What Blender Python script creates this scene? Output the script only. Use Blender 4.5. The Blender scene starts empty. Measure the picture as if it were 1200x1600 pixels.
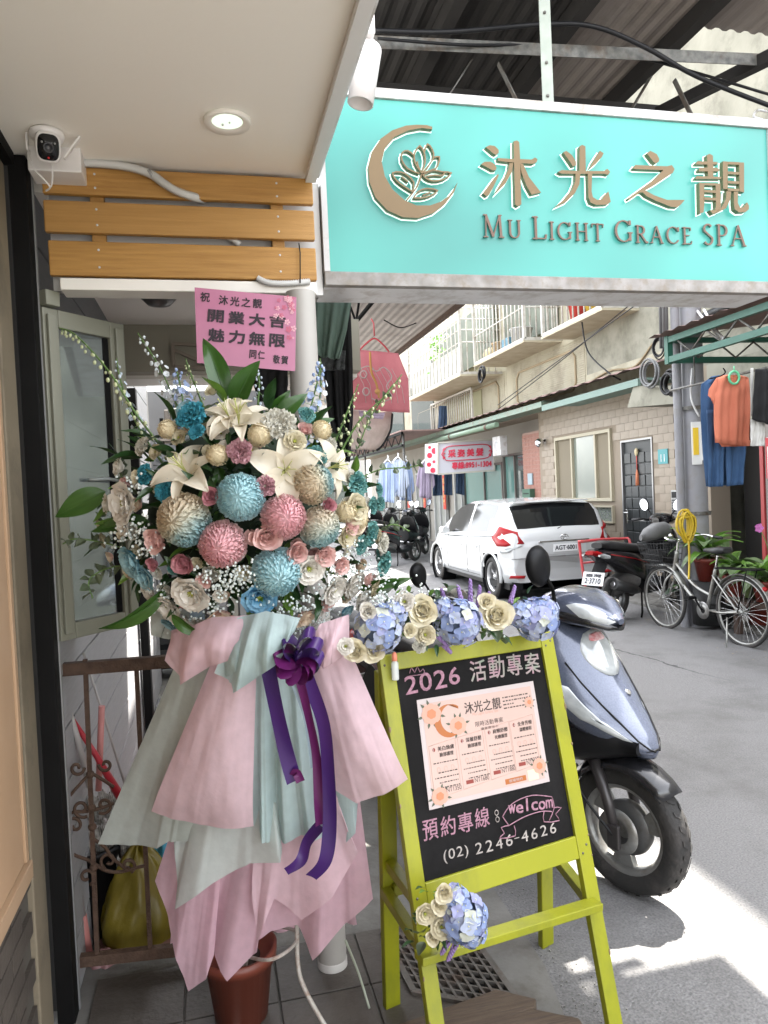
import bpy, math, random
import numpy as np
from mathutils import Vector, Matrix
random.seed(7)
S = bpy.context.scene
COL = S.collection
R = math.radians
# ---------------------------------------------------------------- camera
CAMZ, FPX, YAW, PITCH, ROLL = 1.58, 1156.0, R(13.1), R(1.6), R(2.6)
cam_d = bpy.data.cameras.new('camera'); cam = bpy.data.objects.new('camera', cam_d); COL.objects.link(cam)
cam_d.sensor_fit = 'VERTICAL'; cam_d.sensor_height = 36.0; cam_d.lens = 36.0 * FPX / 1600.0
cam_d.clip_start = 0.05; cam_d.clip_end = 500
ROT = Matrix.Rotation(-YAW, 3, 'Z') @ Matrix.Rotation(R(90) - PITCH, 3, 'X') @ Matrix.Rotation(-ROLL, 3, 'Z')
cam.matrix_world = Matrix.Translation((0, 0, CAMZ)) @ ROT.to_4x4()
S.camera = cam
# ---------------------------------------------------------------- sky and sun
SUN_EL = R(65); SUN_DIR = Vector((0.78, 0.63, 0)).normalized()      # towards the sun, flat
w = bpy.data.worlds.new('World'); S.world = w; w.use_nodes = True
nt = w.node_tree; sky = nt.nodes.new('ShaderNodeTexSky'); sky.sky_type = 'NISHITA'; sky.sun_disc = False
sky.sun_elevation = SUN_EL; sky.sun_rotation = math.atan2(SUN_DIR.x, SUN_DIR.y)
sky.air_density = 1.0; sky.dust_density = 2.5; sky.ozone_density = 0.6
hs = nt.nodes.new('ShaderNodeHueSaturation'); hs.inputs['Saturation'].default_value = 0.2
nt.links.new(sky.outputs[0], hs.inputs['Color']); nt.links.new(hs.outputs[0], nt.nodes['Background'].inputs[0])
nt.nodes['Background'].inputs[1].default_value = 0.15
sd = bpy.data.lights.new('sun', 'SUN'); sd.energy = 3.0; sd.angle = R(0.6); sd.color = (1, .95, .87)
so = bpy.data.objects.new('sun', sd); COL.objects.link(so)
to_sun = (SUN_DIR * math.cos(SUN_EL) + Vector((0, 0, math.sin(SUN_EL))))
so.rotation_euler = to_sun.to_track_quat('Z', 'Y').to_euler(); so.location = (3, 3, 12)
S.view_settings.view_transform = 'Standard'; S.view_settings.look = 'None'
S.view_settings.exposure = 3.22; S.view_settings.gamma = 1
S.render.engine = 'CYCLES'; S.cycles.max_bounces = 9; S.cycles.diffuse_bounces = 5; S.cycles.glossy_bounces = 3
S.cycles.transmission_bounces = 4; S.cycles.transparent_max_bounces = 8
S.cycles.use_denoising = True; S.cycles.sample_clamp_indirect = 6
S.cycles.caustics_reflective = False; S.cycles.caustics_refractive = False
# ---------------------------------------------------------------- measuring helpers (photo pixel -> place in the street)
def ray(u, v): return ROT @ Vector(((u - 600) / FPX, -(v - 800) / FPX, -1))
O = Vector((0, 0, CAMZ))
def onX(u, v, X): d = ray(u, v); return O + d * (X / d.x)
def onY(u, v, Y): d = ray(u, v); return O + d * (Y / d.y)
def onZ(u, v, Z): d = ray(u, v); return O + d * ((Z - CAMZ) / d.z)
FW = Vector((math.sin(YAW), math.cos(YAW), 0)); RT = Vector((math.cos(YAW), -math.sin(YAW), 0))
def at(u, v, d): r = ray(u, v); return O + r * (d / r.dot(FW))     # point d metres ahead
def LF(lat, fwd, z=0): return RT * lat + FW * fwd + Vector((0, 0, z))
def V(*a): return Vector(a)
# ---------------------------------------------------------------- materials
MATS = {}
def mat(name, col, rough=.6, metal=0, col2=None, scale=8, mix=.5, bump=0, bscale=60, detail=6, trans=0, emit=None, es=1,
        coat=0, spec=.5, alpha=1, contrast=0, sheen=0, transm=0, stretch=None, sss=0, coord='Object', dirt=None, dscale=2):
    if name in MATS: return MATS[name]
    m = bpy.data.materials.new(name); m.use_nodes = True; MATS[name] = m
    n = m.node_tree.nodes; l = m.node_tree.links; b = n['Principled BSDF']
    b.inputs['Roughness'].default_value = rough; b.inputs['Metallic'].default_value = metal
    b.inputs['Base Color'].default_value = (*col, 1); b.inputs['Coat Weight'].default_value = coat
    b.inputs['Specular IOR Level'].default_value = spec; b.inputs['Alpha'].default_value = alpha
    b.inputs['Transmission Weight'].default_value = transm
    if coat: b.inputs['Coat Roughness'].default_value = .06
    tc = n.new('ShaderNodeTexCoord'); src = tc.outputs[coord]
    if stretch:
        mp = n.new('ShaderNodeMapping'); mp.inputs['Scale'].default_value = stretch; l.new(src, mp.inputs[0]); src = mp.outputs[0]
    out = None
    if col2:
        t = n.new('ShaderNodeTexNoise'); t.inputs['Scale'].default_value = scale; t.inputs['Detail'].default_value = detail
        l.new(src, t.inputs['Vector'])
        r = n.new('ShaderNodeValToRGB'); r.color_ramp.elements[0].position = .5 - .5 * (1 - contrast) * .6; r.color_ramp.elements[1].position = .5 + .5 * (1 - contrast) * .6
        r.color_ramp.elements[0].color = (*col, 1); r.color_ramp.elements[1].color = (*col2, 1)
        l.new(t.outputs['Fac'], r.inputs[0]); out = r.outputs[0]; l.new(out, b.inputs['Base Color'])
    if dirt:
        t2 = n.new('ShaderNodeTexNoise'); t2.inputs['Scale'].default_value = dscale; t2.inputs['Detail'].default_value = 8; t2.inputs['Roughness'].default_value = .7
        l.new(src, t2.inputs['Vector'])
        r2 = n.new('ShaderNodeValToRGB'); r2.color_ramp.elements[0].position = .48; r2.color_ramp.elements[1].position = .68
        r2.color_ramp.elements[0].color = (0, 0, 0, 1); r2.color_ramp.elements[1].color = (.8, .8, .8, 1)
        mx = n.new('ShaderNodeMixRGB'); mx.inputs[2].default_value = (*dirt, 1); mx.inputs[1].default_value = (*col, 1)
        if out: l.new(out, mx.inputs[1])
        l.new(t2.outputs['Fac'], r2.inputs[0]); l.new(r2.outputs[0], mx.inputs[0]); out = mx.outputs[0]; l.new(out, b.inputs['Base Color'])
    if bump:
        t = n.new('ShaderNodeTexNoise'); t.inputs['Scale'].default_value = bscale; t.inputs['Detail'].default_value = 5
        l.new(src, t.inputs['Vector'])
        bp = n.new('ShaderNodeBump'); bp.inputs['Strength'].default_value = bump; bp.inputs['Distance'].default_value = .01
        l.new(t.outputs['Fac'], bp.inputs['Height']); l.new(bp.outputs[0], b.inputs['Normal'])
    if emit:
        b.inputs['Emission Color'].default_value = (*emit, 1); b.inputs['Emission Strength'].default_value = es
    if trans:
        o = n['Material Output']; tr = n.new('ShaderNodeBsdfTranslucent'); tr.inputs[0].default_value = (*col, 1)
        if out: l.new(out, tr.inputs[0])
        ms = n.new('ShaderNodeMixShader'); ms.inputs[0].default_value = trans
        l.new(b.outputs[0], ms.inputs[1]); l.new(tr.outputs[0], ms.inputs[2]); l.new(ms.outputs[0], o.inputs[0])
    return m
# ---------------------------------------------------------------- mesh building
def chainmat(o):
    m = Matrix.Identity(4)
    while o is not None: m = o.matrix_basis @ m; o = o.parent
    return m
class MB:
    def __init__(s): s.v = []; s.f = []; s.m = []; s.s = []
    def add(s, vs, fs, mi=0, sm=False):
        k = len(s.v); s.v += [tuple(x) for x in vs]
        for f in fs: s.f.append([i + k for i in f]); s.m.append(mi); s.s.append(sm)
        return s
    def box(s, c, d, rot=None, mi=0):
        c = Vector(c); hx, hy, hz = d[0] / 2, d[1] / 2, d[2] / 2
        p = [Vector((x, y, z)) for x in (-hx, hx) for y in (-hy, hy) for z in (-hz, hz)]
        if rot is not None: p = [rot @ q for q in p]
        return s.add([c + q for q in p], [(0, 1, 3, 2), (4, 6, 7, 5), (0, 4, 5, 1), (2, 3, 7, 6), (0, 2, 6, 4), (1, 5, 7, 3)], mi)
    def bb(s, lo, hi, mi=0):
        lo = Vector(lo); hi = Vector(hi); return s.box((lo + hi) / 2, hi - lo, None, mi)
    def bar(s, a, b, wd, th, up=(0, 0, 1), mi=0):
        a = Vector(a); b = Vector(b); d = (b - a); L = d.length; d.normalize(); up = Vector(up)
        x = up.cross(d)
        if x.length < 1e-4: x = Vector((1, 0, 0)).cross(d)
        x.normalize(); z = d.cross(x)
        rot = Matrix((x, d, z)).transposed()
        return s.box((a + b) / 2, (wd, L, th), rot, mi)
    def prism(s, pts, off, mi=0, mside=None):
        off = Vector(off); n = len(pts); p = [Vector(q) for q in pts]
        nn = Vector((0, 0, 0))
        for i in range(n): nn += p[i].cross(p[(i + 1) % n])
        if nn.dot(off) > 0: p = p[::-1]
        s.add(p, [list(range(n))], mi); s.add([q + off for q in p], [list(range(n))[::-1]], mi)
        k = len(s.v) - 2 * n
        for i in range(n):
            j = (i + 1) % n; s.f.append([k + j, k + i, k + n + i, k + n + j]); s.m.append(mi if mside is None else mside); s.s.append(False)
        return s
    def tube(s, pts, r, n=8, caps=True, mi=0, closed=False):
        pts = [Vector(p) for p in pts]; m = len(pts); rs = r if isinstance(r, (list, tuple)) else [r] * m
        vs = []; prev = None
        for i in range(m):
            if closed: t = pts[(i + 1) % m] - pts[i - 1]
            else: t = pts[min(i + 1, m - 1)] - pts[max(i - 1, 0)]
            if t.length < 1e-9: t = Vector((0, 0, 1))
            t.normalize()
            if prev is None:
                a = Vector((0, 0, 1)) if abs(t.z) < .9 else Vector((1, 0, 0)); x = t.cross(a).normalized()
            else: x = (prev - t * prev.dot(t)); x = x.normalized() if x.length > 1e-6 else t.orthogonal().normalized()
            prev = x; y = t.cross(x)
            for k in range(n):
                an = 2 * math.pi * k / n; vs.append(pts[i] + (x * math.cos(an) + y * math.sin(an)) * rs[i])
        fs = []
        for i in range(m if closed else m - 1):
            j = (i + 1) % m
            for k in range(n): fs.append((i * n + k, i * n + (k + 1) % n, j * n + (k + 1) % n, j * n + k))
        s.add(vs, fs, mi, True)
        if caps and not closed:
            k0 = len(s.v) - m * n
            s.f.append([k0 + k for k in range(n)][::-1]); s.m.append(mi); s.s.append(False)
            s.f.append([k0 + (m - 1) * n + k for k in range(n)]); s.m.append(mi); s.s.append(False)
        return s
    def lathe(s, prof, n=20, M=None, mi=0, sm=True):
        M = M or Matrix.Identity(4); vs = []; m = len(prof)
        for (r, z) in prof:
            for k in range(n):
                a = 2 * math.pi * k / n; vs.append(M @ Vector((r * math.cos(a), r * math.sin(a), z)))
        fs = [(i * n + k, i * n + (k + 1) % n, (i + 1) * n + (k + 1) % n, (i + 1) * n + k) for i in range(m - 1) for k in range(n)]
        return s.add(vs, fs, mi, sm)
    def grid(s, rows, mi=0, sm=True, closed=False):
        n = len(rows[0]); vs = [p for r in rows for p in r]; fs = []
        for i in range(len(rows) - 1):
            for k in range(n if closed else n - 1):
                j = (k + 1) % n; fs.append((i * n + k, i * n + j, (i + 1) * n + j, (i + 1) * n + k))
        return s.add(vs, fs, mi, sm)
    def sphere(s, c, r, nu=12, nv=8, sc=(1, 1, 1), rot=None, mi=0):
        c = Vector(c); rows = []
        for i in range(nv + 1):
            a = math.pi * i / nv; row = []
            for k in range(nu):
                b = 2 * math.pi * k / nu
                q = Vector((math.sin(a) * math.cos(b) * sc[0], math.sin(a) * math.sin(b) * sc[1], -math.cos(a) * sc[2])) * r
                row.append(c + (rot @ q if rot is not None else q))
            rows.append(row)
        return s.grid(rows, mi, True, True)
    def mesh(s, name, mats, inv=None):
        me = bpy.data.meshes.new(name)
        vs = [tuple(inv @ Vector(q)) for q in s.v] if inv is not None else s.v
        me.from_pydata(vs, [], s.f)
        for m in (mats if isinstance(mats, (list, tuple)) else [mats]): me.materials.append(m)
        me.polygons.foreach_set('material_index', s.m); me.polygons.foreach_set('use_smooth', s.s); me.update()
        return me
    def build(s, name, mats, parent=None, bevel=0, local=False, subsurf=0, solid=0, seg=2):
        inv = chainmat(parent).inverted() if (parent is not None and not local) else None
        o = bpy.data.objects.new(name, s.mesh(name, mats, inv)); COL.objects.link(o)
        if parent is not None: o.parent = parent
        if solid: q = o.modifiers.new('solid', 'SOLIDIFY'); q.thickness = solid; q.offset = 0
        if bevel: q = o.modifiers.new('bevel', 'BEVEL'); q.width = bevel; q.segments = seg; q.limit_method = 'ANGLE'; q.angle_limit = R(40)
        if subsurf: q = o.modifiers.new('sub', 'SUBSURF'); q.levels = q.render_levels = subsurf
        return o
def tag(o, label=None, cat=None, group=None, kind=None):
    if label: o['label'] = label
    if cat: o['category'] = cat
    if group: o['group'] = group
    if kind: o['kind'] = kind
    return o
def thing(name, label, cat, loc=(0, 0, 0), rz=0, group=None):
    o = bpy.data.objects.new(name, None); COL.objects.link(o); o.empty_display_size = .1
    o.location = loc; o.rotation_euler = (0, 0, rz); return tag(o, label, cat, group)
def shared(name, me, parent, M):
    o = bpy.data.objects.new(name, me); COL.objects.link(o); o.parent = parent; o.matrix_basis = M; return o
def copy_tree(o, parent=None):
    c = o.copy(); COL.objects.link(c)
    if parent is not None: c.parent = parent
    for ch in [q for q in o.children]: copy_tree(ch, c)
    return c
# ---------------------------------------------------------------- lettering (built-in font, turned into meshes)
TXT = {}
def text_mesh(st, extr=0):
    key = (st, extr)
    if key in TXT: return TXT[key]
    cu = bpy.data.curves.new('t', 'FONT'); cu.body = st; cu.size = 1; cu.resolution_u = 3; cu.extrude = 0
    ob = bpy.data.objects.new('t', cu); COL.objects.link(ob); bpy.context.view_layer.update()
    dg = bpy.context.evaluated_depsgraph_get(); me = bpy.data.meshes.new_from_object(ob.evaluated_get(dg))
    vs = np.array([v.co[:] for v in me.vertices]) if len(me.vertices) else np.zeros((1, 3))
    fs = [list(p.vertices) for p in me.polygons]
    bpy.data.objects.remove(ob); bpy.data.curves.remove(cu); bpy.data.meshes.remove(me)
    lo = vs.min(0); hi = vs.max(0); TXT[key] = (vs, fs, lo, hi); return TXT[key]
def put_text(mb, st, o, ex, ey, wd, ht=None, mi=0, slant=0, off=None, bold=0):
    """text with its box's lower-left at o, wd wide along ex, ht high along ey"""
    vs, fs, lo, hi = text_mesh(st); sw = max(hi[0] - lo[0], 1e-6); sh = max(hi[1] - lo[1], 1e-6)
    if ht is None: ht = wd * sh / sw
    if wd is None: wd = ht * sw / sh
    o = Vector(o); ex = Vector(ex); ey = Vector(ey); nz = ex.cross(ey)
    for (bx, by, bz) in ([(0, 0, 0)] if not bold else [(0, 0, 0), (bold, 0, .0002), (0, bold, .0004), (bold, bold, .0006)]):
        pts = []
        for p in vs:
            a = (p[0] - lo[0]) / sw * wd; b = (p[1] - lo[1]) / sh * ht
            pts.append(o + ex * (a + b * slant + bx) + ey * (b + by) + nz * bz)
        mb.add(pts, fs, mi)
    return wd, ht
class Plane:
    def __init__(s, o, ex, ey): s.o = Vector(o); s.ex = Vector(ex).normalized(); s.ey = Vector(ey).normalized(); s.n = s.ex.cross(s.ey).normalized()
    def hit(s, u, v, off=0): d = ray(u, v); t = (s.o + s.n * off - O).dot(s.n) / d.dot(s.n); return O + d * t
    def st(s, u, v): q = s.hit(u, v) - s.o; return q.dot(s.ex), q.dot(s.ey)
    def p(s, a, b, off=0): return s.o + s.ex * a + s.ey * b + s.n * off
# ================================================================ MATERIALS
asphalt = mat('asphalt', (.10, .098, .098), .85, col2=(.25, .246, .244), scale=130, bump=.6, bscale=110, detail=4, dirt=(.115, .112, .108), dscale=1.3, spec=.25)
def add_cracks(m, scale=.55, dark=(.02, .02, .02)):
    n = m.node_tree.nodes; l = m.node_tree.links; b = n['Principled BSDF']; src = b.inputs['Base Color'].links[0].from_socket
    tc = n.new('ShaderNodeTexCoord'); ns = n.new('ShaderNodeTexNoise'); ns.inputs['Scale'].default_value = 2.5; ns.inputs['Detail'].default_value = 6; l.new(tc.outputs['Object'], ns.inputs['Vector'])
    mv = n.new('ShaderNodeMixRGB'); mv.inputs[0].default_value = .22; l.new(tc.outputs['Object'], mv.inputs[1]); l.new(ns.outputs['Color'], mv.inputs[2])
    vo = n.new('ShaderNodeTexVoronoi'); vo.feature = 'DISTANCE_TO_EDGE'; vo.inputs['Scale'].default_value = scale; l.new(mv.outputs[0], vo.inputs['Vector'])
    lt = n.new('ShaderNodeMapRange'); lt.inputs['From Min'].default_value = .002; lt.inputs['From Max'].default_value = .007; lt.inputs['To Min'].default_value = .75; lt.inputs['To Max'].default_value = 0; l.new(vo.outputs['Distance'], lt.inputs['Value'])
    n2 = n.new('ShaderNodeTexNoise'); n2.inputs['Scale'].default_value = .5; l.new(tc.outputs['Object'], n2.inputs['Vector']); st_ = n.new('ShaderNodeMapRange'); st_.inputs['From Min'].default_value = .42; st_.inputs['From Max'].default_value = .56; l.new(n2.outputs['Fac'], st_.inputs['Value'])
    mu_ = n.new('ShaderNodeMath'); mu_.operation = 'MULTIPLY'; l.new(lt.outputs[0], mu_.inputs[0]); l.new(st_.outputs[0], mu_.inputs[1])
    mx = n.new('ShaderNodeMixRGB'); mx.inputs[2].default_value = (*dark, 1); l.new(mu_.outputs[0], mx.inputs[0]); l.new(src, mx.inputs[1]); l.new(mx.outputs[0], b.inputs['Base Color'])
add_cracks(asphalt)
concrete = mat('concrete', (.12, .115, .105), .85, col2=(.21, .205, .19), scale=5, bump=.35, bscale=50, dirt=(.10, .09, .075), dscale=6)
white_paint = mat('white_paint', (.86, .83, .77), .6, col2=(.81, .78, .72), scale=1.4, bump=.05, bscale=30)
white_metal = mat('white_metal', (.74, .74, .75), .35, col2=(.62, .62, .62), scale=5, dirt=(.35, .31, .27), dscale=9)
dirty_white = mat('dirty_white', (.66, .65, .63), .5, col2=(.5, .48, .45), scale=9, bump=.1, dirt=(.16, .13, .1), dscale=14)
black_metal = mat('black_metal', (.004, .0035, .0035), .6, col2=(.007, .007, .007), scale=8, spec=.12)
black_plastic = mat('black_plastic', (.007, .007, .008), .45, bump=.05, bscale=200, spec=.25)
grey_plastic = mat('grey_plastic', (.55, .56, .57), .45)
plank_wood = mat('plank_wood', (.31, .145, .028), .5, col2=(.48, .26, .065), scale=5, stretch=(1.2, 14, 22), detail=8, bump=.25, bscale=30, contrast=.1)
plank_wood2 = mat('plank_wood_b', (.34, .17, .038), .5, col2=(.46, .25, .07), scale=4, stretch=(1, 12, 26), detail=8, bump=.25, bscale=26)
light_wood = mat('light_wood', (.33, .21, .12), .5, col2=(.38, .25, .15), scale=5, stretch=(14, 2, 1), detail=6)
brick_dark = mat('brick_dark', (.055, .045, .037), .75, col2=(.09, .075, .06), scale=6, bump=.3, bscale=70)
brick_beige = mat('brick_beige', (.20, .165, .11), .75, col2=(.27, .23, .165), scale=6, bump=.3, bscale=70)
mortar = mat('mortar', (.09, .08, .065), .9)
steel_galv = mat('galvanised_steel', (.07, .07, .065), .55, metal=.4, col2=(.17, .165, .15), scale=30, contrast=.4, bump=.1, dirt=(.08, .05, .03), dscale=12)
rust = mat('rust', (.05, .026, .016), .8, col2=(.12, .07, .045), scale=30, bump=.5, bscale=120)
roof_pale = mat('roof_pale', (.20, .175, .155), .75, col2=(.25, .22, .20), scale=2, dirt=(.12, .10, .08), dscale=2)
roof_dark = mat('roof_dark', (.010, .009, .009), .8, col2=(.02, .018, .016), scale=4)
# ================================================================ GROUND
tag(MB().bb((-60, -60, -.05), (60, 90, 0)).build('ground', mat('ground_base', (.16, .16, .155), .9, col2=(.22, .21, .2), scale=.5)), kind='structure')
road = MB(); rows = []
for j in range(61):
    y = -6 + 66 * (j / 60) ** 1.6; rows.append([V(.78 + 5.0 * i / 20 + (0.03 * math.sin(y * 3.1) if i == 0 else 0), y, .008 + .003 * math.sin(i * .7) * math.sin(j * .9)) for i in range(21)])
tag(road.grid(rows).build('road', asphalt), kind='structure')
tag(MB().bb((5.15, -4, 0), (6.0, 60, .05)).build('pavement', concrete, bevel=.01), kind='structure')
fl = MB(); fl.prism([V(-.6, -3, .0), V(.80, -3, .0), V(.84, 1.5, .0), V(.98, 2.2, .0), V(1.0, 2.9, 0), V(.8, 3.6, 0), V(.8, 14, 0), V(-.6, 14, 0)], (0, 0, .016))
floor = tag(fl.build('arcade_floor', concrete), kind='structure')
slab_m = mat('floor_slab', (.05, .042, .036), .55, col2=(.09, .078, .066), scale=9, bump=.3, bscale=60, dirt=(.04, .03, .025), dscale=5)
for i in range(4):
    for j in range(4):
        MB().box((-.30 + i * .285, 1.55 + j * .285, .021), (.278, .278, .012)).build('floor_tile', slab_m, floor, bevel=.002)
qm = mat('quarry_tile', (.13, .055, .045), .45, col2=(.19, .09, .075), scale=14, bump=.1)
qt = MB().box((0, 0, 0), (.19, .19, .012)).mesh('quarry_tile', qm)
for i in range(4):
    for j in range(17):
        shared('floor_tile', qt, floor, Matrix.Translation((-.37 + i * .197, 2.75 + .197 * j, .02)))
# drain grate let into the floor
g0, g1, g2 = onZ(598, 1462, .02), onZ(750, 1486, .02), onZ(792, 1545, .02)
ga = (g1 - g0); ga.z = 0; gb = (g2 - g1) * 1.0; gb.z = 0
ax = ga.normalized(); ay = gb.normalized()
gw, gh = ga.length, .33
gr = thing('drain_grate', 'rusty steel drain grate set in the floor under the easel', 'drain', g0 + ay * .0)
pit = MB().add([g0, g0 + ax * gw, g0 + ax * gw + ay * gh, g0 + ay * gh], [(0, 1, 2, 3)]); pit.build('pit', mat('pit_dark', (.012, .011, .01), .9), gr)
gm = mat('grate_steel', (.10, .095, .085), .55, metal=.4, col2=(.18, .165, .15), scale=30, dirt=(.1, .06, .04), dscale=20)
up = V(0, 0, .012)
for k in range(11):
    a = g0 + ax * (gw * k / 10) + up; MB().bar(a, a + ay * gh, .008 if k % 10 else .02, .014).build('grate_bar', gm, gr)
for k in range(9):
    a = g0 + ay * (gh * k / 8) + up; MB().bar(a - ax * .004, a + ax * (gw + .004), .006 if k % 8 else .02, .012 + .001 * (k % 2)).build('grate_bar', gm, gr)
# ================================================================ LEFT SHOP WALL
lw = thing('shop_wall', 'brick clad side wall of the shop at the left edge, dark below and beige above', 'wall', (-.6, 1.5, 0))
MB().bb((-.85, -1.5, 0), (-.553, 2.36, 2.9)).build('mortar', mortar, lw)
b1 = MB().box((0, 0, 0), (.014, .205, .058)).mesh('brick', brick_dark); b2 = MB().box((0, 0, 0), (.014, .205, .058)).mesh('brick', brick_beige)
for r in range(40):
    z = .034 + r * .066
    if z > 2.6: break
    for k in range(8):
        y = 2.10 - k * .214 - (.107 if r % 2 else 0)
        if y < .6 or (z > 2.0 and y < .9): continue
        ob = shared('brick', b1 if z < 1.16 else b2, lw, Matrix.Translation((-.548 + .6 + random.uniform(-.0015, .0015), y - 1.5, z)))
MB().bb((-.56, 2.215, 0), (-.536, 2.358, 2.6)).build('plain_trim', mat('trim_beige', (.19, .155, .105), .7, col2=(.23, .19, .13), scale=4, dirt=(.12, .1, .07), dscale=5), lw, bevel=.004)
# light wooden box frame on the wall, close to the camera
bx = thing('display_box', 'pale wooden display box fixed on the brick wall at the far left', 'cabinet', (-.43, 1.3, .79))
MB().bb((-.55, .7, .69), (-.500, 1.99, 2.05)).build('box_side', light_wood, bx, bevel=.002)
MB().bb((-.55, .7, .645), (-.486, 2.015, .689)).build('box_bottom', mat('light_wood_b', (.34, .23, .14), .5), bx, bevel=.002)
MB().bb((-.55, 1.9915, .69), (-.494, 2.015, 2.05)).build('box_edge', light_wood, bx, bevel=.002)
# black frame at the end of the wall and along its top
bf = thing('steel_doorway', 'black steel door frame at the end of the brick wall', 'frame', (-.45, 2.4, 0))
MB().bb((-.528, 2.362, 0), (-.478, 2.425, 2.61)).build('post', black_metal, bf, bevel=.003)
MB().bb((-.553, -1, 2.575), (-.508, 2.36, 2.612)).build('head_strip', black_metal, bf)
MB().bb((-.486, 2.4255, 0), (-.474, 2.44, 2.6)).build('steel_edge', mat('edge_steel', (.3, .3, .3), .4, metal=.5), bf)
# ================================================================ SOFFIT, PLANK FASCIA
sf = thing('soffit', 'smooth off-white ceiling over the shop entrance with a round downlight', 'ceiling', (0, 1.2, 2.615))
MB().bb((-.9, -2.2, 2.615), (.352, 2.50, 2.78)).build('ceiling_board', white_paint, sf)
MB().bb((.3525, -2.2, 2.60), (.364, 2.395, 2.80)).build('edge_trim', white_metal, sf)
MB().bb((.3645, -2.2, 2.622), (.372, 2.395, 2.65)).build('dark_gap', black_metal, sf)
MB().bb((.3725, -2.2, 2.60), (.392, 2.395, 2.63)).build('outer_rail', white_metal, sf)
lc = onZ(355, 189, 2.612)
dl = thing('downlight', 'round recessed downlight glowing pale green in the ceiling', 'ceiling light', lc)
MB().lathe([(.042, -.002), (.062, -.010), (.064, -.004), (.064, .002)], 32, Matrix.Translation(lc)).build('trim_ring', white_paint, dl)
MB().lathe([(.0001, -.0035), (.03, -.004), (.043, -.0015)], 28, Matrix.Translation(lc)).build('lens', mat('lamp_glow', (.6, .7, .6), .4, emit=(.80, 1.0, .78), es=.11), dl)
MB().sphere(lc + V(-.012, .01, -.006), .004, 8, 6).sphere(lc + V(.006, -.004, -.006), .003, 8, 6).build('screw', grey_plastic, dl)
# planks
pf = thing('plank_fascia', 'three varnished wooden planks on battens across the entrance head', 'wood cladding', (-.05, 2.41, 2.28))
MB().bb((-.44, 2.47, 2.245), (.40, 2.50, 2.614)).build('backing_board', mat('backing_white', (.62, .62, .62), .6, col2=(.55, .54, .52), scale=4), pf)
for xb in (-.295, .255): MB().bb((xb - .02, 2.430, 2.29), (xb + .02, 2.468, 2.61)).build('batten', plank_wood2, pf, bevel=.002)
for i, (z0, z1, xl) in enumerate(((2.520, 2.603, -.445), (2.405, 2.500, -.445), (2.275, 2.380, -.438))):
    MB().bb((xl, 2.406, z0), (.372, 2.4295, z1)).build('plank', plank_wood if i != 1 else plank_wood2, pf, bevel=.004)
    for xb in (-.295, .255):
        for zz in (.25, .75): MB().lathe([(.0001, .001), (.0035, .001), (.004, -.001)], 8, Matrix.Translation((xb, 2.406, z0 + (z1 - z0) * zz)) @ Matrix.Rotation(R(90), 4, 'X')).build('screw', grey_plastic, pf)
hb = thing('head_beam', 'white painted beam under the wooden planks', 'beam', (0, 2.44, 2.24))
MB().bb((-.41, 2.405, 2.232), (.37, 2.5, 2.268)).build('beam', white_paint, hb, bevel=.003)
# flexible conduit over the planks
cp = [onY(128, 254, 2.39), onY(165, 256, 2.385), onY(205, 262, 2.385), onY(235, 272, 2.385), onY(255, 286, 2.385), onY(275, 298, 2.388), onY(300, 307, 2.40), onY(318, 312, 2.44)]
def smooth_path(p, k=6):
    out = []
    for i in range(len(p) - 1):
        p0 = p[max(i - 1, 0)]; p1 = p[i]; p2 = p[i + 1]; p3 = p[min(i + 2, len(p) - 1)]
        for j in range(k):
            t = j / k; out.append(.5 * ((2 * p1) + (p2 - p0) * t + (2 * p0 - 5 * p1 + 4 * p2 - p3) * t * t + (3 * p1 - p0 - 3 * p2 + p3) * t ** 3))
    out.append(p[-1]); return out
def conduit(pts, r, n=10, k=24):
    pp = smooth_path([Vector(q) for q in pts], k); return MB().tube(pp, [r * (1.12 if i % 2 else .8) for i in range(len(pp))], n)
cdm = mat('conduit_grey', (.62, .62, .60), .5)
fc = thing('flexible_conduit', 'grey ribbed flexible conduit crossing the top plank', 'conduit', cp[0])
conduit(cp, .0125).build('hose', cdm, fc)
MB().lathe([(.0145, -.005), (.0145, .005)], 14, Matrix.Translation(cp[3]) @ Matrix.Rotation(R(60), 4, 'Y')).build('clip', mat('clip_grey', (.25, .25, .25), .4), fc)
tag(conduit([onY(355, 366, 2.44), onY(362, 372, 2.44), onY(375, 382, 2.445)], .012, 10, 8).build('flexible_conduit', cdm), 'short grey conduit showing between the lower two planks', 'conduit')
tag(conduit([onY(402, 435, 2.402), onY(420, 442, 2.395), onY(450, 443, 2.395), onY(484, 440, 2.40)], .010, 10, 20).build('flexible_conduit', cdm), 'pale ribbed conduit running under the lowest plank to the sign', 'conduit')
tag(MB().tube([onY(467, 380, 2.40), onY(469, 395, 2.395), onY(469, 442, 2.385)], .0022, 6).build('cable_tie', black_plastic), 'thin black cable tie on the end of the lowest plank', 'cable tie')
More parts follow.
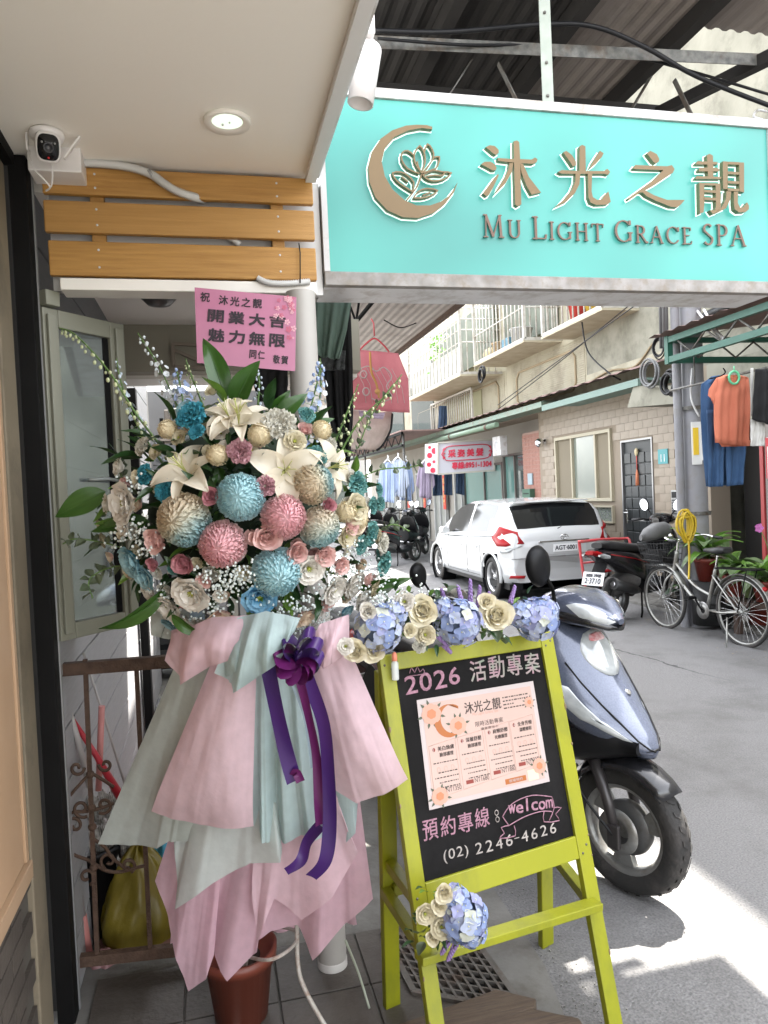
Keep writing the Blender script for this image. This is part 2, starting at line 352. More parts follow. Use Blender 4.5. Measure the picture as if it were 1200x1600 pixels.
# security camera on a junction box
cc = onY(74, 228, 2.22)
sc_ = thing('security_camera', 'white security camera with two antennas under the ceiling corner', 'camera', cc)
cm = mat('camera_white', (.75, .73, .72), .35)
jb = MB().bb(onY(50, 282, 2.33), onY(126, 232, 2.30) + V(0, .1, 0)); 
tag(MB().box(onY(90, 256, 2.36), (.145, .10, .085)).build('junction_box', cm, bevel=.004), 'square white junction box under the security camera', 'box')
top = Vector((cc.x, cc.y, 2.612))
MB().lathe([(.0001, 0), (.044, 0), (.046, -.006), (.042, -.018), (.02, -.026), (.014, -.03), (.014, -.05), (.0001, -.05)], 20, Matrix.Translation(top)).build('mount', cm, sc_)
look = (O - cc + V(.15, 0, -.25)).normalized(); q = look.to_track_quat('Z', 'Y').to_matrix()
bm = MB(); rows = []
for (rr, zz) in ((.001, -.055), (.022, -.052), (.031, -.04), (.034, 0), (.034, .03), (.032, .036), (.001, .037)):
    rows.append([cc + q @ V(rr * .95 * math.copysign(abs(math.cos(a)) ** .6, math.cos(a)), rr * 1.15 * math.copysign(abs(math.sin(a)) ** .6, math.sin(a)), zz) for a in [2 * math.pi * k / 24 for k in range(24)]])
bm.grid(rows, 0, True, True).build('body', cm, sc_)
fm = MB(); rows = []
for (rr, zz) in ((.029, .036), (.028, .040), (.001, .0405)):
    rows.append([cc + q @ V(rr * .95 * math.copysign(abs(math.cos(a)) ** .6, math.cos(a)), rr * 1.15 * math.copysign(abs(math.sin(a)) ** .6, math.sin(a)), zz) for a in [2 * math.pi * k / 24 for k in range(24)]])
face = fm.grid(rows, 0, True, True).build('face', mat('gloss_black', (.01, .01, .012), .12), sc_)
MQ = Matrix.Translation(cc) @ q.to_4x4()
MB().lathe([(.014, .040), (.014, .044), (.010, .0445), (.009, .041), (.0001, .0415)], 18, MQ).build('lens_ring', mat('lens_black', (.03, .03, .035), .25), sc_)
for (dx, dy, c) in ((-.016, .012, (.35, .35, .35)), (.016, .012, (.35, .35, .35)), (.0, -.026, (.8, .05, .05))):
    MB().sphere(cc + q @ V(dx, dy, .041), .0028, 8, 6).build('led', mat('led%d' % int(c[0] * 100 + dy * 0), c, .3), sc_)
MB().bar(onY(43, 235, 2.24), onY(40, 176, 2.24), .016, .006).build('antenna', cm, sc_, bevel=.002)
MB().bar(onY(100, 248, 2.24), onY(125, 214, 2.24), .016, .006).build('antenna', cm, sc_, bevel=.002)
MB().tube(smooth_path([onY(46, 235, 2.27), onY(52, 262, 2.26), onY(66, 278, 2.26), onY(78, 292, 2.28), onY(72, 298, 2.3)]), .0028, 6).tube(smooth_path([onY(80, 250, 2.25), onY(82, 275, 2.26), onY(80, 292, 2.28)]), .0025, 6).build('cable', cm, sc_)
# track spotlight
tk = thing('track_spotlight', 'white cylinder spotlight hanging on a ceiling track by the sign', 'spotlight', onY(572, 60, 1.95))
s0 = onY(577, 72, 1.95); s1 = onY(563, 162, 1.95); dz = (s1 - s0)
axq = dz.normalized().to_track_quat('Z', 'Y').to_matrix().to_4x4(); L = dz.length
spm = mat('spot_white', (.70, .67, .66), .4)
MB().lathe([(.0001, 0), (.030, 0), (.034, .006), (.035, .012), (.035, L), (.031, L), (.031, L - .03), (.0001, L - .035)], 28, Matrix.Translation(s0) @ axq).build('barrel', spm, tk)
MB().box(onY(569, 42, 1.95), (.038, .09, .085)).build('driver_box', spm, tk, bevel=.004)
MB().lathe([(.016, -.03), (.016, .012)], 16, Matrix.Translation(s0)).build('joint', spm, tk)
MB().bb((.345, -1.6, 2.578), (.378, 2.38, 2.5985)).build('track', mat('track_white', (.66, .65, .64), .4), tk)
# ================================================================ LIGHT BOX SIGN
SX0, SX1, SY0, SY1, SZ0, SZ1 = .405, 2.165, 2.45, 2.68, 2.285, 2.935
sg = thing('shop_sign', 'large turquoise illuminated sign board with raised bronze lettering over the road', 'sign', (1.28, 2.5, SZ0))
teal = bpy.data.materials.new('sign_face'); teal.use_nodes = True
n_ = teal.node_tree.nodes; l_ = teal.node_tree.links; b_ = n_['Principled BSDF']
b_.inputs['Base Color'].default_value = (.035, .20, .175, 1); b_.inputs['Roughness'].default_value = .35
b_.inputs['Emission Color'].default_value = (.10, .52, .44, 1); b_.inputs['Emission Strength'].default_value = .052
tn = n_.new('ShaderNodeTexNoise'); tn.inputs['Scale'].default_value = 1.6; tn.inputs['Detail'].default_value = 1; tcn = n_.new('ShaderNodeTexCoord'); l_.new(tcn.outputs['Object'], tn.inputs['Vector'])
mr_ = n_.new('ShaderNodeMapRange'); mr_.inputs['From Min'].default_value = .35; mr_.inputs['From Max'].default_value = .65; mr_.inputs['To Min'].default_value = .018; mr_.inputs['To Max'].default_value = .085; l_.new(tn.outputs['Fac'], mr_.inputs['Value']); l_.new(mr_.outputs[0], b_.inputs['Emission Strength'])
MB().bb((SX0 + .02, SY0 + .006, SZ0 + .035), (SX1 - .02, SY0 + .02, SZ1 - .035)).build('sign_face', teal, sg)
frm = mat('sign_frame', (.52, .51, .50), .4, col2=(.44, .43, .42), scale=6, dirt=(.25, .2, .16), dscale=9)
marble = mat('peeling_strip', (.33, .31, .29), .55, col2=(.17, .155, .14), scale=16, contrast=.3, dirt=(.18, .14, .1), dscale=22)
MB().bb((SX0, SY0 - .004, SZ1 - .033), (SX1, SY1, SZ1)).build('top_frame', frm, sg, bevel=.002)
MB().bb((SX0, SY0 - .004, SZ0 - .012), (SX1, SY0 + .03, SZ0 + .033)).build('bottom_strip', marble, sg, bevel=.002)
MB().bb((SX0, SY0 + .0305, SZ0 - .010), (SX1, SY1, SZ0 + .03)).build('underside', white_metal, sg, bevel=.002)
MB().bb((SX0, SY0 - .003, SZ0 + .0335), (SX0 + .019, SY1, SZ1 - .034)).build('side_frame', frm, sg)
MB().bb((SX1 - .019, SY0 - .003, SZ0 + .0335), (SX1, SY1, SZ1 - .034)).build('side_frame', frm, sg)
MB().bb((SX0 + .02, SY1 - .02, SZ0 + .0335), (SX1 - .02, SY1 - .003, SZ1 - .034)).build('back_panel', white_metal, sg)
SP = Plane((SX0, SY0 + .006, SZ0), (1, 0, 0), (0, 0, 1))
bronze = mat('bronze_face', (.125, .078, .028), .45, metal=.15, col2=(.15, .095, .037), scale=3)
bside = mat('bronze_side', (.16, .17, .09), .4, metal=.2)
halo = mat('letter_halo', (.7, .9, .82), .5, emit=(.75, 1, .9), es=.13)
def ZA(x, y): return (560 + .266667 * x, 170 + .266667 * y)
def ZB(x, y): return (850 + .291667 * x, 200 + .291667 * y)
DEP = .024
def raised(name, polys, Z, par=sg, dep=DEP):
    mb = MB(); hb_ = MB()
    for k, pl in enumerate(polys):
        P = [SP.hit(*Z(*q), off=dep + .0003 * k) for q in pl]
        mb.prism(P, SP.n * -(dep - .004), 0, 1)
        c = sum(P, Vector()) / len(P)
        # pale acrylic backing a little larger than the stroke, lit from inside
        n = len(P); ar = sum((P[i].x - c.x) * (P[(i + 1) % n].z - c.z) - (P[(i + 1) % n].x - c.x) * (P[i].z - c.z) for i in range(n)); sgn = 1 if ar > 0 else -1
        Q = []
        for i in range(n):
            e1 = (P[i] - P[i - 1]).normalized(); e2 = (P[(i + 1) % n] - P[i]).normalized()
            n1 = V(e1.z, 0, -e1.x) * sgn; n2 = V(e2.z, 0, -e2.x) * sgn; b = (n1 + n2)
            b = b.normalized() if b.length > .3 else n1
            Q.append(P[i] + b * .0032)
        Q = [V(q.x, SY0 + .0022 - .00015 * k, q.z) for q in Q]
        hb_.prism(Q, (0, .003, 0))
    o = mb.build(name, [bronze, bside], par); hb_.build('lit_edge', halo, o); return o
mu = [[(745,225),(770,213),(800,218),(822,240),(822,258),(805,270),(785,258),(765,240)], [(718,325),(740,310),(775,310),(800,325),(810,345),(805,360),(785,360),(750,340)],
 [(820,380),(822,392),(790,460),(765,505),(750,512),(728,495),(760,455),(800,400)], [(815,288),(880,292),(1015,297),(1035,285),(1050,295),(1045,312),(1025,322),(950,318),(880,312),(820,305)],
 [(910,190),(930,185),(943,195),(948,300),(955,560),(935,572),(918,560),(912,300)], [(885,318),(908,318),(900,370),(860,440),(795,505),(825,455),(865,390),(880,350)], [(948,318),(965,322),(1000,400),(1070,490),(1050,495),(1015,503),(985,450),(955,370)]]
raised('character', mu, ZA)
guang = [[(190,98),(205,90),(222,98),(224,233),(190,233)], [(103,130),(120,122),(150,145),(172,180),(172,200),(155,205),(135,175)], [(300,122),(320,135),(310,155),(280,190),(243,222),(262,180),(285,145)],
 [(75,235),(95,225),(190,230),(320,230),(340,218),(355,235),(345,250),(320,245),(95,245)], [(170,243),(195,243),(190,300),(165,350),(120,395),(55,425),(110,380),(150,330),(168,285)],
 [(235,243),(258,243),(255,340),(262,370),(285,385),(310,382),(325,360),(345,340),(352,370),(358,395),(340,410),(280,412),(250,400),(238,370)]]
raised('character', guang, ZB)
zhi = [[(550,135),(570,122),(605,140),(618,165),(615,180),(600,190),(585,180)], [(475,215),(490,198),(660,205),(685,198),(700,220),(690,240),(600,300),(545,330),(540,345),(515,345),(480,370),(455,385),(450,375),(520,325),(590,275),(640,225),(490,220)],
 [(520,337),(545,335),(590,360),(660,385),(755,385),(735,408),(715,425),(680,422),(600,390),(550,365)]]
raised('character', zhi, ZB)
jing = [[(815,185),(825,177),(930,182),(930,195),(815,195)], [(872,145),(888,138),(905,148),(908,262),(880,262)], [(830,223),(835,212),(925,212),(940,222),(938,232),(830,232)], [(812,265),(820,257),(950,262),(950,273),(812,272)],
 [(832,292),(858,296),(860,400),(855,450),(835,460)], [(858,294),(921,296),(921,308),(858,306)], [(920,296),(945,298),(948,420),(935,450),(905,462),(888,440),(915,440),(922,420)], [(858,330),(922,334),(922,348),(858,344)], [(858,370),(922,374),(922,388),(858,384)],
 [(958,178),(985,180),(985,328),(960,325)], [(985,180),(1046,183),(1046,197),(985,194)], [(1046,184),(1072,185),(1072,345),(1048,340)], [(985,232),(1046,236),(1046,250),(985,246)], [(985,282),(1046,286),(1046,300),(985,296)], [(985,322),(1046,326),(1046,339),(985,336)],
 [(978,338),(1003,340),(1000,380),(975,430),(925,455),(955,420),(975,380)], [(1018,340),(1040,342),(1038,400),(1050,425),(1068,425),(1088,398),(1098,415),(1098,435),(1080,450),(1045,452),(1022,435),(1018,400)]]
raised('character', jing, ZB)
moon = [(433,105),(400,95),(340,93),(280,98),(200,125),(130,175),(80,250),(58,340),(65,430),(100,520),(170,595),(260,635),(350,640),(440,610),(510,555),(560,490),(582,430),(560,470),(530,510),(480,545),(420,566),(340,566),(270,535),(200,472),(155,395),(137,310),(155,230),(210,165),(290,127),(370,112),(433,120)]
raised('moon', [moon], ZA)
def ribbon2(pl, wd):
    out = []
    for i in range(len(pl) - 1):
        a = Vector((*pl[i], 0)); b = Vector((*pl[i + 1], 0)); d = (b - a).normalized(); nn = Vector((-d.y, d.x, 0)) * wd / 2
        a = a - d * wd * .3; b = b + d * wd * .3
        out.append([tuple((a + nn)[:2]), tuple((b + nn)[:2]), tuple((b - nn)[:2]), tuple((a - nn)[:2])])
    return out
def cr2(pl, k=3):
    return [tuple(q[:2]) for q in smooth_path([Vector((*p, 0)) for p in pl], k)]
fl_ = [[(370,375),(335,320),(328,265),(360,215),(388,262),(390,320),(370,375)], [(355,378),(290,350),(255,300),(258,255),(290,245),(325,270)], [(388,250),(405,205),(435,240),(440,290),(400,345),(375,375)],
 [(438,285),(475,280),(470,320),(450,350),(385,372)], [(380,385),(440,360),(490,368),(545,375),(500,412),(440,422),(395,405),(380,385)], [(320,485),(325,430),(290,390),(250,370),(200,375),(225,420),(275,458),(320,485)],
 [(370,385),(345,455),(285,532)], [(325,520),(350,485),(400,466),(465,478),(420,510),(370,522),(325,520)], [(345,310),(352,340),(368,368)], [(425,312),(405,345)], [(400,395),(450,388),(490,390),(510,370)], [(255,398),(290,425)], [(380,505),(420,490)]]
for q in fl_: raised('flower_line', ribbon2(cr2(q, 2), 8), ZA)
# small serif capitals, drawn as pen strokes
def pen(pts, thick, thin, fixed=None):
    out = []
    for i in range(len(pts) - 1):
        a = Vector((*pts[i], 0)); b = Vector((*pts[i + 1], 0)); d = b - a
        if d.length < 1e-6: continue
        d.normalize(); wd = fixed if fixed else thin + (thick - thin) * abs(d.y) ** 1.5
        nn = Vector((-d.y, d.x, 0)) * wd / 2; e = d * wd * .18
        out.append([(a + nn - e), (b + nn + e), (b - nn + e), (a - nn - e)])
    return out
def arc(cx, cy, rx, ry, a0, a1, n=12): return [(cx + rx * math.cos(R(a0 + (a1 - a0) * i / n)), cy + ry * math.sin(R(a0 + (a1 - a0) * i / n))) for i in range(n + 1)]
TK, TN = .115, .05
def serif(x, y, w_=.26): return pen([(x - w_ / 2, y), (x + w_ / 2, y)], .05, .05)
def glyph(c):
    st = lambda x, y0=0, y1=1: pen([(x, y0), (x, y1)], TK, TN)
    if c == 'I': return st(.15) + serif(.15, .02) + serif(.15, .98), .3
    if c == 'L': return st(.17) + serif(.15, .98) + serif(.08, .02, .14) + pen([(.15, .03), (.62, .03), (.66, .2)], TK * .8, TN), .7
    if c == 'M': return pen([(.17, .02), (.2, .98)], TN, TN) + pen([(.2, .98), (.52, .05)], TK, TK) + pen([(.52, .05), (.84, .98)], TN, TN) + pen([(.84, .98), (.9, .02)], TK, TK) + serif(.17, .02, .2) + serif(.91, .02, .24) + serif(.16, .98, .14) + serif(.88, .98, .12), 1.06
    if c == 'U': return pen([(.18, .98), (.18, .35)] + arc(.44, .3, .26, .28, 180, 360) + [(.7, .98)], TK, TN) + serif(.18, .98) + serif(.7, .98, .22), .86
    if c == 'G': return pen(arc(.48, .5, .4, .48, 40, 320, 20), TK, TN) + st(.8, .08, .42) + serif(.8, .43, .24) + st(.79, .8, .97), .95
    if c == 'H': return st(.17) + st(.71) + pen([(.17, .52), (.71, .52)], TN, TN) + sum([serif(x, y, .24) for x in (.17, .71) for y in (.02, .98)], []), .88
    if c == 'T': return st(.4) + serif(.4, .02) + pen([(.06, .8), (.04, .97), (.76, .97), (.74, .8)], TN, TN), .8
    if c == 'R': return st(.17) + serif(.17, .02) + serif(.12, .98, .14) + pen([(.17, .97), (.36, .97)] + arc(.36, .735, .22, .235, 90, -90, 10) + [(.17, .5)], TK, TN) + pen([(.34, .5), (.68, .03), (.8, .02)], TK, TN, .1), .82
    if c == 'A': return pen([(.1, .02), (.42, .98)], TN, TN) + pen([(.42, .98), (.76, .02)], TK, TK) + pen([(.22, .36), (.6, .36)], TN, TN) + serif(.09, .02, .18) + serif(.77, .02, .2), .88
    if c == 'C': return pen(arc(.48, .5, .4, .48, 40, 320, 20), TK, TN) + st(.8, .74, .95), .92
    if c == 'E': return st(.17) + serif(.1, .98, .14) + serif(.1, .02, .14) + pen([(.17, .97), (.56, .97), (.58, .82)], TN, TN) + pen([(.17, .52), (.48, .52)], TN, TN) + pen([(.17, .03), (.6, .03), (.64, .2)], TN, TN), .68
    if c == 'S': return pen(arc(.34, .74, .22, .24, 40, 190, 10)[:-1] + [(.14, .66), (.34, .5), (.52, .36)] + arc(.32, .27, .23, .25, 20, -145, 10), TK * .9, TN * 1.4), .64
    if c == 'P': return st(.17) + serif(.17, .02) + serif(.12, .98, .14) + pen([(.17, .97), (.34, .97)] + arc(.34, .72, .24, .25, 90, -90, 10) + [(.17, .47)], TK, TN), .68
    return [], .3
lt0 = onY(753, 367, SY0); 
line = [('M', 1), ('U', .8), (' ', .9), ('L', 1), ('I', .8), ('G', .8), ('H', .8), ('T', .8), (' ', .9), ('G', 1), ('R', .8), ('A', .8), ('C', .8), ('E', .8), (' ', .9), ('S', 1), ('P', 1), ('A', 1)]
tot = sum(glyph(c)[1] * s + .13 for c, s in line)
a0 = SP.hit(752, 372); a1 = SP.hit(1167, 384); HH = (a1.x - a0.x) / tot; x = a0.x
print('sign letters height', HH, 'z', a0.z, a1.z)
for c, s in line:
    polys, adv = glyph(c)
    if polys:
        mb = MB(); sh = MB()
        for k, pl in enumerate(polys):
            P = [V(x + q.x * HH * s, SY0 - .006 - .00012 * k, a0.z + q.y * HH * s) for q in pl]; mb.prism(P, (0, .009, 0), 0, 1)
        mb.build('letter', [mat('small_letter', (.13, .065, .04), .5), mat('small_letter_side', (.1, .16, .14), .5)], sg)
    x += (adv * s + .13) * HH
# vertical hanger of the sign
hg = thing('sign_hanger', 'grey steel hanger bar holding the sign from the roof', 'bracket', (1.33, 2.55, 2.93))
MB().bb((1.255, 2.53, 2.93), (1.295, 2.534, 3.7)).bb((1.295, 2.53, 2.93), (1.299, 2.57, 3.7)).build('angle_bar', mat('hanger_steel', (.22, .25, .21), .5, metal=.3, col2=(.3, .32, .28), scale=20), hg)
for z in (3.0, 3.12, 3.3): MB().sphere((1.275, 2.528, z), .006, 8, 6).build('bolt', steel_galv, hg)
# ================================================================ CANOPY ROOF OVER THE ARCADE
cr = thing('canopy_roof', 'corrugated canopy roof on steel trusses above the sign', 'roof', (1.3, 3, 3.7))
def corr(x0, x1, y0, y1, z, m, par):
    rows = []
    n = max(4, int((x1 - x0) / .02))
    for y in (y0, y1): rows.append([V(x0 + (x1 - x0) * i / n, y, z + (.008 if i % 4 in (0, 1) else -.004)) for i in range(n + 1)])
    a = MB().grid(rows, sm=False); 
    a.grid([[p + V(0, 0, .003) for p in r] for r in rows], sm=False); a.build('roof_sheet', m, par)
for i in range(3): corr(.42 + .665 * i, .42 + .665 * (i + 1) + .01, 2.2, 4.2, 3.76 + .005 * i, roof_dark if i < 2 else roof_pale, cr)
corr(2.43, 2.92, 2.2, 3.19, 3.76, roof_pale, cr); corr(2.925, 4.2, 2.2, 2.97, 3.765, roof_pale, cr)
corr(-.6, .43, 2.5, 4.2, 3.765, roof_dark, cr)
for k, y in enumerate((1.0, 2.0, 3.15)): pass
for x in (.62, 1.15, 1.72, 2.3): MB().bb((x - .03, 2.2, 3.66), (x + .03, 4.2, 3.74)).build('purlin', roof_dark, cr)
def angle_beam(a, b, par, nm='truss_chord', m=steel_galv):
    a = Vector(a); b = Vector(b); mb = MB(); mb.bar(a, b, .004, .05); mb.bar(a + V(0, .027, .023), b + V(0, .027, .023), .05, .004); mb.build(nm, m, par)
angle_beam((.40, 2.90, 3.10), (2.42, 3.02, 3.10), cr); angle_beam((.40, 2.92, 3.36), (2.42, 2.76, 3.36), cr); angle_beam((.40, 3.32, 3.22), (2.42, 3.4, 3.22), cr, m=roof_dark); angle_beam((.40, 3.5, 3.52), (2.42, 3.5, 3.52), cr, m=roof_dark)
for i in range(5):
    x = .55 + i * .42; MB().bar((x, 2.90 + .04, 3.1), (x + (.18 if i % 2 else -.12), 2.96, 3.36), .03, .004).build('truss_web', steel_galv, cr)
for i in range(4):
    x = .6 + i * .5; MB().bar((x, 3.36, 3.22), (x + .3, 3.48, 3.52), .03, .004).build('truss_web', roof_dark, cr)
MB().bb((.40, 4.1, 3.28), (2.6, 4.14, 3.76)).build('shade_backdrop', roof_dark, cr); MB().bar((2.40, 2.5, 3.3), (2.40, 4.05, 3.62), .05, .05).build('purlin', roof_dark, cr)  # dark board added to stand for the shade behind the trusses
MB().bar((.5, 3.3, 3.3), (2.4, 3.9, 3.4), .07, .07).build('purlin', roof_dark, cr)
cb = thing('black_cable', 'thick black cable drooping through the roof trusses', 'cable', (1, 2.7, 3.2))
MB().tube(smooth_path([onY(585, 48, 2.75), onY(700, 50, 2.75), onY(850, 38, 2.75), onY(930, 42, 2.75), onY(1010, 75, 2.75), (onY(1090, 120, 2.75)), onY(1210, 168, 2.75), onY(1300, 200, 2.75)]), .0095, 8).build('cable', black_plastic, cb)
MB().tube(smooth_path([onY(590, 60, 2.85), onY(720, 70, 2.85), onY(860, 72, 2.85), onY(1000, 90, 2.85), onY(1210, 150, 2.85)]), .006, 6).build('cable', black_plastic, cb)
tag(MB().tube(smooth_path([onY(1210, 178, 2.8), onY(1185, 172, 2.8), onY(1178, 182, 2.75), onY(1190, 187, 2.7), onY(1180, 192, 2.6)]), .005, 6).build('white_cable', white_metal), 'short white cable end curling above the right end of the sign', 'cable')
# farther part of the canopy
c2 = thing('neighbour_canopy', 'pale underside of the neighbouring canopy roof on a dark truss', 'roof', (1.3, 8, 3.3))
for i in range(9): corr(.55, 2.3, 4.25 + i * 1.1, 4.25 + (i + 1) * 1.1 - .006, 3.28 + .001 * (i % 2), mat('canopy_underside', (.38, .34, .31), .7, col2=(.44, .40, .37), scale=2, dirt=(.26, .22, .19)), c2)
MB().bb((2.27, 4.25, 3.22), (2.31, 14, 3.265)).build('edge_gutter', rust, c2)
for xx, zz in ((1.18, 3.22), (1.18, 2.92)): MB().tube([(xx, 4.3, zz), (xx, 13, zz)], .016, 6).build('truss_chord', black_metal, c2)
for i in range(24): MB().tube([(1.18, 4.3 + i * .36, 3.22 if i % 2 else 2.92), (1.18, 4.66 + i * .36, 2.92 if i % 2 else 3.22)], .010, 5).build('truss_web', black_metal, c2)
MB().tube(smooth_path([onZ(600, 500, 3.2), onZ(625, 512, 3.2), onZ(650, 505, 3.2)]), .006, 5).build('hanging_wire', black_metal, c2)
# ================================================================ ARCADE BEHIND THE ENTRANCE
lp = thing('plank_wall', 'wall of pale grey horizontal boards along the inside of the arcade', 'wall', (-.5, 4, 0))
wp = mat('grey_board_lit', (.40, .40, .41), .55, col2=(.31, .31, .32), scale=5, stretch=(1, 1.5, 24), detail=6, bump=.15)
wp2 = mat('grey_board_upper', (.16, .165, .175), .55, col2=(.12, .125, .135), scale=5, stretch=(1, 1.5, 24), detail=6, bump=.15)  # upper copy is darker; the light on the lower boards is in their colour
MB().bb((-.64, 2.44, 0), (-.51, 7, 2.7)).build('backing', mat('dark_gap', (.08, .08, .08), .8), lp)
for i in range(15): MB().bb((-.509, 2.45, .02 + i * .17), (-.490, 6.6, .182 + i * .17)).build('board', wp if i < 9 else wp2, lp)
ce = thing('arcade_ceiling', 'white ceiling of the arcade passage behind the window', 'ceiling', (0, 4, 2.56))
MB().bb((-.62, 2.51, 2.56), (.55, 4.3, 2.62)).build('ceiling_board', white_paint, ce)
MB().bb((-.62, 4.3, 2.30), (.9, 4.42, 2.6)).build('cross_beam', mat('beam_beige', (.30, .28, .22), .6), ce)
MB().bb((-.62, 4.42, 2.28), (.9, 4.7, 2.33)).build('white_strip', white_paint, ce)
dmc = onZ(247, 449, 2.555)
dm = thing('dome_lamp', 'dark dome lamp on the arcade ceiling', 'lamp', dmc)
MB().lathe([(.09, 0), (.09, -.02), (.08, -.05), (.05, -.08), (.0001, -.09)], 22, Matrix.Translation(dmc)).build('dome', mat('dome_dark', (.07, .065, .06), .3), dm)
MB().lathe([(.094, .004), (.094, -.018)], 22, Matrix.Translation(dmc)).build('ring', mat('dome_ring', (.2, .19, .18), .4), dm)
# triangular bracket on the beam
br = thing('picture_frame', 'small brown picture frame shape on the beige beam', 'frame', onY(292, 555, 4.28))
fmm = mat('frame_brown', (.24, .2, .16), .5)
A, B, C_, D = onY(270, 537, 4.28), onY(325, 540, 4.28), onY(325, 575, 4.28), onY(272, 573, 4.28)
for a, b in ((A, B), (B, C_), (C_, D), (D, A), (A + V(0, .01, -.03), C_ + V(0, .01, .02))): MB().bar(a, b, .018, .02, (0, 1, 0)).build('frame_bar', fmm, br)
# inner shop end of the arcade
en = thing('inner_room', 'cluttered grey room end seen through the arcade behind the flowers', 'room', (0, 7, 0))
MB().bb((-.62, 7.2, 0), (.9, 7.3, 2.6)).build('back_wall', mat('inner_grey', (.12, .12, .12), .7, col2=(.17, .17, .17), scale=2), en)
MB().bb((-.46, 6.4, 1.62), (.18, 6.44, 2.05)).build('grey_panel', mat('panel_grey', (.2, .2, .205), .6), en)
MB().bb((-.46, 6.38, 1.585), (.18, 6.45, 1.612)).build('panel_trim', white_paint, en)
for x in (-.40, .1, .34): MB().bb((x, 6.7, 0), (x + .03, 6.75, 2.3)).build('shelf_post', black_metal, en)
for z in (.5, .95, 1.35, 1.8, 2.1): MB().bb((-.4, 6.65, z), (.37, 6.95, z + .02)).build('shelf_board', mat('shelf_wood', (.3, .26, .22), .6), en)
random.seed(5)
for z in (.52, .97, 1.37, 1.82, 2.12):
    x = -.36
    while x < .3:
        ww = random.uniform(.05, .14); hh = random.uniform(.08, .3)
        c = random.choice([(.55, .55, .55), (.1, .1, .11), (.35, .3, .25), (.6, .58, .5), (.2, .26, .3), (.5, .2, .17)])
        cn = {.55: 'pale grey', .1: 'black', .35: 'brown', .6: 'cream', .2: 'slate blue', .5: 'dark red'}[c[0]]; bi = len([o for o in COL.objects if o.name.startswith('storage_box') and abs(o['z'] - z) < .01])
        o = tag(MB().bb((x, 6.7, z), (x + ww, 6.85, z + hh)).build('storage_box', mat('sb%d%d%d' % tuple(int(q * 100) for q in c), tuple(q * .5 for q in c), .6), bevel=.008), '%s box, %s from the left on the %s shelf at the arcade end' % (cn, ('first', 'second', 'third', 'fourth', 'fifth', 'sixth', 'seventh', 'eighth', 'ninth', 'tenth')[bi], {.52: 'lowest', .97: 'second lowest', 1.37: 'middle', 1.82: 'second highest', 2.12: 'top'}[z]), 'box', 'boxes on the inner shelves'); o['z'] = z
        x += ww + .015
MB().bb((-.48, 4.9, 0), (-.43, 5.0, 2.3)).build('dark_post', black_metal, en)
# black drawer cabinet on casters
k0 = onZ(238, 1062, .03)
dr = thing('drawer_cabinet', 'small black drawer cabinet on casters on the red tiles', 'cabinet', (k0.x, k0.y, 0))
MB().bb(k0 + V(-.20, 0, .08), k0 + V(.22, .4, .62)).build('case', black_plastic, dr, bevel=.006)
for z in (.12, .30, .46):
    d_ = MB().bb(k0 + V(-.19, -.012, z), k0 + V(.21, -.001, z + .13)).build('drawer', mat('drawer_black', (.035, .035, .035), .35), dr, bevel=.004)
    MB().bb(k0 + V(-.02, -.022, z + .07), k0 + V(.04, -.0125, z + .085)).bb(k0 + V(.10, -.022, z + .07), k0 + V(.13, -.0125, z + .085)).build('handle', white_metal, d_)
for dx in (-.17, .19): MB().lathe([(.0001, -.012), (.03, -.012), (.03, .012), (.0001, .012)], 12, Matrix.Translation(k0 + V(dx, .03, .03)) @ Matrix.Rotation(R(90), 4, 'Y')).build('caster', black_plastic, dr)
m0 = onZ(235, 1105, .03)
dmt = MB(); 
for i in range(12):
    for j in range(7): dmt.box(m0 + V(-.16 + i * .036, -.12 + j * .05, .004), (.03, .043, .012))
tag(dmt.build('door_mat', mat('mat_dark', (.07, .07, .075), .9, col2=(.16, .16, .17), scale=60)), 'speckled dark door mat on the red tiled floor', 'door mat', kind=None)
def shoe(p, ang, label, col):
    t = thing('shoe', label, 'shoe', (p.x, p.y, .027), ang)
    rows = []
    for i in range(9):
        u = i / 8; wd = (.032 + .016 * math.sin(u * 3.0)) * (1 if 0 < i < 8 else .35); h = .05 - .022 * u + (.012 if i < 3 else 0)
        rows.append([V(-.13 + .26 * u, wd * math.cos(a), .012 + max(0, math.sin(a)) * h) for a in [math.pi * 2 * k / 10 for k in range(10)]])
    MB().grid(rows, closed=True).build('upper', col, t, local=True)
    MB().grid([[V(p_.x * 1.02, p_.y * 1.06, .012 if k else 0) for p_ in r] for r in rows for k in (0,)], closed=True).build('sole', black_plastic, t, local=True)
shoe(onZ(205, 1165, .02), .5, 'black shoe lying on the red tiles nearest the gate', black_plastic)
shoe(onZ(212, 1122, .02), .2, 'black and white sneaker on the red tiles behind the gate', mat('sneaker', (.08, .08, .09), .6, col2=(.5, .5, .5), scale=40, contrast=.6))
shoe(onZ(228, 1098, .02), 1.2, 'small dark slipper beside the door mat', mat('slipper', (.05, .05, .06), .7))
# white round column and its neighbour
pc = onZ(520, 1512, .016)
colm = thing('round_column', 'slim white round column standing behind the easel', 'column', (pc.x, pc.y, .016))
MB().lathe([(.047, .016), (.047, 2.231)], 28, Matrix.Translation((pc.x, pc.y, 0))).build('shaft', mat('column_white', (.42, .40, .37), .5, col2=(.36, .34, .31), scale=5), colm)
MB().lathe([(.049, .016), (.049, .05), (.047, .052)], 28, Matrix.Translation((pc.x, pc.y, 0))).build('collar', mat('collar_grey', (.5, .48, .45), .5), colm)
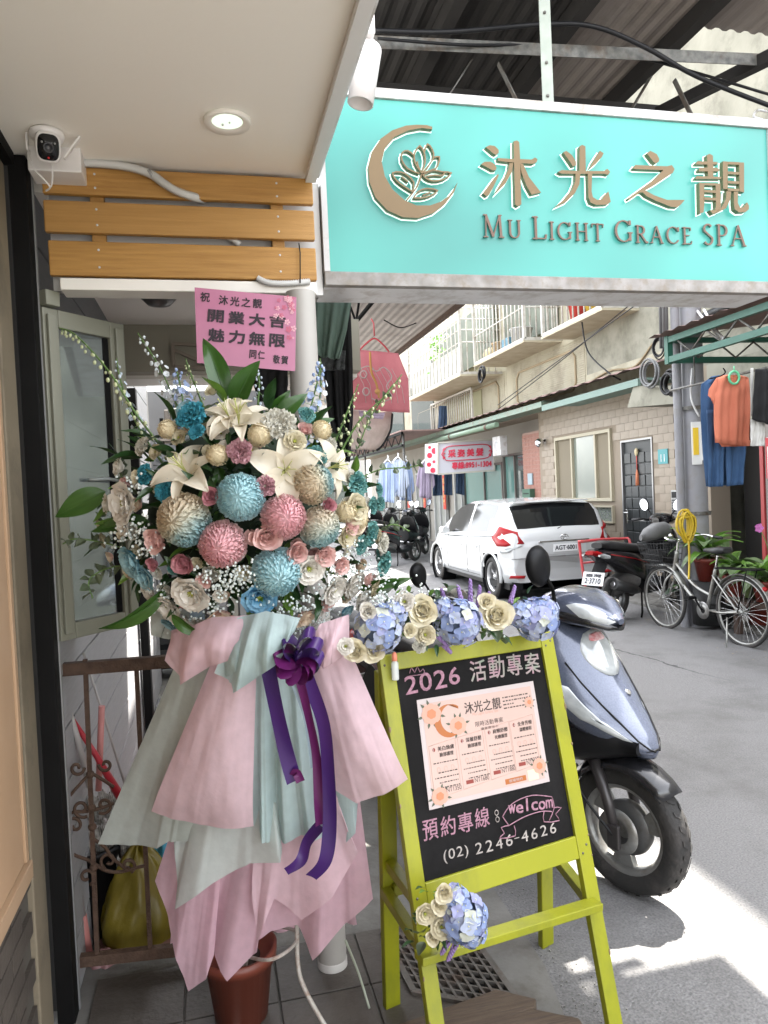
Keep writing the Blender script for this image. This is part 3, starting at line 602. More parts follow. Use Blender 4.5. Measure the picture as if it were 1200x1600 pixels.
# ---------------------------------------------------------------- casement window
wf = mat('window_frame_grey', (.20, .20, .155), .45, col2=(.24, .24, .19), scale=3)
h0 = V(-.478, 2.43, 0)
far_ = None
dirw = V(.66, .75, 0).normalized(); WW = .315
cz0, cz1 = 1.165, 2.185
cw = thing('casement_window', 'grey framed casement window standing open at the left of the flowers', 'window', (h0.x, h0.y, cz0))
nw = V(dirw.y, -dirw.x, 0)
def wbar(a0, a1, z0, z1, th=.03, nm='frame_bar', m=wf, off=0):
    p = [h0 + dirw * a0, h0 + dirw * a1]; mb = MB()
    c = (p[0] + p[1]) / 2 + V(0, 0, (z0 + z1) / 2) + nw * off
    rot = Matrix((dirw, nw, V(0, 0, 1))).transposed()
    mb.box(c, (a1 - a0, th, z1 - z0), rot); return mb.build(nm, m, cw, bevel=.003)
wbar(0, .055, cz0, cz1); wbar(WW - .06, WW, cz0, cz1); wbar(.056, WW - .061, cz0, cz0 + .05); wbar(.056, WW - .061, cz1 - .055, cz1)
wbar(.01, .04, cz0 + .02, cz1 - .02, .012, 'moulding', wf, .021); wbar(WW - .045, WW - .015, cz0 + .02, cz1 - .02, .012, 'moulding', wf, .021)
glass = mat('window_glass', (.42, .48, .48), .04, metal=.75, spec=1.0, alpha=.72, coat=.5)
wbar(.056, WW - .061, cz0 + .051, cz1 - .056, .004, 'pane', glass)
wbar(WW - .085, WW - .061, cz0 + .0515, cz1 - .0565, .010, 'inner_bead', black_metal)
MB().tube([h0 + dirw * .13 + V(0, 0, 1.66) + nw * .02, h0 + dirw * .2 + V(0, 0, 1.66) + nw * .035, h0 + dirw * .25 + V(0, 0, 1.655) + nw * .03], .006, 8).build('stay_handle', mat('handle_grey', (.3, .32, .31), .4, metal=.5), cw)
wbar(-.0, .05, cz1 + .004, cz1 + .05, .07, 'head_rail', wf)
# ---------------------------------------------------------------- rusty gate
gt = thing('iron_gate', 'low rusty wrought iron gate with scrollwork in front of the brooms', 'gate', (-.3, 2.55, .1))
Yg = 2.55
gP = lambda u, v: onY(u, v, Yg)
MB().bar(gP(84, 1047), gP(330, 1028), .035, .04).build('top_rail', rust, gt, bevel=.002)
MB().bar(gP(112, 1502), gP(330, 1478), .03, .035).build('bottom_rail', rust, gt, bevel=.002)
for (u0, v0, u1, v1) in ((133, 1030, 152, 1490), (213, 1040, 235, 1485), (292, 1035, 318, 1478)): MB().bar(gP(u0, v0), gP(u1, v1), .014, .014, (0, 1, 0)).build('upright', rust, gt)
def scroll(cx, cy, r, s, flip=1):
    pts = [gP(cx + flip * r * (1 - t * .75) * math.cos(s + t * 6.5), cy + r * (1 - t * .75) * math.sin(s + t * 6.5)) for t in [i / 22 for i in range(23)]]
    return MB().tube(pts, .0055, 6)
for (cx, cy, r, s, f) in ((120, 1200, 12, 0, 1), (165, 1195, 11, 0, -1), (128, 1263, 15, 1, 1), (162, 1258, 14, 1, -1), (117, 1290, 14, 3, 1), (170, 1345, 14, 2, 1), (135, 1370, 14, 2, -1), (205, 1235, 12, 1, 1), (200, 1352, 12, 2, -1)): scroll(cx, cy, r, s, f).build('scroll', rust, gt)
for pl in ([(108, 1245), (125, 1225), (142, 1210), (160, 1218), (178, 1230)], [(105, 1290), (112, 1270), (135, 1268), (160, 1262), (178, 1255)], [(100, 1320), (115, 1335), (140, 1345), (165, 1360), (190, 1362), (215, 1355), (232, 1352)], [(145, 1310), (165, 1325), (175, 1340), (200, 1360)]):
    MB().tube(smooth_path([gP(*q) for q in pl]), .0055, 6).build('scroll', rust, gt)
for v in (1210, 1262, 1292, 1355): MB().sphere(gP(141 + (v - 1210) * .04, v), .014, 8, 6).build('boss', rust, gt)
# brooms, poles and bags behind the gate
def pole(nm, label, cat, pts, r, m, Y=2.72):
    return tag(MB().tube([onY(u, v, Y + dy) for (u, v, dy) in pts], r, 10).build(nm, m), label, cat)
redm = mat('red_plastic', (.45, .025, .04), .35); pinkm = mat('faded_pink', (.55, .22, .2), .5); gstick = mat('stick_grey', (.45, .42, .4), .5)
t = thing('umbrella', 'closed red umbrella with black grip leaning behind the gate', 'umbrella', onY(205, 1260, 2.70))
MB().tube([onY(90, 1088, 2.68), onY(112, 1122, 2.69)], .013, 10).build('grip', black_plastic, t)
MB().tube([onY(112, 1122, 2.69), onY(150, 1180, 2.70), onY(188, 1245, 2.71)], [.008, .010, .016], 10).build('folded_canopy', redm, t)
t = thing('mop', 'mop with a pink sleeve on its upright grey handle', 'mop', onY(150, 1250, 2.75))
MB().tube([onY(130, 1020, 2.8), onY(158, 1105, 2.8), onY(195, 1225, 2.85)], .0045, 8).build('handle', gstick, t)
MB().tube([onY(159, 1103, 2.77), onY(154, 1235, 2.77)], .011, 10).build('sleeve', pinkm, t)
t = thing('broom', 'broom with a long pale handle leaning from the left wall', 'broom', onY(140, 1500, 2.66))
MB().tube([onY(91, 1060, 2.64), onY(120, 1150, 2.66), onY(140, 1230, 2.7)], .010, 10).build('handle', gstick, t)
t = thing('floor_brush', 'grey stick with pink lower end standing by the gate post', 'brush', onY(138, 1495, 2.64))
MB().tube([onY(96, 1165, 2.62), onY(104, 1260, 2.62), onY(118, 1370, 2.64), onY(130, 1440, 2.65)], .0125, 10).build('handle', mat('stick_mauve', (.36, .33, .33), .6), t)
MB().tube([onY(128, 1430, 2.65), onY(138, 1490, 2.66)], .015, 10).build('pink_end', pinkm, t)
MB().tube([onY(93, 1160, 2.62), onY(99, 1210, 2.62)], .013, 10).build('pink_band', pinkm, t)
# coiled wicker / slatted chair back
wk = MB(); random.seed(3)
for i in range(46):
    u = 112 + i * 2.7; v = 1235 + 5 * math.sin(i) + abs(i - 20) * 1.0
    for q in range(3):
        a = onY(u + q * 2, v + q * 48, 2.82); b = onY(u + 5 + q * 2, v + 44 + q * 48, 2.84)
        wk.tube([a, (a + b) / 2 + V(.01, -.02, 0), b], .0035, 4, False)
tag(wk.build('wicker_basket', mat('wicker', (.16, .15, .13), .7, col2=(.45, .43, .40), scale=50, contrast=.5)), 'dark woven wicker basket standing behind the gate scrolls', 'basket')
def bag(name, label, c, rx, ry, rz_, m, seed, nk=26):
    random.seed(seed); rows = []
    ph = [random.uniform(0, 6.28) for _ in range(6)]
    for i in range(nk + 1):
        a = math.pi * i / nk; row = []
        for k in range(nk * 2):
            b = math.pi * k / nk; rr = 1 + .06 * math.sin(5 * b + ph[0] + 3 * a) + .05 * math.sin(9 * b + ph[1] - 5 * a) + .03 * math.sin(15 * b + 11 * a + ph[2])
            taper = (1 - .55 * max(0, -math.cos(a) * -1) ** 3) if math.cos(a) < 0 else 1
            z = -math.cos(a)
            tp = 1 - .5 * max(0, z) ** 1.5
            row.append(Vector(c) + V(rx * max(0, math.sin(a)) ** .7 * math.cos(b) * rr * tp, ry * max(0, math.sin(a)) ** .7 * math.sin(b) * rr * tp, rz_ * z * (1 + .06 * math.sin(7 * b + ph[3]) * (z > .3))))
        rows.append(row)
    return tag(MB().grid(rows, 0, True, True).build(name, m), label, 'bag')
yel = mat('yellow_bag', (.16, .12, .01), .38, col2=(.22, .17, .02), scale=5, trans=.15, bump=.4, bscale=14)
bc = onY(222, 1425, 2.80)
bag('plastic_bag', 'crumpled translucent yellow plastic bag behind the gate', bc + V(0, 0, -.02), .15, .12, .26, yel, 4)
bag('plastic_bag', 'small pink plastic bag on the floor left of the yellow bag', onY(165, 1520, 2.66), .07, .06, .08, mat('pink_bag', (.28, .14, .14), .4), 8)
bag('plastic_bag', 'bright blue plastic bag just behind the yellow bag', onY(265, 1350, 3.0), .09, .08, .16, mat('blue_bag', (.08, .35, .50), .4), 11)
# black bucket
t = thing('plant_pot_stack', 'tall dark bucket in the shade behind the gate', 'bucket', onZ(200, 1480, .02))
MB().lathe([(.0001, 0), (.09, 0), (.115, .3), (.12, .3), (.12, .32), (.105, .32), (.085, .02)], 20, Matrix.Translation(onZ(150, 1450, .02))).build('bucket', black_plastic, t)
# ================================================================ BUILDING ACROSS THE LANE
FX = 6.0
tile_m = mat('wall_tile', (.27, .22, .165), .45, col2=(.32, .265, .205), scale=3, dirt=(.20, .165, .12), dscale=1.5)
grout = mat('grout', (.25, .205, .155), .8)
cement = mat('old_cement', (.19, .185, .145), .9, col2=(.31, .30, .245), scale=2.2, bump=.3, bscale=20, dirt=(.10, .095, .07), dscale=1.6)
cream = mat('cream_panel', (.31, .285, .20), .6, col2=(.37, .34, .255), scale=2, dirt=(.17, .15, .10), dscale=1.8)
frame_y = mat('window_frame_cream', (.40, .36, .26), .5)
green_m = mat('green_steel', (.13, .20, .15), .5, col2=(.17, .24, .19), scale=6, dirt=(.15, .12, .08), dscale=6)
dgreen = mat('dark_green_steel', (.012, .075, .05), .5, col2=(.02, .11, .075), scale=8)
pinkb = mat('pink_brick_tile', (.27, .12, .09), .6, col2=(.34, .17, .13), scale=12)
dglass = mat('dark_glass', (.06, .075, .07), .06, coat=.6)
gglass = mat('pale_glass', (.16, .19, .17), .08, col2=(.24, .26, .22), scale=1.2, coat=.5)
A_ = thing('apartment_building', 'beige tiled apartment building with balcony cages across the lane', 'building', (6, 10, 0))
def wallbox(y0, y1, z0, z1, m, nm='wall', x0=FX, x1=FX + .3, par=A_): return MB().bb((x0, y0, z0), (x1, y1, z1)).build(nm, m, par)
# openings on the ground floor: door Y 9.16-10.0, window Y 10.3-12.15, planter window below it
DY0, DY1, DZ = 9.17, 9.98, 2.17
WY0, WY1, WZ0, WZ1 = 10.22, 12.1, 1.27, 2.38
PY0, PY1, PZ0, PZ1 = 10.05, 12.0, .93, 1.2
SHY = 12.75
for (y0, y1, z0, z1) in ((8.55, DY0, 0, 2.95), (DY0, DY1, DZ, 2.95), (DY1, WY0, 0, 2.95), (WY0, WY1, WZ1, 2.95), (WY0, WY1, PZ1, WZ0), (WY0, WY1, 0, PZ0), (WY1, SHY, 0, 2.95)):
    wallbox(y0, y1, z0, z1, grout, x0=FX + .006)
ob_ = [(DY0, DY1, 0, DZ), (WY0, WY1, WZ0, WZ1), (PY0, PY1, PZ0, PZ1)]
tm = MB().box((0, 0, 0), (.012, .232, .112)).mesh('wall_tile', tile_m)
cells = []
for r in range(24):
    for k in range(19):
        y = 8.67 + k * .236 - (.118 if r % 2 else 0); z = .16 + r * .116
        if y < 8.66 or y > SHY - .11: continue
        if any(y > a - .11 and y < b + .11 and z > c - .05 and z < d + .05 for a, b, c, d in ob_): continue
        cells.append((y, z))
cells.sort(key=lambda c: c[0] - .25 * c[1])
rest = MB()
for i, (y, z) in enumerate(cells):
    if i < 290: shared('wall_tile', tm, A_, Matrix.Translation((0, y - 10, z)) )
    else: rest.box((6, y, z), (.012, .232, .112))
if rest.v: tag(rest.build('wall_tile', tile_m, A_), kind='stuff')
# door
d = MB().bb((FX + .03, DY0 + .03, .05), (FX + .08, DY1 - .03, DZ - .03)).build('door', mat('door_dark', (.022, .026, .027), .45), A_)
MB().bb((FX - .01, DY0, .05), (FX + .06, DY0 + .028, DZ)).bb((FX - .01, DY1 - .028, .05), (FX + .06, DY1, DZ)).bb((FX - .01, DY0 + .0285, DZ - .028), (FX + .06, DY1 - .0285, DZ)).build('door_frame', mat('frame_metal', (.30, .30, .30), .35, metal=.7), A_)
for i in range(4):
    for j in range(11):
        y = DY0 + .13 + i * .18; z = .25 + j * .165
        MB().box((FX + .026 - .006 * ((i + j) % 2), y, z), (.02, .165, .15)).build('door_panel', mat('door_dark_b', (.03, .034, .035), .4), d, bevel=.006)
MB().box((FX - .01, DY1 - .13, 1.05), (.03, .03, .2)).box((FX - .05, DY1 - .16, 1.1), (.02, .12, .02)).build('handle', mat('chrome', (.7, .7, .7), .15, metal=1), d, bevel=.004)
t = thing('door_charm', 'red and gold hanging charm on the dark door', 'ornament', (FX - .02, 9.57, 1.7))
MB().sphere((FX, 9.57, 1.98), .03, 10, 8, (1, 1, 2)).build('gold_top', mat('gold', (.6, .5, .3), .4), t)
MB().tube([(FX, 9.57, 1.93), (FX, 9.57, 1.73)], .008, 6).build('cord', mat('red_cord', (.5, .06, .04), .6), t)
MB().lathe([(.0001, 1.5), (.03, 1.5), (.02, 1.68), (.008, 1.73)], 10, Matrix.Translation((FX, 9.57, 0))).build('tassel', mat('orange_tassel', (.6, .2, .1), .7), t)
# windows
def window(par, y0, y1, z0, z1, splits, x=FX, fm=frame_y, gm=(gglass,), nm='window', fw=.05):
    mb = MB(); mb.bb((x - .04, y0, z0), (x + .05, y0 + fw, z1)).bb((x - .04, y1 - fw, z0), (x + .05, y1, z1)).bb((x - .04, y0 + fw + .0005, z0), (x + .05, y1 - fw - .0005, z0 + fw)).bb((x - .04, y0 + fw + .0005, z1 - fw), (x + .05, y1 - fw - .0005, z1))
    w_ = mb.build(nm, fm, par)
    ys = [y0 + fw] + [y0 + (y1 - y0) * s_ for s_ in splits] + [y1 - fw]
    for i in range(len(ys) - 1):
        MB().bb((x + .012 + .004 * (i % 2), ys[i], z0 + fw), (x + .02 + .004 * (i % 2), ys[i + 1], z1 - fw)).build('pane', gm[i % len(gm)], w_)
        if i: MB().bb((x - .03, ys[i] - .022, z0 + fw), (x + .03, ys[i] + .022, z1 - fw)).build('mullion', fm, w_)
    return w_
scr = mat('fly_screen', (.20, .17, .12), .8)
window(A_, WY0, WY1, WZ0, WZ1, (.26, .68), gm=(scr, gglass, scr))
wallbox(WY0, WY1, PZ0, PZ1, mat('recess_dark', (.10, .10, .08), .8), 'planter_recess', FX + .25, FX + .3)
window(A_, PY0 + .17, PY1 + .1, PZ0, PZ1, (.33, .66), gm=(mat('planter_glass', (.5, .55, .5), .05, alpha=.25),), fm=frame_y, fw=.025)
random.seed(2)
pl_ = MB()
for i in range(170):
    c = V(FX + random.uniform(.04, .2), random.uniform(WY0 + .05, WY1 - .05), random.uniform(PZ0 + .01, PZ1 - .02)); a = V(random.uniform(-1, 1), random.uniform(-1, 1), random.uniform(-.4, 1)).normalized() * .05; b = a.orthogonal().normalized() * .02
    pl_.add([c, c + a * .5 + b, c + a, c + a * .5 - b], [(0, 1, 2, 3)], random.choice((0, 0, 0, 1, 2)))
tag(pl_.build('window_plants', [mat('leaf_mid', (.10, .16, .05), .5), mat('blossom_pale', (.6, .5, .48), .6), mat('leaf_light', (.2, .27, .1), .5)]), 'small flowering plants behind the low window of the beige house', 'plants', kind='stuff')
# house number plate, intercom, wall lamp
t = thing('house_number_plate', 'small blue green house number plate beside the dark door', 'sign', (FX - .02, 8.9, 1.9))
MB().bb((FX - .02, 8.80, 1.78), (FX - .012, 9.02, 1.98)).build('plate', mat('plate_teal', (.04, .26, .28), .4), t)
mb = MB(); put_text(mb, '11', V(FX - .024, 8.95, 1.81), (0, -1, 0), (0, 0, 1), None, .10); mb.build('number', mat('plate_white', (.8, .8, .8), .5), t)
t = thing('intercom', 'grey intercom panel with buttons on the beige wall', 'intercom', (FX - .02, 8.6, 1.2))
MB().bb((FX - .03, 8.60, 1.06), (FX - .002, 8.74, 1.42)).build('panel', mat('steel_plain', (.35, .35, .34), .35, metal=.6), t, bevel=.004)
for i in range(6): MB().bb((FX - .036, 8.62, 1.10 + i * .035), (FX - .0305, 8.72, 1.122 + i * .035)).build('button', mat('btn', (.05, .05, .05), .4), t)
MB().bb((FX - .036, 8.62, 1.32), (FX - .0305, 8.72, 1.40)).build('speaker_grille', black_plastic, t)
t = thing('wall_lamp', 'small chrome wall lamp at the corner of the pink brick shop', 'lamp', (FX - .1, 12.7, 2.35))
lp_ = onX(843, 692, FX - .12)
MB().sphere(lp_, .085, 14, 10).build('globe', mat('chrome', (.7, .7, .7), .15, metal=1), t)
MB().tube([lp_, lp_ + V(.13, 0, .05)], .02, 8).build('arm', black_metal, t)
# shop part: recessed
wallbox(SHY, 30, 0, 2.904, mat('far_wall', (.35, .33, .29), .8, col2=(.27, .25, .22), scale=1.2), x0=FX + .5, x1=FX + .7)
wallbox(SHY, SHY + .05, 0, 2.95, grout, x0=FX + .01, x1=FX + .5)
bw = MB().box((0, 0, 0), (.012, .145, .065)).mesh('brick', pinkb)
pier0, pier1 = 12.86, 13.75
wallbox(pier0, pier1, .0, 2.6, mat('mortar_pink', (.36, .24, .2), .8), 'pier', FX + .1, FX + .5)
for r in range(32):
    for k in range(6):
        y = pier0 + .075 + k * .15
        if r * .075 + .2 < 2.55: shared('brick', bw, A_, Matrix.Translation((.097, y - 10, r * .075 + .2)))
window(A_, 13.8, 15.0, .1, 2.25, (.5,), x=FX + .2, fm=mat('frame_dark_shop', (.10, .09, .08), .4), gm=(dglass, mat('teal_glass', (.10, .20, .18), .08, coat=.5)))
window(A_, 15.05, 17.6, .1, 2.1, (.45,), x=FX + .2, fm=mat('frame_dark_shop', (.1, .1, .1), .4), gm=(mat('teal_glass', (.1, .2, .18), .1), mat('teal_glass_b', (.16, .27, .24), .1)))
t = thing('letter_box', 'dark green letter box on the pink brick pier', 'mailbox', (FX, 13.4, 1.2))
MB().bb((FX - .02, 13.25, 1.10), (FX + .09, 13.6, 1.5)).build('box', mat('mailbox_green', (.05, .12, .08), .5), t, bevel=.006)
MB().bb((FX - .025, 13.3, 1.40), (FX - .0205, 13.55, 1.42)).build('slot', black_plastic, t)
tag(MB().bb((FX + .06, 13.3, 1.58), (FX + .088, 13.5, 1.8)).build('meter_plate', mat('meter', (.3, .38, .42), .4), bevel=.004), 'small pale blue plate above the green letter box', 'plate')
ac = onX(781, 697, FX - .1)
t = thing('meter_box', 'white square meter box above the shop door beside the hair salon sign', 'box', ac)
MB().box(ac, (.16, .42, .40)).build('case', white_metal, t, bevel=.01); MB().lathe([(.0001, .09), (.09, .09), (.1, .08)], 18, Matrix.Translation(ac) @ Matrix.Rotation(R(-90), 4, 'Y')).build('dial', grey_plastic, t)
# awning strip above the ground floor
for (y0, y1, zz, nm, m) in ((11.2, 14.4, 2.93, 'awning_edge', green_m), (8.4, 11.19, 2.86, 'awning_edge', mat('aqua_edge', (.15, .22, .19), .6)), (14.41, 30, 2.93, 'awning_edge', green_m)):
    MB().bb((5.32, y0, zz - .09), (5.36, y1, zz)).bb((5.361, y0, zz - .02), (6.0, y1, zz + .01)).build(nm, m, A_)
aw_top = mat('awning_top_pink', (.27, .17, .155), .8, col2=(.15, .10, .085), scale=6)
rows = []
for k in range(120): 
    y = 8.4 + k * .18; rows.append([V(5.24, y, 2.97 + .025 * (k % 2)), V(6.0, y, 3.16 + .025 * (k % 2))])
MB().grid(rows, sm=False).build('awning_sheet', aw_top, A_)
MB().tube([(5.22, 12.9, 2.72), (5.22, 17.2, 2.72)], .05, 10).build('drain_pipe', mat('pipe_green', (.13, .19, .13), .5), A_)
for y in (13.4, 15.6): MB().lathe([(.056, -.05), (.056, .05)], 12, Matrix.Translation((5.22, y, 2.72)) @ Matrix.Rotation(R(90), 4, 'X')).build('pipe_joint', rust, A_)
# upper wall
TOP = 11.6
MB().bb((6.72, 1.5, 0), (8.5, 14.2, 10.9)).build('rear_block', cement, A_); MB().bb((6.72, 14.21, 0), (8.5, 30, 5.8)).build('rear_block', cement, A_); MB().bb((5.99, 11.2, 2.905), (6.8, 30, 2.945)).build('shop_ceiling', grout, A_)
wallbox(8.3, 11.25, 2.95, 3.3, cream, 'upper_wall'); wallbox(4.0, 10.9, 3.3, TOP, cement, 'upper_wall', FX + .0); wallbox(10.91, 14.2, 3.301, TOP, cream, 'upper_wall'); wallbox(14.21, 30, 2.95, 5.9, cream, 'upper_wall', FX)
wallbox(11.251, 14.2, 2.95, 3.3, cream, 'upper_wall'); wallbox(-3, 8.29, 2.95, 3.3, cement, 'upper_wall', FX + .02)
wallbox(1.5, 3.99, 3.301, TOP, cement, 'upper_wall', FX)
# ridged cream cladding bays with moulded frames
for (y0, y1) in ((10.95, 13.9), (14.3, 17.5), (17.6, 21)):
    mb = MB(); n = 26
    for k in range(n): mb.bb((FX - .012, y0, 3.02 + k * .036), (FX - .0005, y1, 3.02 + k * .036 + .022))
    tag(mb.build('ridged_cladding', cream, A_), kind='stuff')
    yy0, yy1, zz0, zz1 = y0 + .3, y1 - .25, 3.12, 3.78
    c = .12; P = [(yy0 + c, zz0), (yy1 - c, zz0), (yy1, zz0 + c), (yy1, zz1 - c), (yy1 - c, zz1), (yy0 + c, zz1), (yy0, zz1 - c), (yy0, zz0 + c)]
    MB().tube([V(FX - .02, a, b) for a, b in P], .022, 6, closed=True).build('panel_moulding', mat('moulding_brown', (.30, .24, .15), .7), A_)
MB().tube(smooth_path([V(FX - .02, y, z) for y, z in ((10.9, 3.15), (10.2, 3.25), (9.5, 3.2), (9.0, 3.45), (8.6, 3.5))]), .015, 5).build('crack_filler', mat('crack_brown', (.25, .2, .12), .9), A_)
# balcony cages
barm = mat('cage_bar', (.44, .43, .39), .5, dirt=(.25, .2, .15), dscale=6)
def cage(y0, y1, z0, z1, x0, n, hz, label=None, m=barm, lower=True, rr=.014):
    c = MB(); r = .028
    for (z) in (z0, z1): c.bar((x0, y0, z), (x0, y1, z), .05, .05).bar((x0, y0, z), (FX, y0, z), .05, .05).bar((x0, y1, z), (FX, y1, z), .05, .05)
    for y in (y0, y1): c.bar((x0, y, z0), (x0, y, z1), .05, .05, (1, 0, 0))
    cg = c.build('window_cage', m, A_)
    v = MB().tube([(0, 0, z0), (0, 0, z1)], rr, 5).mesh('bar', m)
    for i in range(1, n): shared('bar', v, cg, chainmat(A_).inverted() @ Matrix.Translation((x0, y0 + (y1 - y0) * i / n, 0))).matrix_basis = chainmat(cg).inverted() @ Matrix.Translation((x0, y0 + (y1 - y0) * i / n, 0))
    for i in range(1, 6):
        o_ = shared('bar', v, cg, chainmat(cg).inverted() @ Matrix.Translation((x0 + (FX - x0) * i / 6, y0, 0)))
    h = MB().tube([(x0, y0, 0), (x0, y1, 0)], rr, 5).tube([(x0, y0, 0), (FX, y0, 0)], rr, 5).mesh('cross_bar', m)
    for z in hz: shared('cross_bar', h, cg, chainmat(cg).inverted() @ Matrix.Translation((0, 0, z)))
    MB().bb((x0 - .03, y0 - .03, z0 - .06), (FX, y1 + .03, z0 - .028)).build('cage_floor', mat('cage_floor', (.30, .26, .18), .8, col2=(.45, .41, .3), scale=5), cg)
    return cg
cg1 = cage(14.4, 18.4, 3.92, 5.5, 5.1, 15, [4.55] + [4.80 + .22 * k for k in range(4)])
cg2 = cage(11.75, 14.15, 4.06, 5.3, 5.32, 14, [4.6])
cg3 = cage(9.4, 11.3, 4.02, 5.3, 5.45, 11, [4.55])
for (y0, y1, x) in ((14.5, 18.3, 5.9), (11.8, 14.1, 5.95), (9.45, 11.25, 5.95)): MB().bb((x, y0, 4.3), (x + .04, y1, 5.5)).build('balcony_opening', mat('opening_dark', (.05, .06, .045), .6, col2=(.16, .18, .13), scale=2.5), A_)
MB().bb((5.14, 14.45, 3.96), (5.17, 18.35, 4.5)).build('lower_sheet', mat('cage_sheet', (.45, .46, .42), .5, col2=(.25, .26, .22), scale=3, stretch=(1, 9, .6)), cg1)
# lower grille window under the first cage
MB().bb((FX - .03, 15.6, 2.98), (FX - .005, 18.6, 3.75)).build('window_opening', mat('opening_olive', (.20, .19, .10), .6, col2=(.3, .29, .17), scale=2), A_)
lg = MB(); 
for (z) in (2.98, 3.78): lg.bar((FX - .25, 15.6, z), (FX - .25, 18.7, z), .04, .04)
lg.bar((FX - .25, 15.6, 2.98), (FX - .25, 15.6, 3.78), .04, .04, (1, 0, 0)).bar((FX - .25, 18.7, 2.98), (FX - .25, 18.7, 3.78), .04, .04, (1, 0, 0))
lgo = lg.build('window_grille', barm, A_)
vb = MB().tube([(0, 0, 2.98), (0, 0, 3.78)], .014, 5).mesh('bar', barm)
for i in range(1, 20): shared('bar', vb, lgo, chainmat(lgo).inverted() @ Matrix.Translation((FX - .25, 15.6 + 3.1 * i / 20, 0)))
for yy in (19.2, 22.4, 25.6): 
    MB().bb((FX - .04, yy, 3.1), (FX - .005, yy + 2.2, 5.1)).build('window', dglass, A_)
# things kept on the balconies
random.seed(9)
def tub(p, r, h, m, label, cat='tub', nm='tub'):
    t = thing(nm, label, cat, p); M_ = Matrix.Translation(p)
    MB().lathe([(.0001, 0), (r * .75, 0), (r, h), (r * 1.08, h), (r * 1.08, h + .02), (r * .94, h + .02), (r * .7, .03)], 18, M_).build('tub', m, t); return t
tub(V(5.6, 12.5, 4.08), .2, .3, mat('grey_tub', (.45, .46, .47), .5), 'pale grey plastic tub on the middle balcony cage')
tub(V(5.6, 13.5, 4.08), .16, .25, mat('tan_tub', (.42, .30, .18), .6), 'tan plastic basin on the middle balcony cage')
tub(V(5.62, 10.4, 4.04), .16, .28, mat('red_tub', (.5, .05, .04), .5), 'red plastic bucket on the nearest balcony cage', 'bucket')
tub(V(5.62, 9.95, 4.04), .12, .12, mat('yel_tub', (.6, .4, .05), .5), 'yellow plastic bowl on the nearest balcony cage', 'bowl')
tag(MB().box((5.62, 13.0, 4.2), (.3, .4, .25)).build('crate', mat('crate_blue', (.1, .22, .3), .6), bevel=.02), 'small blue crate on the middle balcony cage', 'crate')
tag(MB().sphere((5.55, 13.85, 4.2), .16, 12, 8, (1, 1.3, .8)).build('cloth_bundle', mat('bundle_yellow', (.5, .42, .25), .8)), 'yellowish bundle at the far end of the middle cage', 'bundle')
def coil(c, r, n, label, m=black_plastic, wdt=.02, plane='YZ'):
    random.seed(int(c[1] * 10)); mb = MB()
    for k in range(n):
        rr = r * random.uniform(.85, 1.1); oy = random.uniform(-.03, .03); oz = random.uniform(-.03, .03)
        mb.tube([V(c[0] - .02 * k * .5, c[1] + oy + rr * math.cos(a), c[2] + oz + rr * math.sin(a)) for a in [2 * math.pi * i / 20 for i in range(20)]], wdt * .5, 5, closed=True)
    return tag(mb.build('cable_coil', m), label, 'cable coil')
coil(onX(754, 585, 5.2), .13, 5, 'small black cable coil hanging at the corner of the far cage', wdt=.03)
coil(onX(1032, 542, 5.7), .12, 5, 'coil of grey black cable on the cement wall near the pole', wdt=.02)
coil(onX(1018, 585, 5.3), .15, 4, 'loose loop of cable under the concrete ledge by the pole', mat('cable_grey', (.12, .12, .12), .5), wdt=.03)
coil(onX(1050, 598, 5.2), .12, 6, 'tangle of black cables bundled behind the green awning corner', wdt=.035)
# plant hanging in the far cage
hp = thing('hanging_plant', 'bright green plant trailing inside the far balcony cage', 'plant', (5.3, 16.6, 4.6))
mb = MB()
for i in range(130):
    c = V(random.uniform(5.12, 5.3), 16.3 + random.gauss(0, .22), 4.9 - abs(random.gauss(0, .35)) + .2); a = V(random.uniform(-1, 1), random.uniform(-1, 1), random.uniform(-1, .6)).normalized() * .11; b = a.orthogonal().normalized() * .04
    mb.add([c, c + a * .5 + b, c + a, c + a * .5 - b], [(0, 1, 2, 3)])
mb.build('foliage', mat('leaf_bright', (.14, .32, .05), .5, trans=.3), hp)
# concrete ledge block and the right hand house
MB().prism([onX(980, 637, 5.35), onX(1062, 630, 5.35), onX(1062, 608, 5.35), onX(990, 602, 5.35)], (.65, 0, 0)).build('concrete_ledge', cement, A_)
B_ = thing('corner_house', 'house behind the utility pole with a dark doorway and metal door', 'building', (6, 6.5, 0))
MB().bb((FX + .02, 8.0, 0), (FX + .3, 8.549, 2.95)).build('wall', grout, B_)
MB().bb((FX + .5, 6.6, 0), (FX + .6, 8.0, 2.6)).build('doorway', mat('doorway_dark', (.02, .018, .016), .8), B_)
MB().bb((FX + .02, 5.89, 2.2), (FX + .6, 8.0, 2.95)).build('lintel', cement, B_)
MB().bb((FX - .02, 7.05, 0), (FX + .02, 7.10, 2.2)).build('red_jamb', mat('red_jamb', (.35, .04, .04), .5), B_)
dd = MB().bb((FX - .0, 5.9, .05), (FX + .05, 7.04, 2.2)).build('metal_door', mat('door_greige', (.21, .185, .165), .5, col2=(.25, .225, .2), scale=3), B_)
MB().tube(smooth_path([V(FX - .01, 6.75, 1.08), V(FX - .07, 6.75, 1.1), V(FX - .07, 6.75, 1.42), V(FX - .01, 6.75, 1.44)]), .012, 8).build('pull_handle', steel_galv, dd)
MB().bb((FX + .02, -4, 0), (FX + .3, 5.89, 2.95)).build('wall', cement, B_)
t = thing('notice_board', 'white notice with red columns of writing on the metal door', 'notice', (FX - .02, 6.9, 1.7))
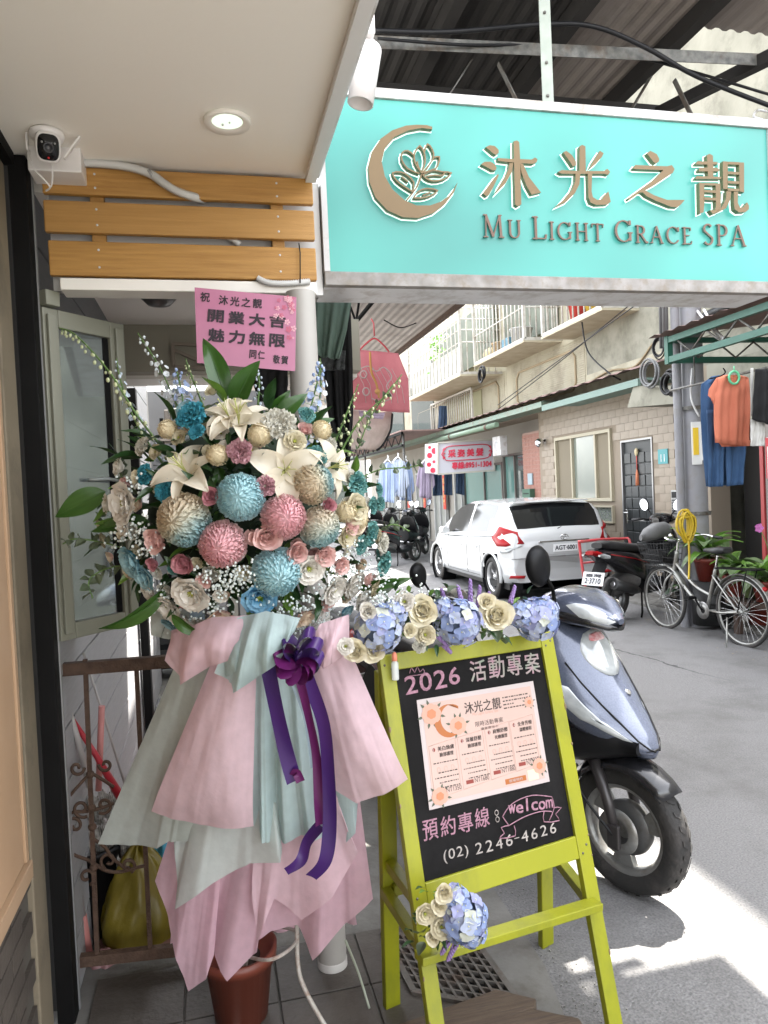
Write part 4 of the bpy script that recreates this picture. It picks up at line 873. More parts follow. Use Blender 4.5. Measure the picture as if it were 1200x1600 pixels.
MB().bb((FX - .02, 6.3, 1.53), (FX - .005, 7.0, 1.98)).build('sheet', mat('paper_white', (.75, .72, .70), .6), t)
nmx = mat('notice_red', (.5, .04, .05), .6)
mb = MB()
for y_ in (6.3, 6.99): mb.bb((FX - .024, y_ - .008, 1.53), (FX - .0205, y_ + .008, 1.98))
mb.bb((FX - .0235, 6.3, 1.88), (FX - .0208, 6.99, 1.975))
for k in range(5): 
    for q in range(6): put_text(mb, '招租電話洽詢急售'[(k * 3 + q) % 8], V(FX - .024, 6.93 - k * .11, 1.82 - q * .05), (0, -1, 0), (0, 0, 1), None, .038)
mb.build('red_writing', nmx, t)
mb = MB(); put_text(mb, '公告', V(FX - .026, 6.85, 1.90), (0, -1, 0), (0, 0, 1), None, .06); mb.build('heading', mat('paper_white', (.75, .72, .7), .6), t)
# hair salon sign
t = thing('salon_sign', 'white hair salon sign with red characters and phone number across the lane', 'sign', (5, 15.6, 1.9))
q0, q1, q2, q3 = [onY(u, v, 15.5) for u, v in ((684, 741), (772, 735), (772, 687), (684, 692))]
MB().prism([q0, q1, q2, q3], (0, .22, 0)).build('light_box', mat('salon_white', (.55, .55, .60), .4), t, bevel=.01)
for (a, b) in ((q0, q1), (q1, q2), (q2, q3), (q3, q0)): MB().bar(a + V(0, -.01, 0), b + V(0, -.01, 0), .035, .035, (0, 1, 0)).build('frame', mat('salon_frame', (.5, .48, .42), .5), t)
exs = (q1 - q0).normalized(); eys = (q3 - q0).normalized(); W_ = (q1 - q0).length; H_ = (q3 - q0).length
redp = mat('salon_red', (.62, .04, .08), .5)
def ST(a, b): return q0 + exs * (a * W_) + eys * (b * H_) + V(0, -.032, 0)
mb = MB()
for k, ch in enumerate('采姿美髮'): put_text(mb, ch, ST(.17 + k * .165, .50), exs, eys, None, H_ * .24, bold=.012)
put_text(mb, '專線:8951-1304', ST(.24, .12), exs, eys, W_ * .70, H_ * .22, bold=.010)
mb.build('writing', redp, t)
mb = MB(); path = [(.10, .52), (.14, .42), (.22, .40), (.78, .40), (.88, .43), (.93, .52), (.95, .62), (.93, .74), (.88, .84), (.78, .87), (.22, .87), (.14, .84), (.09, .72), (.06, .62)]
mb.tube([ST(*q) for q in path], .011, 5, closed=True)
for cx, s_ in ((.10, 1), (.92, -1)):
    for cy in (.5, .62, .76): mb.tube([ST(cx + s_ * .02 * math.cos(a) * (1 - a / 9), cy + .055 * math.sin(a) * (1 - a / 9)) for a in [i * .5 for i in range(11)]], .010, 5)
mb.build('border', redp, t)
s0_, s1_, s2_, s3_ = [onY(u, v, 15.7) for u, v in ((666, 739), (683, 741), (683, 692), (666, 694))]
MB().prism([s0_, s1_, s2_, s3_], (0, .1, 0)).build('side_box', mat('salon_side', (.75, .74, .74), .4), t, bevel=.005)
mb = MB(); random.seed(4)
for (a, b, r) in ((.6, .12, .06), (.25, .3, .05), (.7, .42, .035), (.3, .62, .06), (.75, .8, .07), (.3, .9, .035)):
    c = s0_ + (s1_ - s0_) * a + (s3_ - s0_) * b + V(0, -.012, 0); mb.prism([c + V(r * math.cos(i * math.pi / 5), 0, r * math.sin(i * math.pi / 5)) for i in range(10)], (0, .01, 0))
mb.build('red_dots', redp, t)
# utility pole with conduits
pz = onZ(1100, 990, 0); PX, PY_ = 4.98, 6.85
up_ = thing('utility_pole', 'grey utility pole with a thinner conduit strapped beside it', 'pole', (PX, PY_, 0))
pm = mat('pole_grey', (.20, .20, .215), .6, col2=(.25, .25, .265), scale=2, dirt=(.2, .19, .18), dscale=5)
MB().lathe([(.118, 0), (.104, 5.3)], 24, Matrix.Translation((PX, PY_, 0))).build('shaft', pm, up_)
MB().lathe([(.045, 0), (.045, 3.55), (.06, 3.6), (.05, 3.66), (.05, 4.4)], 14, Matrix.Translation((PX - .17, PY_ + .02, 0))).build('conduit', pm, up_)
for z in (1.2, 2.3, 3.4): MB().lathe([(.14, -.02), (.14, .02)], 24, Matrix.Translation((PX, PY_, z))).build('strap', steel_galv, up_)
MB().bar((PX - .02, PY_ - .135, 1.75), (PX - .02, PY_ - .13, 2.12), .07, .006, (1, 0, 0)).build('label_back', mat('label_white', (.7, .7, .68), .5), up_)
pq = onX(1077, 700, PX - .12)
lb = MB().box((PX - .07, PY_ - .128, 1.93), (.10, .012, .44), Matrix.Rotation(-.2, 3, 'Z')).build('white_tag', mat('label_white', (.7, .7, .68), .5), up_)
MB().box((PX - .082, PY_ - .137, 1.95), (.055, .008, .28), Matrix.Rotation(-.2, 3, 'Z')).build('yellow_tag', mat('tag_yellow', (.75, .5, .02), .5), up_)
# horizontal cables and the black pipe on the wall
tag(MB().tube(smooth_path([V(5.6, 8.6, 4.0), V(5.6, 11, 3.55), V(5.6, 14, 3.05)]), .008, 5).build('overhead_wire', black_plastic), 'thin black wire sloping across the cement wall', 'wire')
tag(MB().tube(smooth_path([V(5.4, 7.5, 3.95), V(5.4, 10, 3.6), V(5.5, 13.5, 3.15)]), .008, 5).build('overhead_wire', black_plastic), 'second thin wire sloping lower across the cream panels', 'wire')
tag(MB().tube(smooth_path([V(5.5, 10.1, 4.0), V(5.5, 9.95, 3.5), V(5.5, 9.4, 3.1), V(5.5, 9.1, 2.95)]), .012, 5).build('drooping_cable', black_plastic), 'black cable drooping down the cement wall from the cage', 'cable')
tag(MB().tube([V(5.75, 7.9, 3.65), V(5.75, 7.2, 3.68), V(5.8, 6.5, 3.7)], .06, 10).tube([V(5.75, 7.9, 3.45), V(5.75, 7.2, 3.48), V(5.8, 6.6, 3.6)], .05, 10).build('black_pipe', black_plastic), 'two thick black pipes joined on the wall right of the pole', 'pipe')
tag(MB().tube(smooth_path([onX(1088, 484, 5), onX(1105, 505, 4.9), onX(1128, 532, 4.8)]), .014, 6).tube(smooth_path([onX(1100, 484, 4.9), onX(1118, 515, 4.8), onX(1132, 530, 4.7)]), .014, 6).build('white_cable', white_metal), 'pair of white cables dropping onto the green awning', 'cable')
tag(MB().tube(smooth_path([V(PX - .1, PY_ - .14, 2.7), V(PX - .14, PY_ - .16, 2.4), V(PX - .05, PY_ - .16, 2.2)]), .01, 5).build('white_cable', white_metal), 'pale cable hanging down the front of the utility pole', 'cable')
for k, (dx, h) in enumerate(((-.32, 3.9), (-.25, 3.9), (-.29, 3.9))): tag(MB().tube([V(PX + dx, PY_ + .05 * k, 2.95), V(PX + dx + .02, PY_ + .05 * k, 4.3)], .016, 6).build('riser_pipe', mat('riser_dark', (.1, .1, .1), .5)), ('dark', 'middle dark', 'innermost dark')[k] + ' riser pipe climbing the wall left of the utility pole', 'pipe')
# green truss awning over the laundry
ga_ = thing('green_awning', 'green steel truss awning with a pink edged roof over the hanging clothes', 'awning', (4.7, 5.5, 2.8))
AX = 4.6
for z, nm in ((2.78, 0), (2.98, 1)): 
    MB().bar((AX, 2.6, z), (AX, 6.66, z), .05, .06).build('rail', dgreen, ga_)
MB().bar((AX, 6.69, 2.78), (6, 6.69, 2.78), .05, .06).build('rail', dgreen, ga_); MB().bar((AX, 6.69, 2.98), (6, 6.69, 2.99), .05, .05).build('rail', dgreen, ga_)
MB().bar((AX, 6.69, 2.74), (AX, 6.69, 3.02), .06, .06, (1, 0, 0)).build('corner_post', dgreen, ga_)
for i in range(16): MB().tube([(AX, 6.55 - i * .22, 2.80 if i % 2 else 2.96), (AX, 6.33 - i * .22, 2.96 if i % 2 else 2.80)], .010, 5).build('web_rod', steel_galv, ga_)
for i in range(6): MB().tube([(AX + .1 + i * .22, 6.66, 2.80 if i % 2 else 2.96), (AX + .32 + i * .22, 6.66, 2.96 if i % 2 else 2.80)], .010, 5).build('web_rod', steel_galv, ga_)
rows = []
for k in range(44): rows.append([V(AX - .12, 6.85 - k * .1, 3.03 + .02 * (k % 2)), V(6.0, 6.85 - k * .1, 3.2 + .02 * (k % 2))])
MB().grid(rows, sm=False).build('roof_sheet', aw_top, ga_)
MB().bar((AX + .5, 6.6, 2.9), (AX + .5, 2.6, 2.9), .04, .04).build('rail', dgreen, ga_)
MB().tube([V(AX + .15, 5.0, 2.5), V(AX + .15, 6.9, 2.5)], .012, 6).build('hanging_pole', steel_galv, ga_)
for y in (5.2, 6.5): MB().tube([V(AX + .15, y, 2.5), V(AX + .15, y, 2.78)], .008, 5).build('hook_rod', steel_galv, ga_)
# far end of the lane
E_ = thing('far_building', 'pale building closing the far end of the lane', 'building', (3, 40, 0))
MB().bb((-4, 38, 0), (8, 39, 7)).build('wall', mat('far_pale', (.30, .29, .27), .8, col2=(.22, .215, .2), scale=.6), E_)
for i in range(5):
    for j in range(2): MB().bb((.3 + i * 1.4, 37.95, 1.0 + j * 2.8), (1.3 + i * 1.4, 37.99, 2.3 + j * 2.8)).build('window', dglass, E_)
# far laundry awning in the lane, trusses and posts
fa = thing('laundry_awning', 'dark truss awning far down the lane with shirts hung beneath it', 'awning', (4.6, 20, 2.9))
for z in (2.62, 2.9): MB().bar((4.35, 16.5, z), (4.35, 27, z), .05, .05).build('rail', black_metal, fa)
for i in range(30): MB().tube([(4.35, 16.5 + i * .35, 2.64 if i % 2 else 2.88), (4.35, 16.85 + i * .35, 2.88 if i % 2 else 2.64)], .014, 4).build('web_rod', black_metal, fa)
MB().bb((4.3, 16.4, 2.93), (6.0, 27, 2.96)).build('roof_sheet', aw_top, fa)
for y in (16.6, 21, 26.6): MB().tube([(4.4, y, 0), (4.4, y, 2.9)], .03, 8).build('post', steel_galv, fa)
# doors and red paper couplets on the far ground floor
random.seed(12)
for i in range(6):
    y = 17.9 + i * 1.9
    w_ = window(A_, y, y + 1.1, .1, 2.1, (.5,), x=FX + .42, fm=mat('frame_alu', (.45, .46, .45), .4), gm=(mat('far_door_glass', (.32, .33, .30), .3, col2=(.2, .2, .19), scale=3),), nm='sliding_door')
for i, y in enumerate((17.6, 19.7, 21.7, 23.6)):
    t = thing('red_couplet', ('nearest', 'second', 'third', 'farthest')[i] + ' red paper couplet on the far wall behind the shirts', 'paper strip', (FX + .38, y, 1.6))
    MB().bb((FX + .36, y, 1.0), (FX + .375, y + .22, 1.95)).build('strip', mat('couplet_red', (.6, .06, .04), .6), t)
    mb = MB(); [put_text(mb, ch, V(FX + .352, y + .19, 1.72 - k * .2), (0, -1, 0), (0, 0, 1), .15, .15) for k, ch in enumerate('福春滿門'[:4])]; mb.build('characters', mat('gold_ink', (.7, .5, .15), .5), t)
# ================================================================ VEHICLES
tyre_m = mat('tyre', (.022, .021, .02), .75, bump=.35, bscale=70, dirt=(.07, .06, .055), dscale=5)
alloy = mat('alloy', (.30, .30, .29), .35, metal=.7, dirt=(.15, .13, .11), dscale=8)
chrome = mat('chrome', (.7, .7, .7), .12, metal=1)
paint_blue = mat('scooter_paint', (.075, .088, .13), .22, metal=.35, col2=(.115, .13, .18), scale=180, contrast=.3, coat=.8)
paint_black = mat('scooter_black', (.012, .012, .014), .25, coat=.6)
lens_clear = mat('lens_clear', (.30, .315, .32), .14, metal=.1, col2=(.48, .50, .50), scale=30, coat=.6)
lens_red = mat('lens_red', (.32, .006, .009), .35, spec=.3)
lens_amber = mat('lens_amber', (.6, .22, .02), .2, coat=.8)
seat_m = mat('seat_vinyl', (.02, .02, .021), .5, bump=.15, bscale=160)
plate_w = mat('plate_white', (.8, .8, .8), .5)
plate_ink = mat('plate_ink', (.02, .02, .03), .5)
def loft(mb, st, n=20, mi=0, e=2.4, cap=True, y0=0):
    """st: (x, zc, half width, half height) sections across the x axis"""
    rows = []
    for (x, z, w_, h) in st:
        rows.append([V(x, y0 + w_ * math.copysign(abs(math.cos(a)) ** (2 / e), math.cos(a)), z + h * math.copysign(abs(math.sin(a)) ** (2 / e), math.sin(a))) for a in [2 * math.pi * k / n for k in range(n)]])
    mb.grid(rows, mi, True, True)
    if cap: k0 = len(mb.v) - n * len(st); mb.f += [[k0 + i for i in range(n)], [len(mb.v) - n + i for i in range(n)][::-1]]; mb.m += [mi, mi]; mb.s += [False, False]
    return mb
RX = Matrix.Rotation(R(90), 4, 'X')
def wheel(par, x, z, r, wd, rimr, rim_m=alloy, spokes=3, name='wheel', tread=True, y=0):
    w_ = bpy.data.objects.new(name, None); COL.objects.link(w_); w_.parent = par; w_.location = (x, y, z)
    k = wd / 2
    prof = [(rimr, -k * .75), (rimr + .01, -k * .85), (r - k * .9, -k * 1.02), (r - k * .35, -k * .85), (r - .008, -k * .45), (r, 0), (r - .008, k * .45), (r - k * .35, k * .85), (r - k * .9, k * 1.02), (rimr + .01, k * .85), (rimr, k * .75)]
    t = MB().lathe(prof, 48, RX).build('tyre', tyre_m, w_, local=True)
    if tread:
        tb = MB()
        for i in range(30):
            a = 2 * math.pi * i / 30
            for s_ in (-1, 1):
                q = []
                for (da, f) in ((0, .12), (.07, .5), (.14, .5), (.06, .12)):
                    aa = a + da + (.1 if s_ > 0 else 0); rr = r + .0008 - (.0075 if f > .3 else 0) ; q.append(V(rr * math.cos(aa), s_ * k * f * 1.15, rr * math.sin(aa)))
                tb.add(q, [(0, 1, 2, 3)])
        tag(tb.build('tread', tyre_m, w_, local=True, solid=.003), kind='stuff')
    ri = MB().lathe([(rimr + .004, -k * .8), (rimr - .006, -k * .8), (rimr - .018, -k * .4), (rimr - .018, k * .4), (rimr - .006, k * .8), (rimr + .004, k * .8)], 40, RX)
    ri.lathe([(.0001, -k * .6), (.035, -k * .6), (.038, 0), (.035, k * .6), (.0001, k * .6)], 20, RX)
    ri.build('rim', rim_m, w_, local=True)
    for i in range(spokes):
        a = 2 * math.pi * i / spokes + .4; c, s_ = math.cos(a), math.sin(a); L = rimr - .012
        P = lambda u, v: V(u * c - v * s_, 0, u * s_ + v * c)
        wh = .05 if spokes < 5 else .026
        pts = [P(.025, -wh * .7), P(L * .5, -wh * .45), P(L, -wh * 1.1), P(L, wh * 1.1), P(L * .5, wh * .4), P(.025, wh * .7)]
        MB().prism([p + V(0, -k * .35, 0) for p in pts], (0, k * .6, 0)).build('spoke', rim_m, w_, local=True, bevel=.003)
    return w_
def scooter(label, loc, rz, paint=paint_blue, detail=1, group=None, plate=None, mirrors=(-1, 1), accent=None, name='parked_scooter', wr=.24):
    t = thing(name, label, 'scooter', loc, rz, group)
    def B(mb, nm, m, **k): return mb.build(nm, m, t, local=True, **k)
    fw = wheel(t, 0, wr, wr, .094, wr * .66, tread=detail > 0)
    if detail:
        MB().lathe([(.03, -.02), (wr * .4, -.02), (wr * .42, 0), (wr * .4, .02), (.03, .02)], 30, RX).build('hub_plate', mat('hub_grey', (.10, .10, .10), .45, metal=.5, dirt=(.06, .05, .04), dscale=12), fw, local=True)
        MB().lathe([(.045, .062), (.085, .062), (.085, .066), (.045, .066)], 30, RX @ Matrix.Translation((0, 0, -.0))).build('brake_disc', alloy, fw, local=True)
    rw = wheel(t, -1.26, wr, wr, .11, wr * .6, rim_m=mat('alloy_dark', (.12, .12, .12), .4, metal=.6), tread=detail > 0)
    for s_ in (-1, 1): B(MB().tube([(-.005, s_ * .078, wr), (-.03, s_ * .078, .36), (-.10, s_ * .07, .52)], [.017, .021, .024], 10), 'fork_leg', mat('fork_dark', (.05, .045, .045), .35, metal=.4))
    B(MB().box((.0, -.092, wr - .01), (.05, .02, .09)), 'caliper', mat('fork_dark', (.05, .045, .045), .35), bevel=.005)
    B(MB().tube(smooth_path([V(.0, -.10, wr), V(-.14, -.13, .42), V(-.22, -.1, .62)]), .005, 6), 'cable', black_plastic)
    # front fender hugging the tyre
    rows = []
    for i in range(15):
        a = R(-12 + 150 * i / 14) ; rr = wr + .025 + .012 * math.sin(i / 14 * math.pi)
        wd = .045 + .03 * math.sin(min(1, i / 9) * math.pi / 2)
        rows.append([V((rr - .045 * (abs(k) ** 3)) * math.cos(a) , wd * k, wr + (rr - .045 * (abs(k) ** 3)) * math.sin(a)) for k in (-1, -.8, -.4, 0, .4, .8, 1)])
    B(MB().grid(rows[5:]), 'front_fender', paint_black, solid=.004)
    # apron: painted shield
    st = [(-.145, 1.01, .085, .05), (-.12, .97, .135, .09), (-.08, .90, .178, .13), (-.035, .82, .196, .16), (.02, .745, .198, .18), (.07, .675, .178, .19), (.115, .615, .140, .19), (.135, .575, .095, .17), (.125, .545, .05, .12)]
    def AP(s, th):
        s = max(0, min(len(st) - 1.001, s)); i = int(s); f = s - i
        a, b = st[i], st[i + 1]; x, z, w_, d_ = [a[j] + (b[j] - a[j]) * f for j in range(4)]
        return V(x - d_ * (1 - math.cos(th)) * 1.15, w_ * math.sin(th), z + .02 * (1 - math.cos(th)) - .012 * math.sin(abs(th) * 2) * (1 if s < 5 else .3))
    rows = [[AP(i / 3, R(-95 + 190 * k / 28)) for k in range(29)] for i in range(25)]
    ap = B(MB().grid(rows), 'apron', paint, solid=.006)
    def patch(nm, m, outline, lift=.006, par=ap, th=.006):
        pts = [AP(s, R(a)) for s, a in outline]; c = sum(pts, Vector()) / len(pts)
        cs = sum(o[0] for o in outline) / len(outline); ca = sum(o[1] for o in outline) / len(outline); rows = []
        def out(s, a): 
            p = AP(s, R(a)); n = (p - V(-.25, 0, p.z - .12)).normalized(); return p + n * lift * 1
        rows = []
        for r_ in (0, .35, .7, .97, 1.0): rows.append([out(cs + (s - cs) * r_, ca + (a - ca) * r_) - (V(.008, 0, 0) if r_ == 1.0 else V(0, 0, 0)) for s, a in outline])
        return MB().grid(rows, 0, True, True).build(nm, m, par, local=True)
    def ol(pl, k=4): return [tuple(q[:2]) for q in smooth_path([Vector((*p, 0)) for p in pl + [pl[0]]], k)][:-1]
    patch('front_panel', lens_clear if detail else paint, ol([(.7, -24), (.5, 0), (.7, 24), (1.6, 34), (2.5, 22), (3.0, 0), (2.5, -22), (1.6, -34)]), .008)
    patch('badge', mat('badge_red', (.45, .05, .06), .3, col2=(.7, .6, .6), scale=60), ol([(.95, -14), (.9, 0), (.95, 14), (1.25, 16), (1.35, 0), (1.25, -16)]), .013)
    for s_ in (-1, 1):
        patch('turn_signal', lens_clear, ol([(3.3, 62 * s_), (3.4, 74 * s_), (4.3, 78 * s_), (5.6, 56 * s_), (6.2, 34 * s_), (5.6, 40 * s_), (4.5, 50 * s_)]), .007)
        mb = MB(); mb.tube([AP(s, R(s_ * a)) + V(.006, 0, .002) for s, a in [(2.2, 60), (3, 46), (4, 36), (5, 30), (6, 26), (6.8, 18), (7.1, 8)]], .0035, 5); mb.build('seam', black_plastic, ap, local=True)
    patch('nose_crease', black_plastic, ol([(6.95, -26), (6.85, 0), (6.95, 26), (7.2, 28), (7.05, 0), (7.2, -28)]), .004)
    patch('bolt_cap', alloy, [(3.75 + .12 * math.sin(a), 6 + 4 * math.cos(a)) for a in [i * .785 for i in range(8)]], .007)
    # black under cowl and inner shield
    mb = MB(); loft(mb, [(-.46, .60, .15, .12), (-.30, .58, .17, .13), (-.12, .585, .15, .10), (.04, .60, .12, .06), (.10, .585, .08, .03)], e=2.6); B(mb, 'under_cowl', black_plastic)
    rows = [[AP(s, R(a)) + V(-.035 - .1 * math.cos(R(a)), 0, 0) for a in (-92, -60, -30, 0, 30, 60, 92)] for s in (0, 1, 2, 3, 4, 5, 6)]
    B(MB().grid(rows), 'leg_shield', black_plastic, solid=.01)
    # headlight cowl on the handlebar
    H = Matrix.Translation((-.19, 0, 1.075)) @ Matrix.Scale(.9, 4)
    cs = [(-.17, .0, .05, .03), (-.13, .005, .115, .055), (-.05, .015, .155, .075), (.05, .008, .150, .072), (.13, -.012, .115, .055), (.19, -.035, .065, .033), (.215, -.045, .02, .012)]
    mb = MB(); loft(mb, cs, 24, e=2.3); mb.v = [tuple(H @ Vector(p)) for p in mb.v]; co = B(mb, 'headlight_cowl', paint_black if paint is not paint_blue else paint)
    mb = MB(); loft(mb, [(x, z - .028, w_ * 1.03, h * .72) for (x, z, w_, h) in cs], 24, e=2.3); mb.v = [tuple(H @ Vector(p)) for p in mb.v]; B(mb, 'lower_cowl', paint_black)
    for s_ in (-1, 1):
        def CP(x, th):
            for i in range(len(cs) - 1):
                if cs[i][0] <= x <= cs[i + 1][0]:
                    f = (x - cs[i][0]) / (cs[i + 1][0] - cs[i][0]); z, w_, h = [cs[i][j] + (cs[i + 1][j] - cs[i][j]) * f for j in (1, 2, 3)]
                    return H @ V(x, s_ * w_ * max(0, math.cos(th)) ** .87 * 1.05 , z + h * math.copysign(abs(math.sin(th)) ** .87, math.sin(th)) * 1.06)
        oo = [(.05, 14), (.08, 30), (.12, 40), (.17, 42), (.20, 36), (.21, 0), (.19, -30), (.15, -28), (.10, -10)]
        cx = sum(o[0] for o in oo) / 9; ca = sum(o[1] for o in oo) / 9
        rows = [[CP(cx + (x - cx) * r_, R(ca + (a - ca) * r_)) for x, a in oo] for r_ in (0, .4, .75, 1)]
        MB().grid(rows, 0, True, True).build('headlight', lens_clear, co, local=True)
        oo = [(-.10, -22), (-.02, -16), (.10, -38), (.06, -46)]
        MB().add([CP(x, R(a)) + V(0, s_ * .004, 0) for x, a in oo], [(0, 1, 2, 3)]).build('red_flash', lens_red, co, local=True)
        # bars, grips, levers
        B(MB().tube([(-.20, s_ * .1, 1.06), (-.26, s_ * .22, 1.08), (-.30, s_ * .33, 1.07)], .011, 8), 'handlebar', black_metal)
        B(MB().tube([(-.265, s_ * .23, 1.08), (-.31, s_ * .34, 1.068)], [.017, .018], 12), 'grip', seat_m)
        B(MB().tube(smooth_path([V(-.22, s_ * .18, 1.07), V(-.20, s_ * .27, 1.055), V(-.25, s_ * .34, 1.05)]), .006, 6), 'brake_lever', alloy)
        if s_ in mirrors:
            B(MB().tube(smooth_path([V(-.20, s_ * .13, 1.08), V(-.20, s_ * .14, 1.14), V(-.185, s_ * .165, 1.17), V(-.19, s_ * .19, 1.21)]), .0075, 8), 'mirror_stem', black_metal)
            rot = Matrix.Rotation(R(-26 * s_), 3, 'X') @ Matrix.Rotation(R(8), 3, 'Y')
            mb = MB(); rows = []
            c = V(-.20, s_ * .225, 1.255)
            for (f, dx) in ((.01, .034), (.5, .031), (.85, .02), (1, .0), (.97, -.008), (.9, -.010), (.01, -.010)):
                rows.append([c + rot @ V(dx, .062 * f * math.cos(a) * (1 + .15 * math.sin(a)), .088 * f * math.sin(a)) for a in [2 * math.pi * k / 24 for k in range(24)]])
            mo = B(mb.grid(rows, 0, True, True), 'mirror', black_plastic)
            MB().add([c + rot @ V(-.0115, .052 * math.cos(a), .076 * math.sin(a)) for a in [2 * math.pi * k / 24 for k in range(24)]], [list(range(24))]).build('mirror_glass', chrome, mo, local=True)
    # floor board, body, seat, tail
    mb = MB(); loft(mb, [(-.32, .34, .13, .05), (-.45, .29, .16, .045), (-.75, .28, .17, .045), (-.85, .33, .16, .07)], e=4); B(mb, 'footboard', black_plastic)
    mb = MB(); loft(mb, [(-.74, .50, .10, .17), (-.86, .56, .155, .19), (-1.1, .64, .17, .14), (-1.35, .70, .155, .11), (-1.56, .755, .11, .07), (-1.68, .79, .06, .04)], e=2.8); body = B(mb, 'rear_body', paint)
    mb = MB(); loft(mb, [(-.70, .745, .09, .03), (-.80, .775, .135, .05), (-1.0, .79, .15, .05), (-1.22, .82, .145, .06), (-1.45, .855, .12, .055), (-1.58, .86, .07, .03)], e=2.8); B(mb, 'seat', seat_m)
    mb = MB(); loft(mb, [(-.9, .42, .12, .10), (-1.1, .40, .13, .12), (-1.3, .38, .11, .10)], e=2.6); B(mb, 'engine', mat('engine_grey', (.12, .12, .12), .5, metal=.5, col2=(.2, .19, .18), scale=20))
    B(MB().tube([(-1.0, -.15, .3), (-1.15, -.17, .34), (-1.55, -.18, .44)], [.03, .06, .058], 14), 'exhaust', mat('exhaust_dark', (.05, .05, .05), .4, metal=.7))
    B(MB().tube([(-1.551, -.18, .44), (-1.57, -.18, .445)], [.03, .03], 14), 'exhaust_tip', chrome)
    mb = MB(); loft(mb, [(-1.52, .74, .10, .035), (-1.66, .78, .095, .035), (-1.72, .79, .05, .02)], e=2.6); B(mb, 'tail_light', lens_red)
    for s_ in (-1, 1): mb = MB(); loft(mb, [(-1.50, .73, .02, .02), (-1.62, .75, .03, .03), (-1.69, .76, .015, .012)], 10, y0=s_ * .105); B(mb, 'rear_signal', lens_clear)
    B(MB().tube([(-1.05, .2, .01), (-.98, .17, .05), (-.9, .12, .3), (-.9, -.12, .3), (-.98, -.17, .05), (-1.05, -.2, .01)], .012, 6), 'centre_stand', black_metal)
    B(MB().bar((-1.50, 0, .66), (-1.70, 0, .38), .16, .01), 'rear_fender', black_plastic)
    rp = Matrix.Rotation(R(20), 3, 'Y')
    pb = B(MB().box((-1.665, 0, .50), (.006, .27, .15), rp), 'number_plate', plate_w)
    if plate:
        mb = MB(); c = V(-1.672, 0, .50)
        for (st_, dz, hh) in plate: put_text(mb, st_, c + rp @ V(-.001, .10, dz), rp @ V(0, -1, 0), rp @ V(0, 0, 1), .20, hh, bold=.003)
        mb.build('plate_number', plate_ink, pb, local=True)
    if accent:
        for s_ in (-1, 1): B(MB().tube([(-.78, s_ * .162, .60), (-1.1, s_ * .178, .68), (-1.5, s_ * .13, .76)], .006, 5), 'red_stripe', lens_red)
    return t
def heading(lat, fwd): d = RT * lat + FW * fwd; return math.atan2(d.y, d.x)
# hero scooter
ha = R(38); hp_ = onZ(985, 1392, .012); c0 = hp_
wheel_r = .25
hero = scooter('metallic slate blue scooter with muddy front wheel parked behind the chalkboard easel', (c0.x, c0.y, .012), heading(math.sin(ha), -math.cos(ha)), mirrors=(-1,), wr=.25)
sc2 = scooter('black scooter mostly hidden behind the blue scooter and the easel', (LF(.434, 3.98).x, LF(.434, 3.98).y, .012), heading(math.sin(ha), -math.cos(ha)), paint=paint_black, detail=0, mirrors=(-1,)); sc2.scale = (.88, .88, .88)
p3 = onZ(962, 968, 0)
h3 = math.atan2(.45, .9)
s3 = scooter('black scooter with red stripes and white number plate beside the silver bicycle', (p3.x + 1.26 * math.cos(h3), p3.y + 1.26 * math.sin(h3), .01), h3, paint=paint_black, detail=0, accent=1, plate=(('2·3710', -.055, .06), ('臺灣', .02, .035)), mirrors=(1, -1))
random.seed(6)
for (u, v, hd, lb, pt) in ((645, 884, 20, 'black scooter parked in front of the white car under the shirts', paint_black), (612, 868, 35, 'white and red scooter beyond the black one far down the lane', mat('scooter_white', (.6, .6, .6), .3, coat=.5)), (662, 872, 30, 'dark scooter squeezed beside the wall ahead of the car', paint_black), (590, 852, 25, 'farthest dark scooter down the lane', mat('scooter_maroon', (.12, .02, .03), .3, coat=.5))):
    q = onZ(u, v, 0); scooter(lb, (q.x + .3, q.y + .9, .01), math.atan2(.75, .66) + R(hd - 25), paint=pt, detail=0, accent=1)
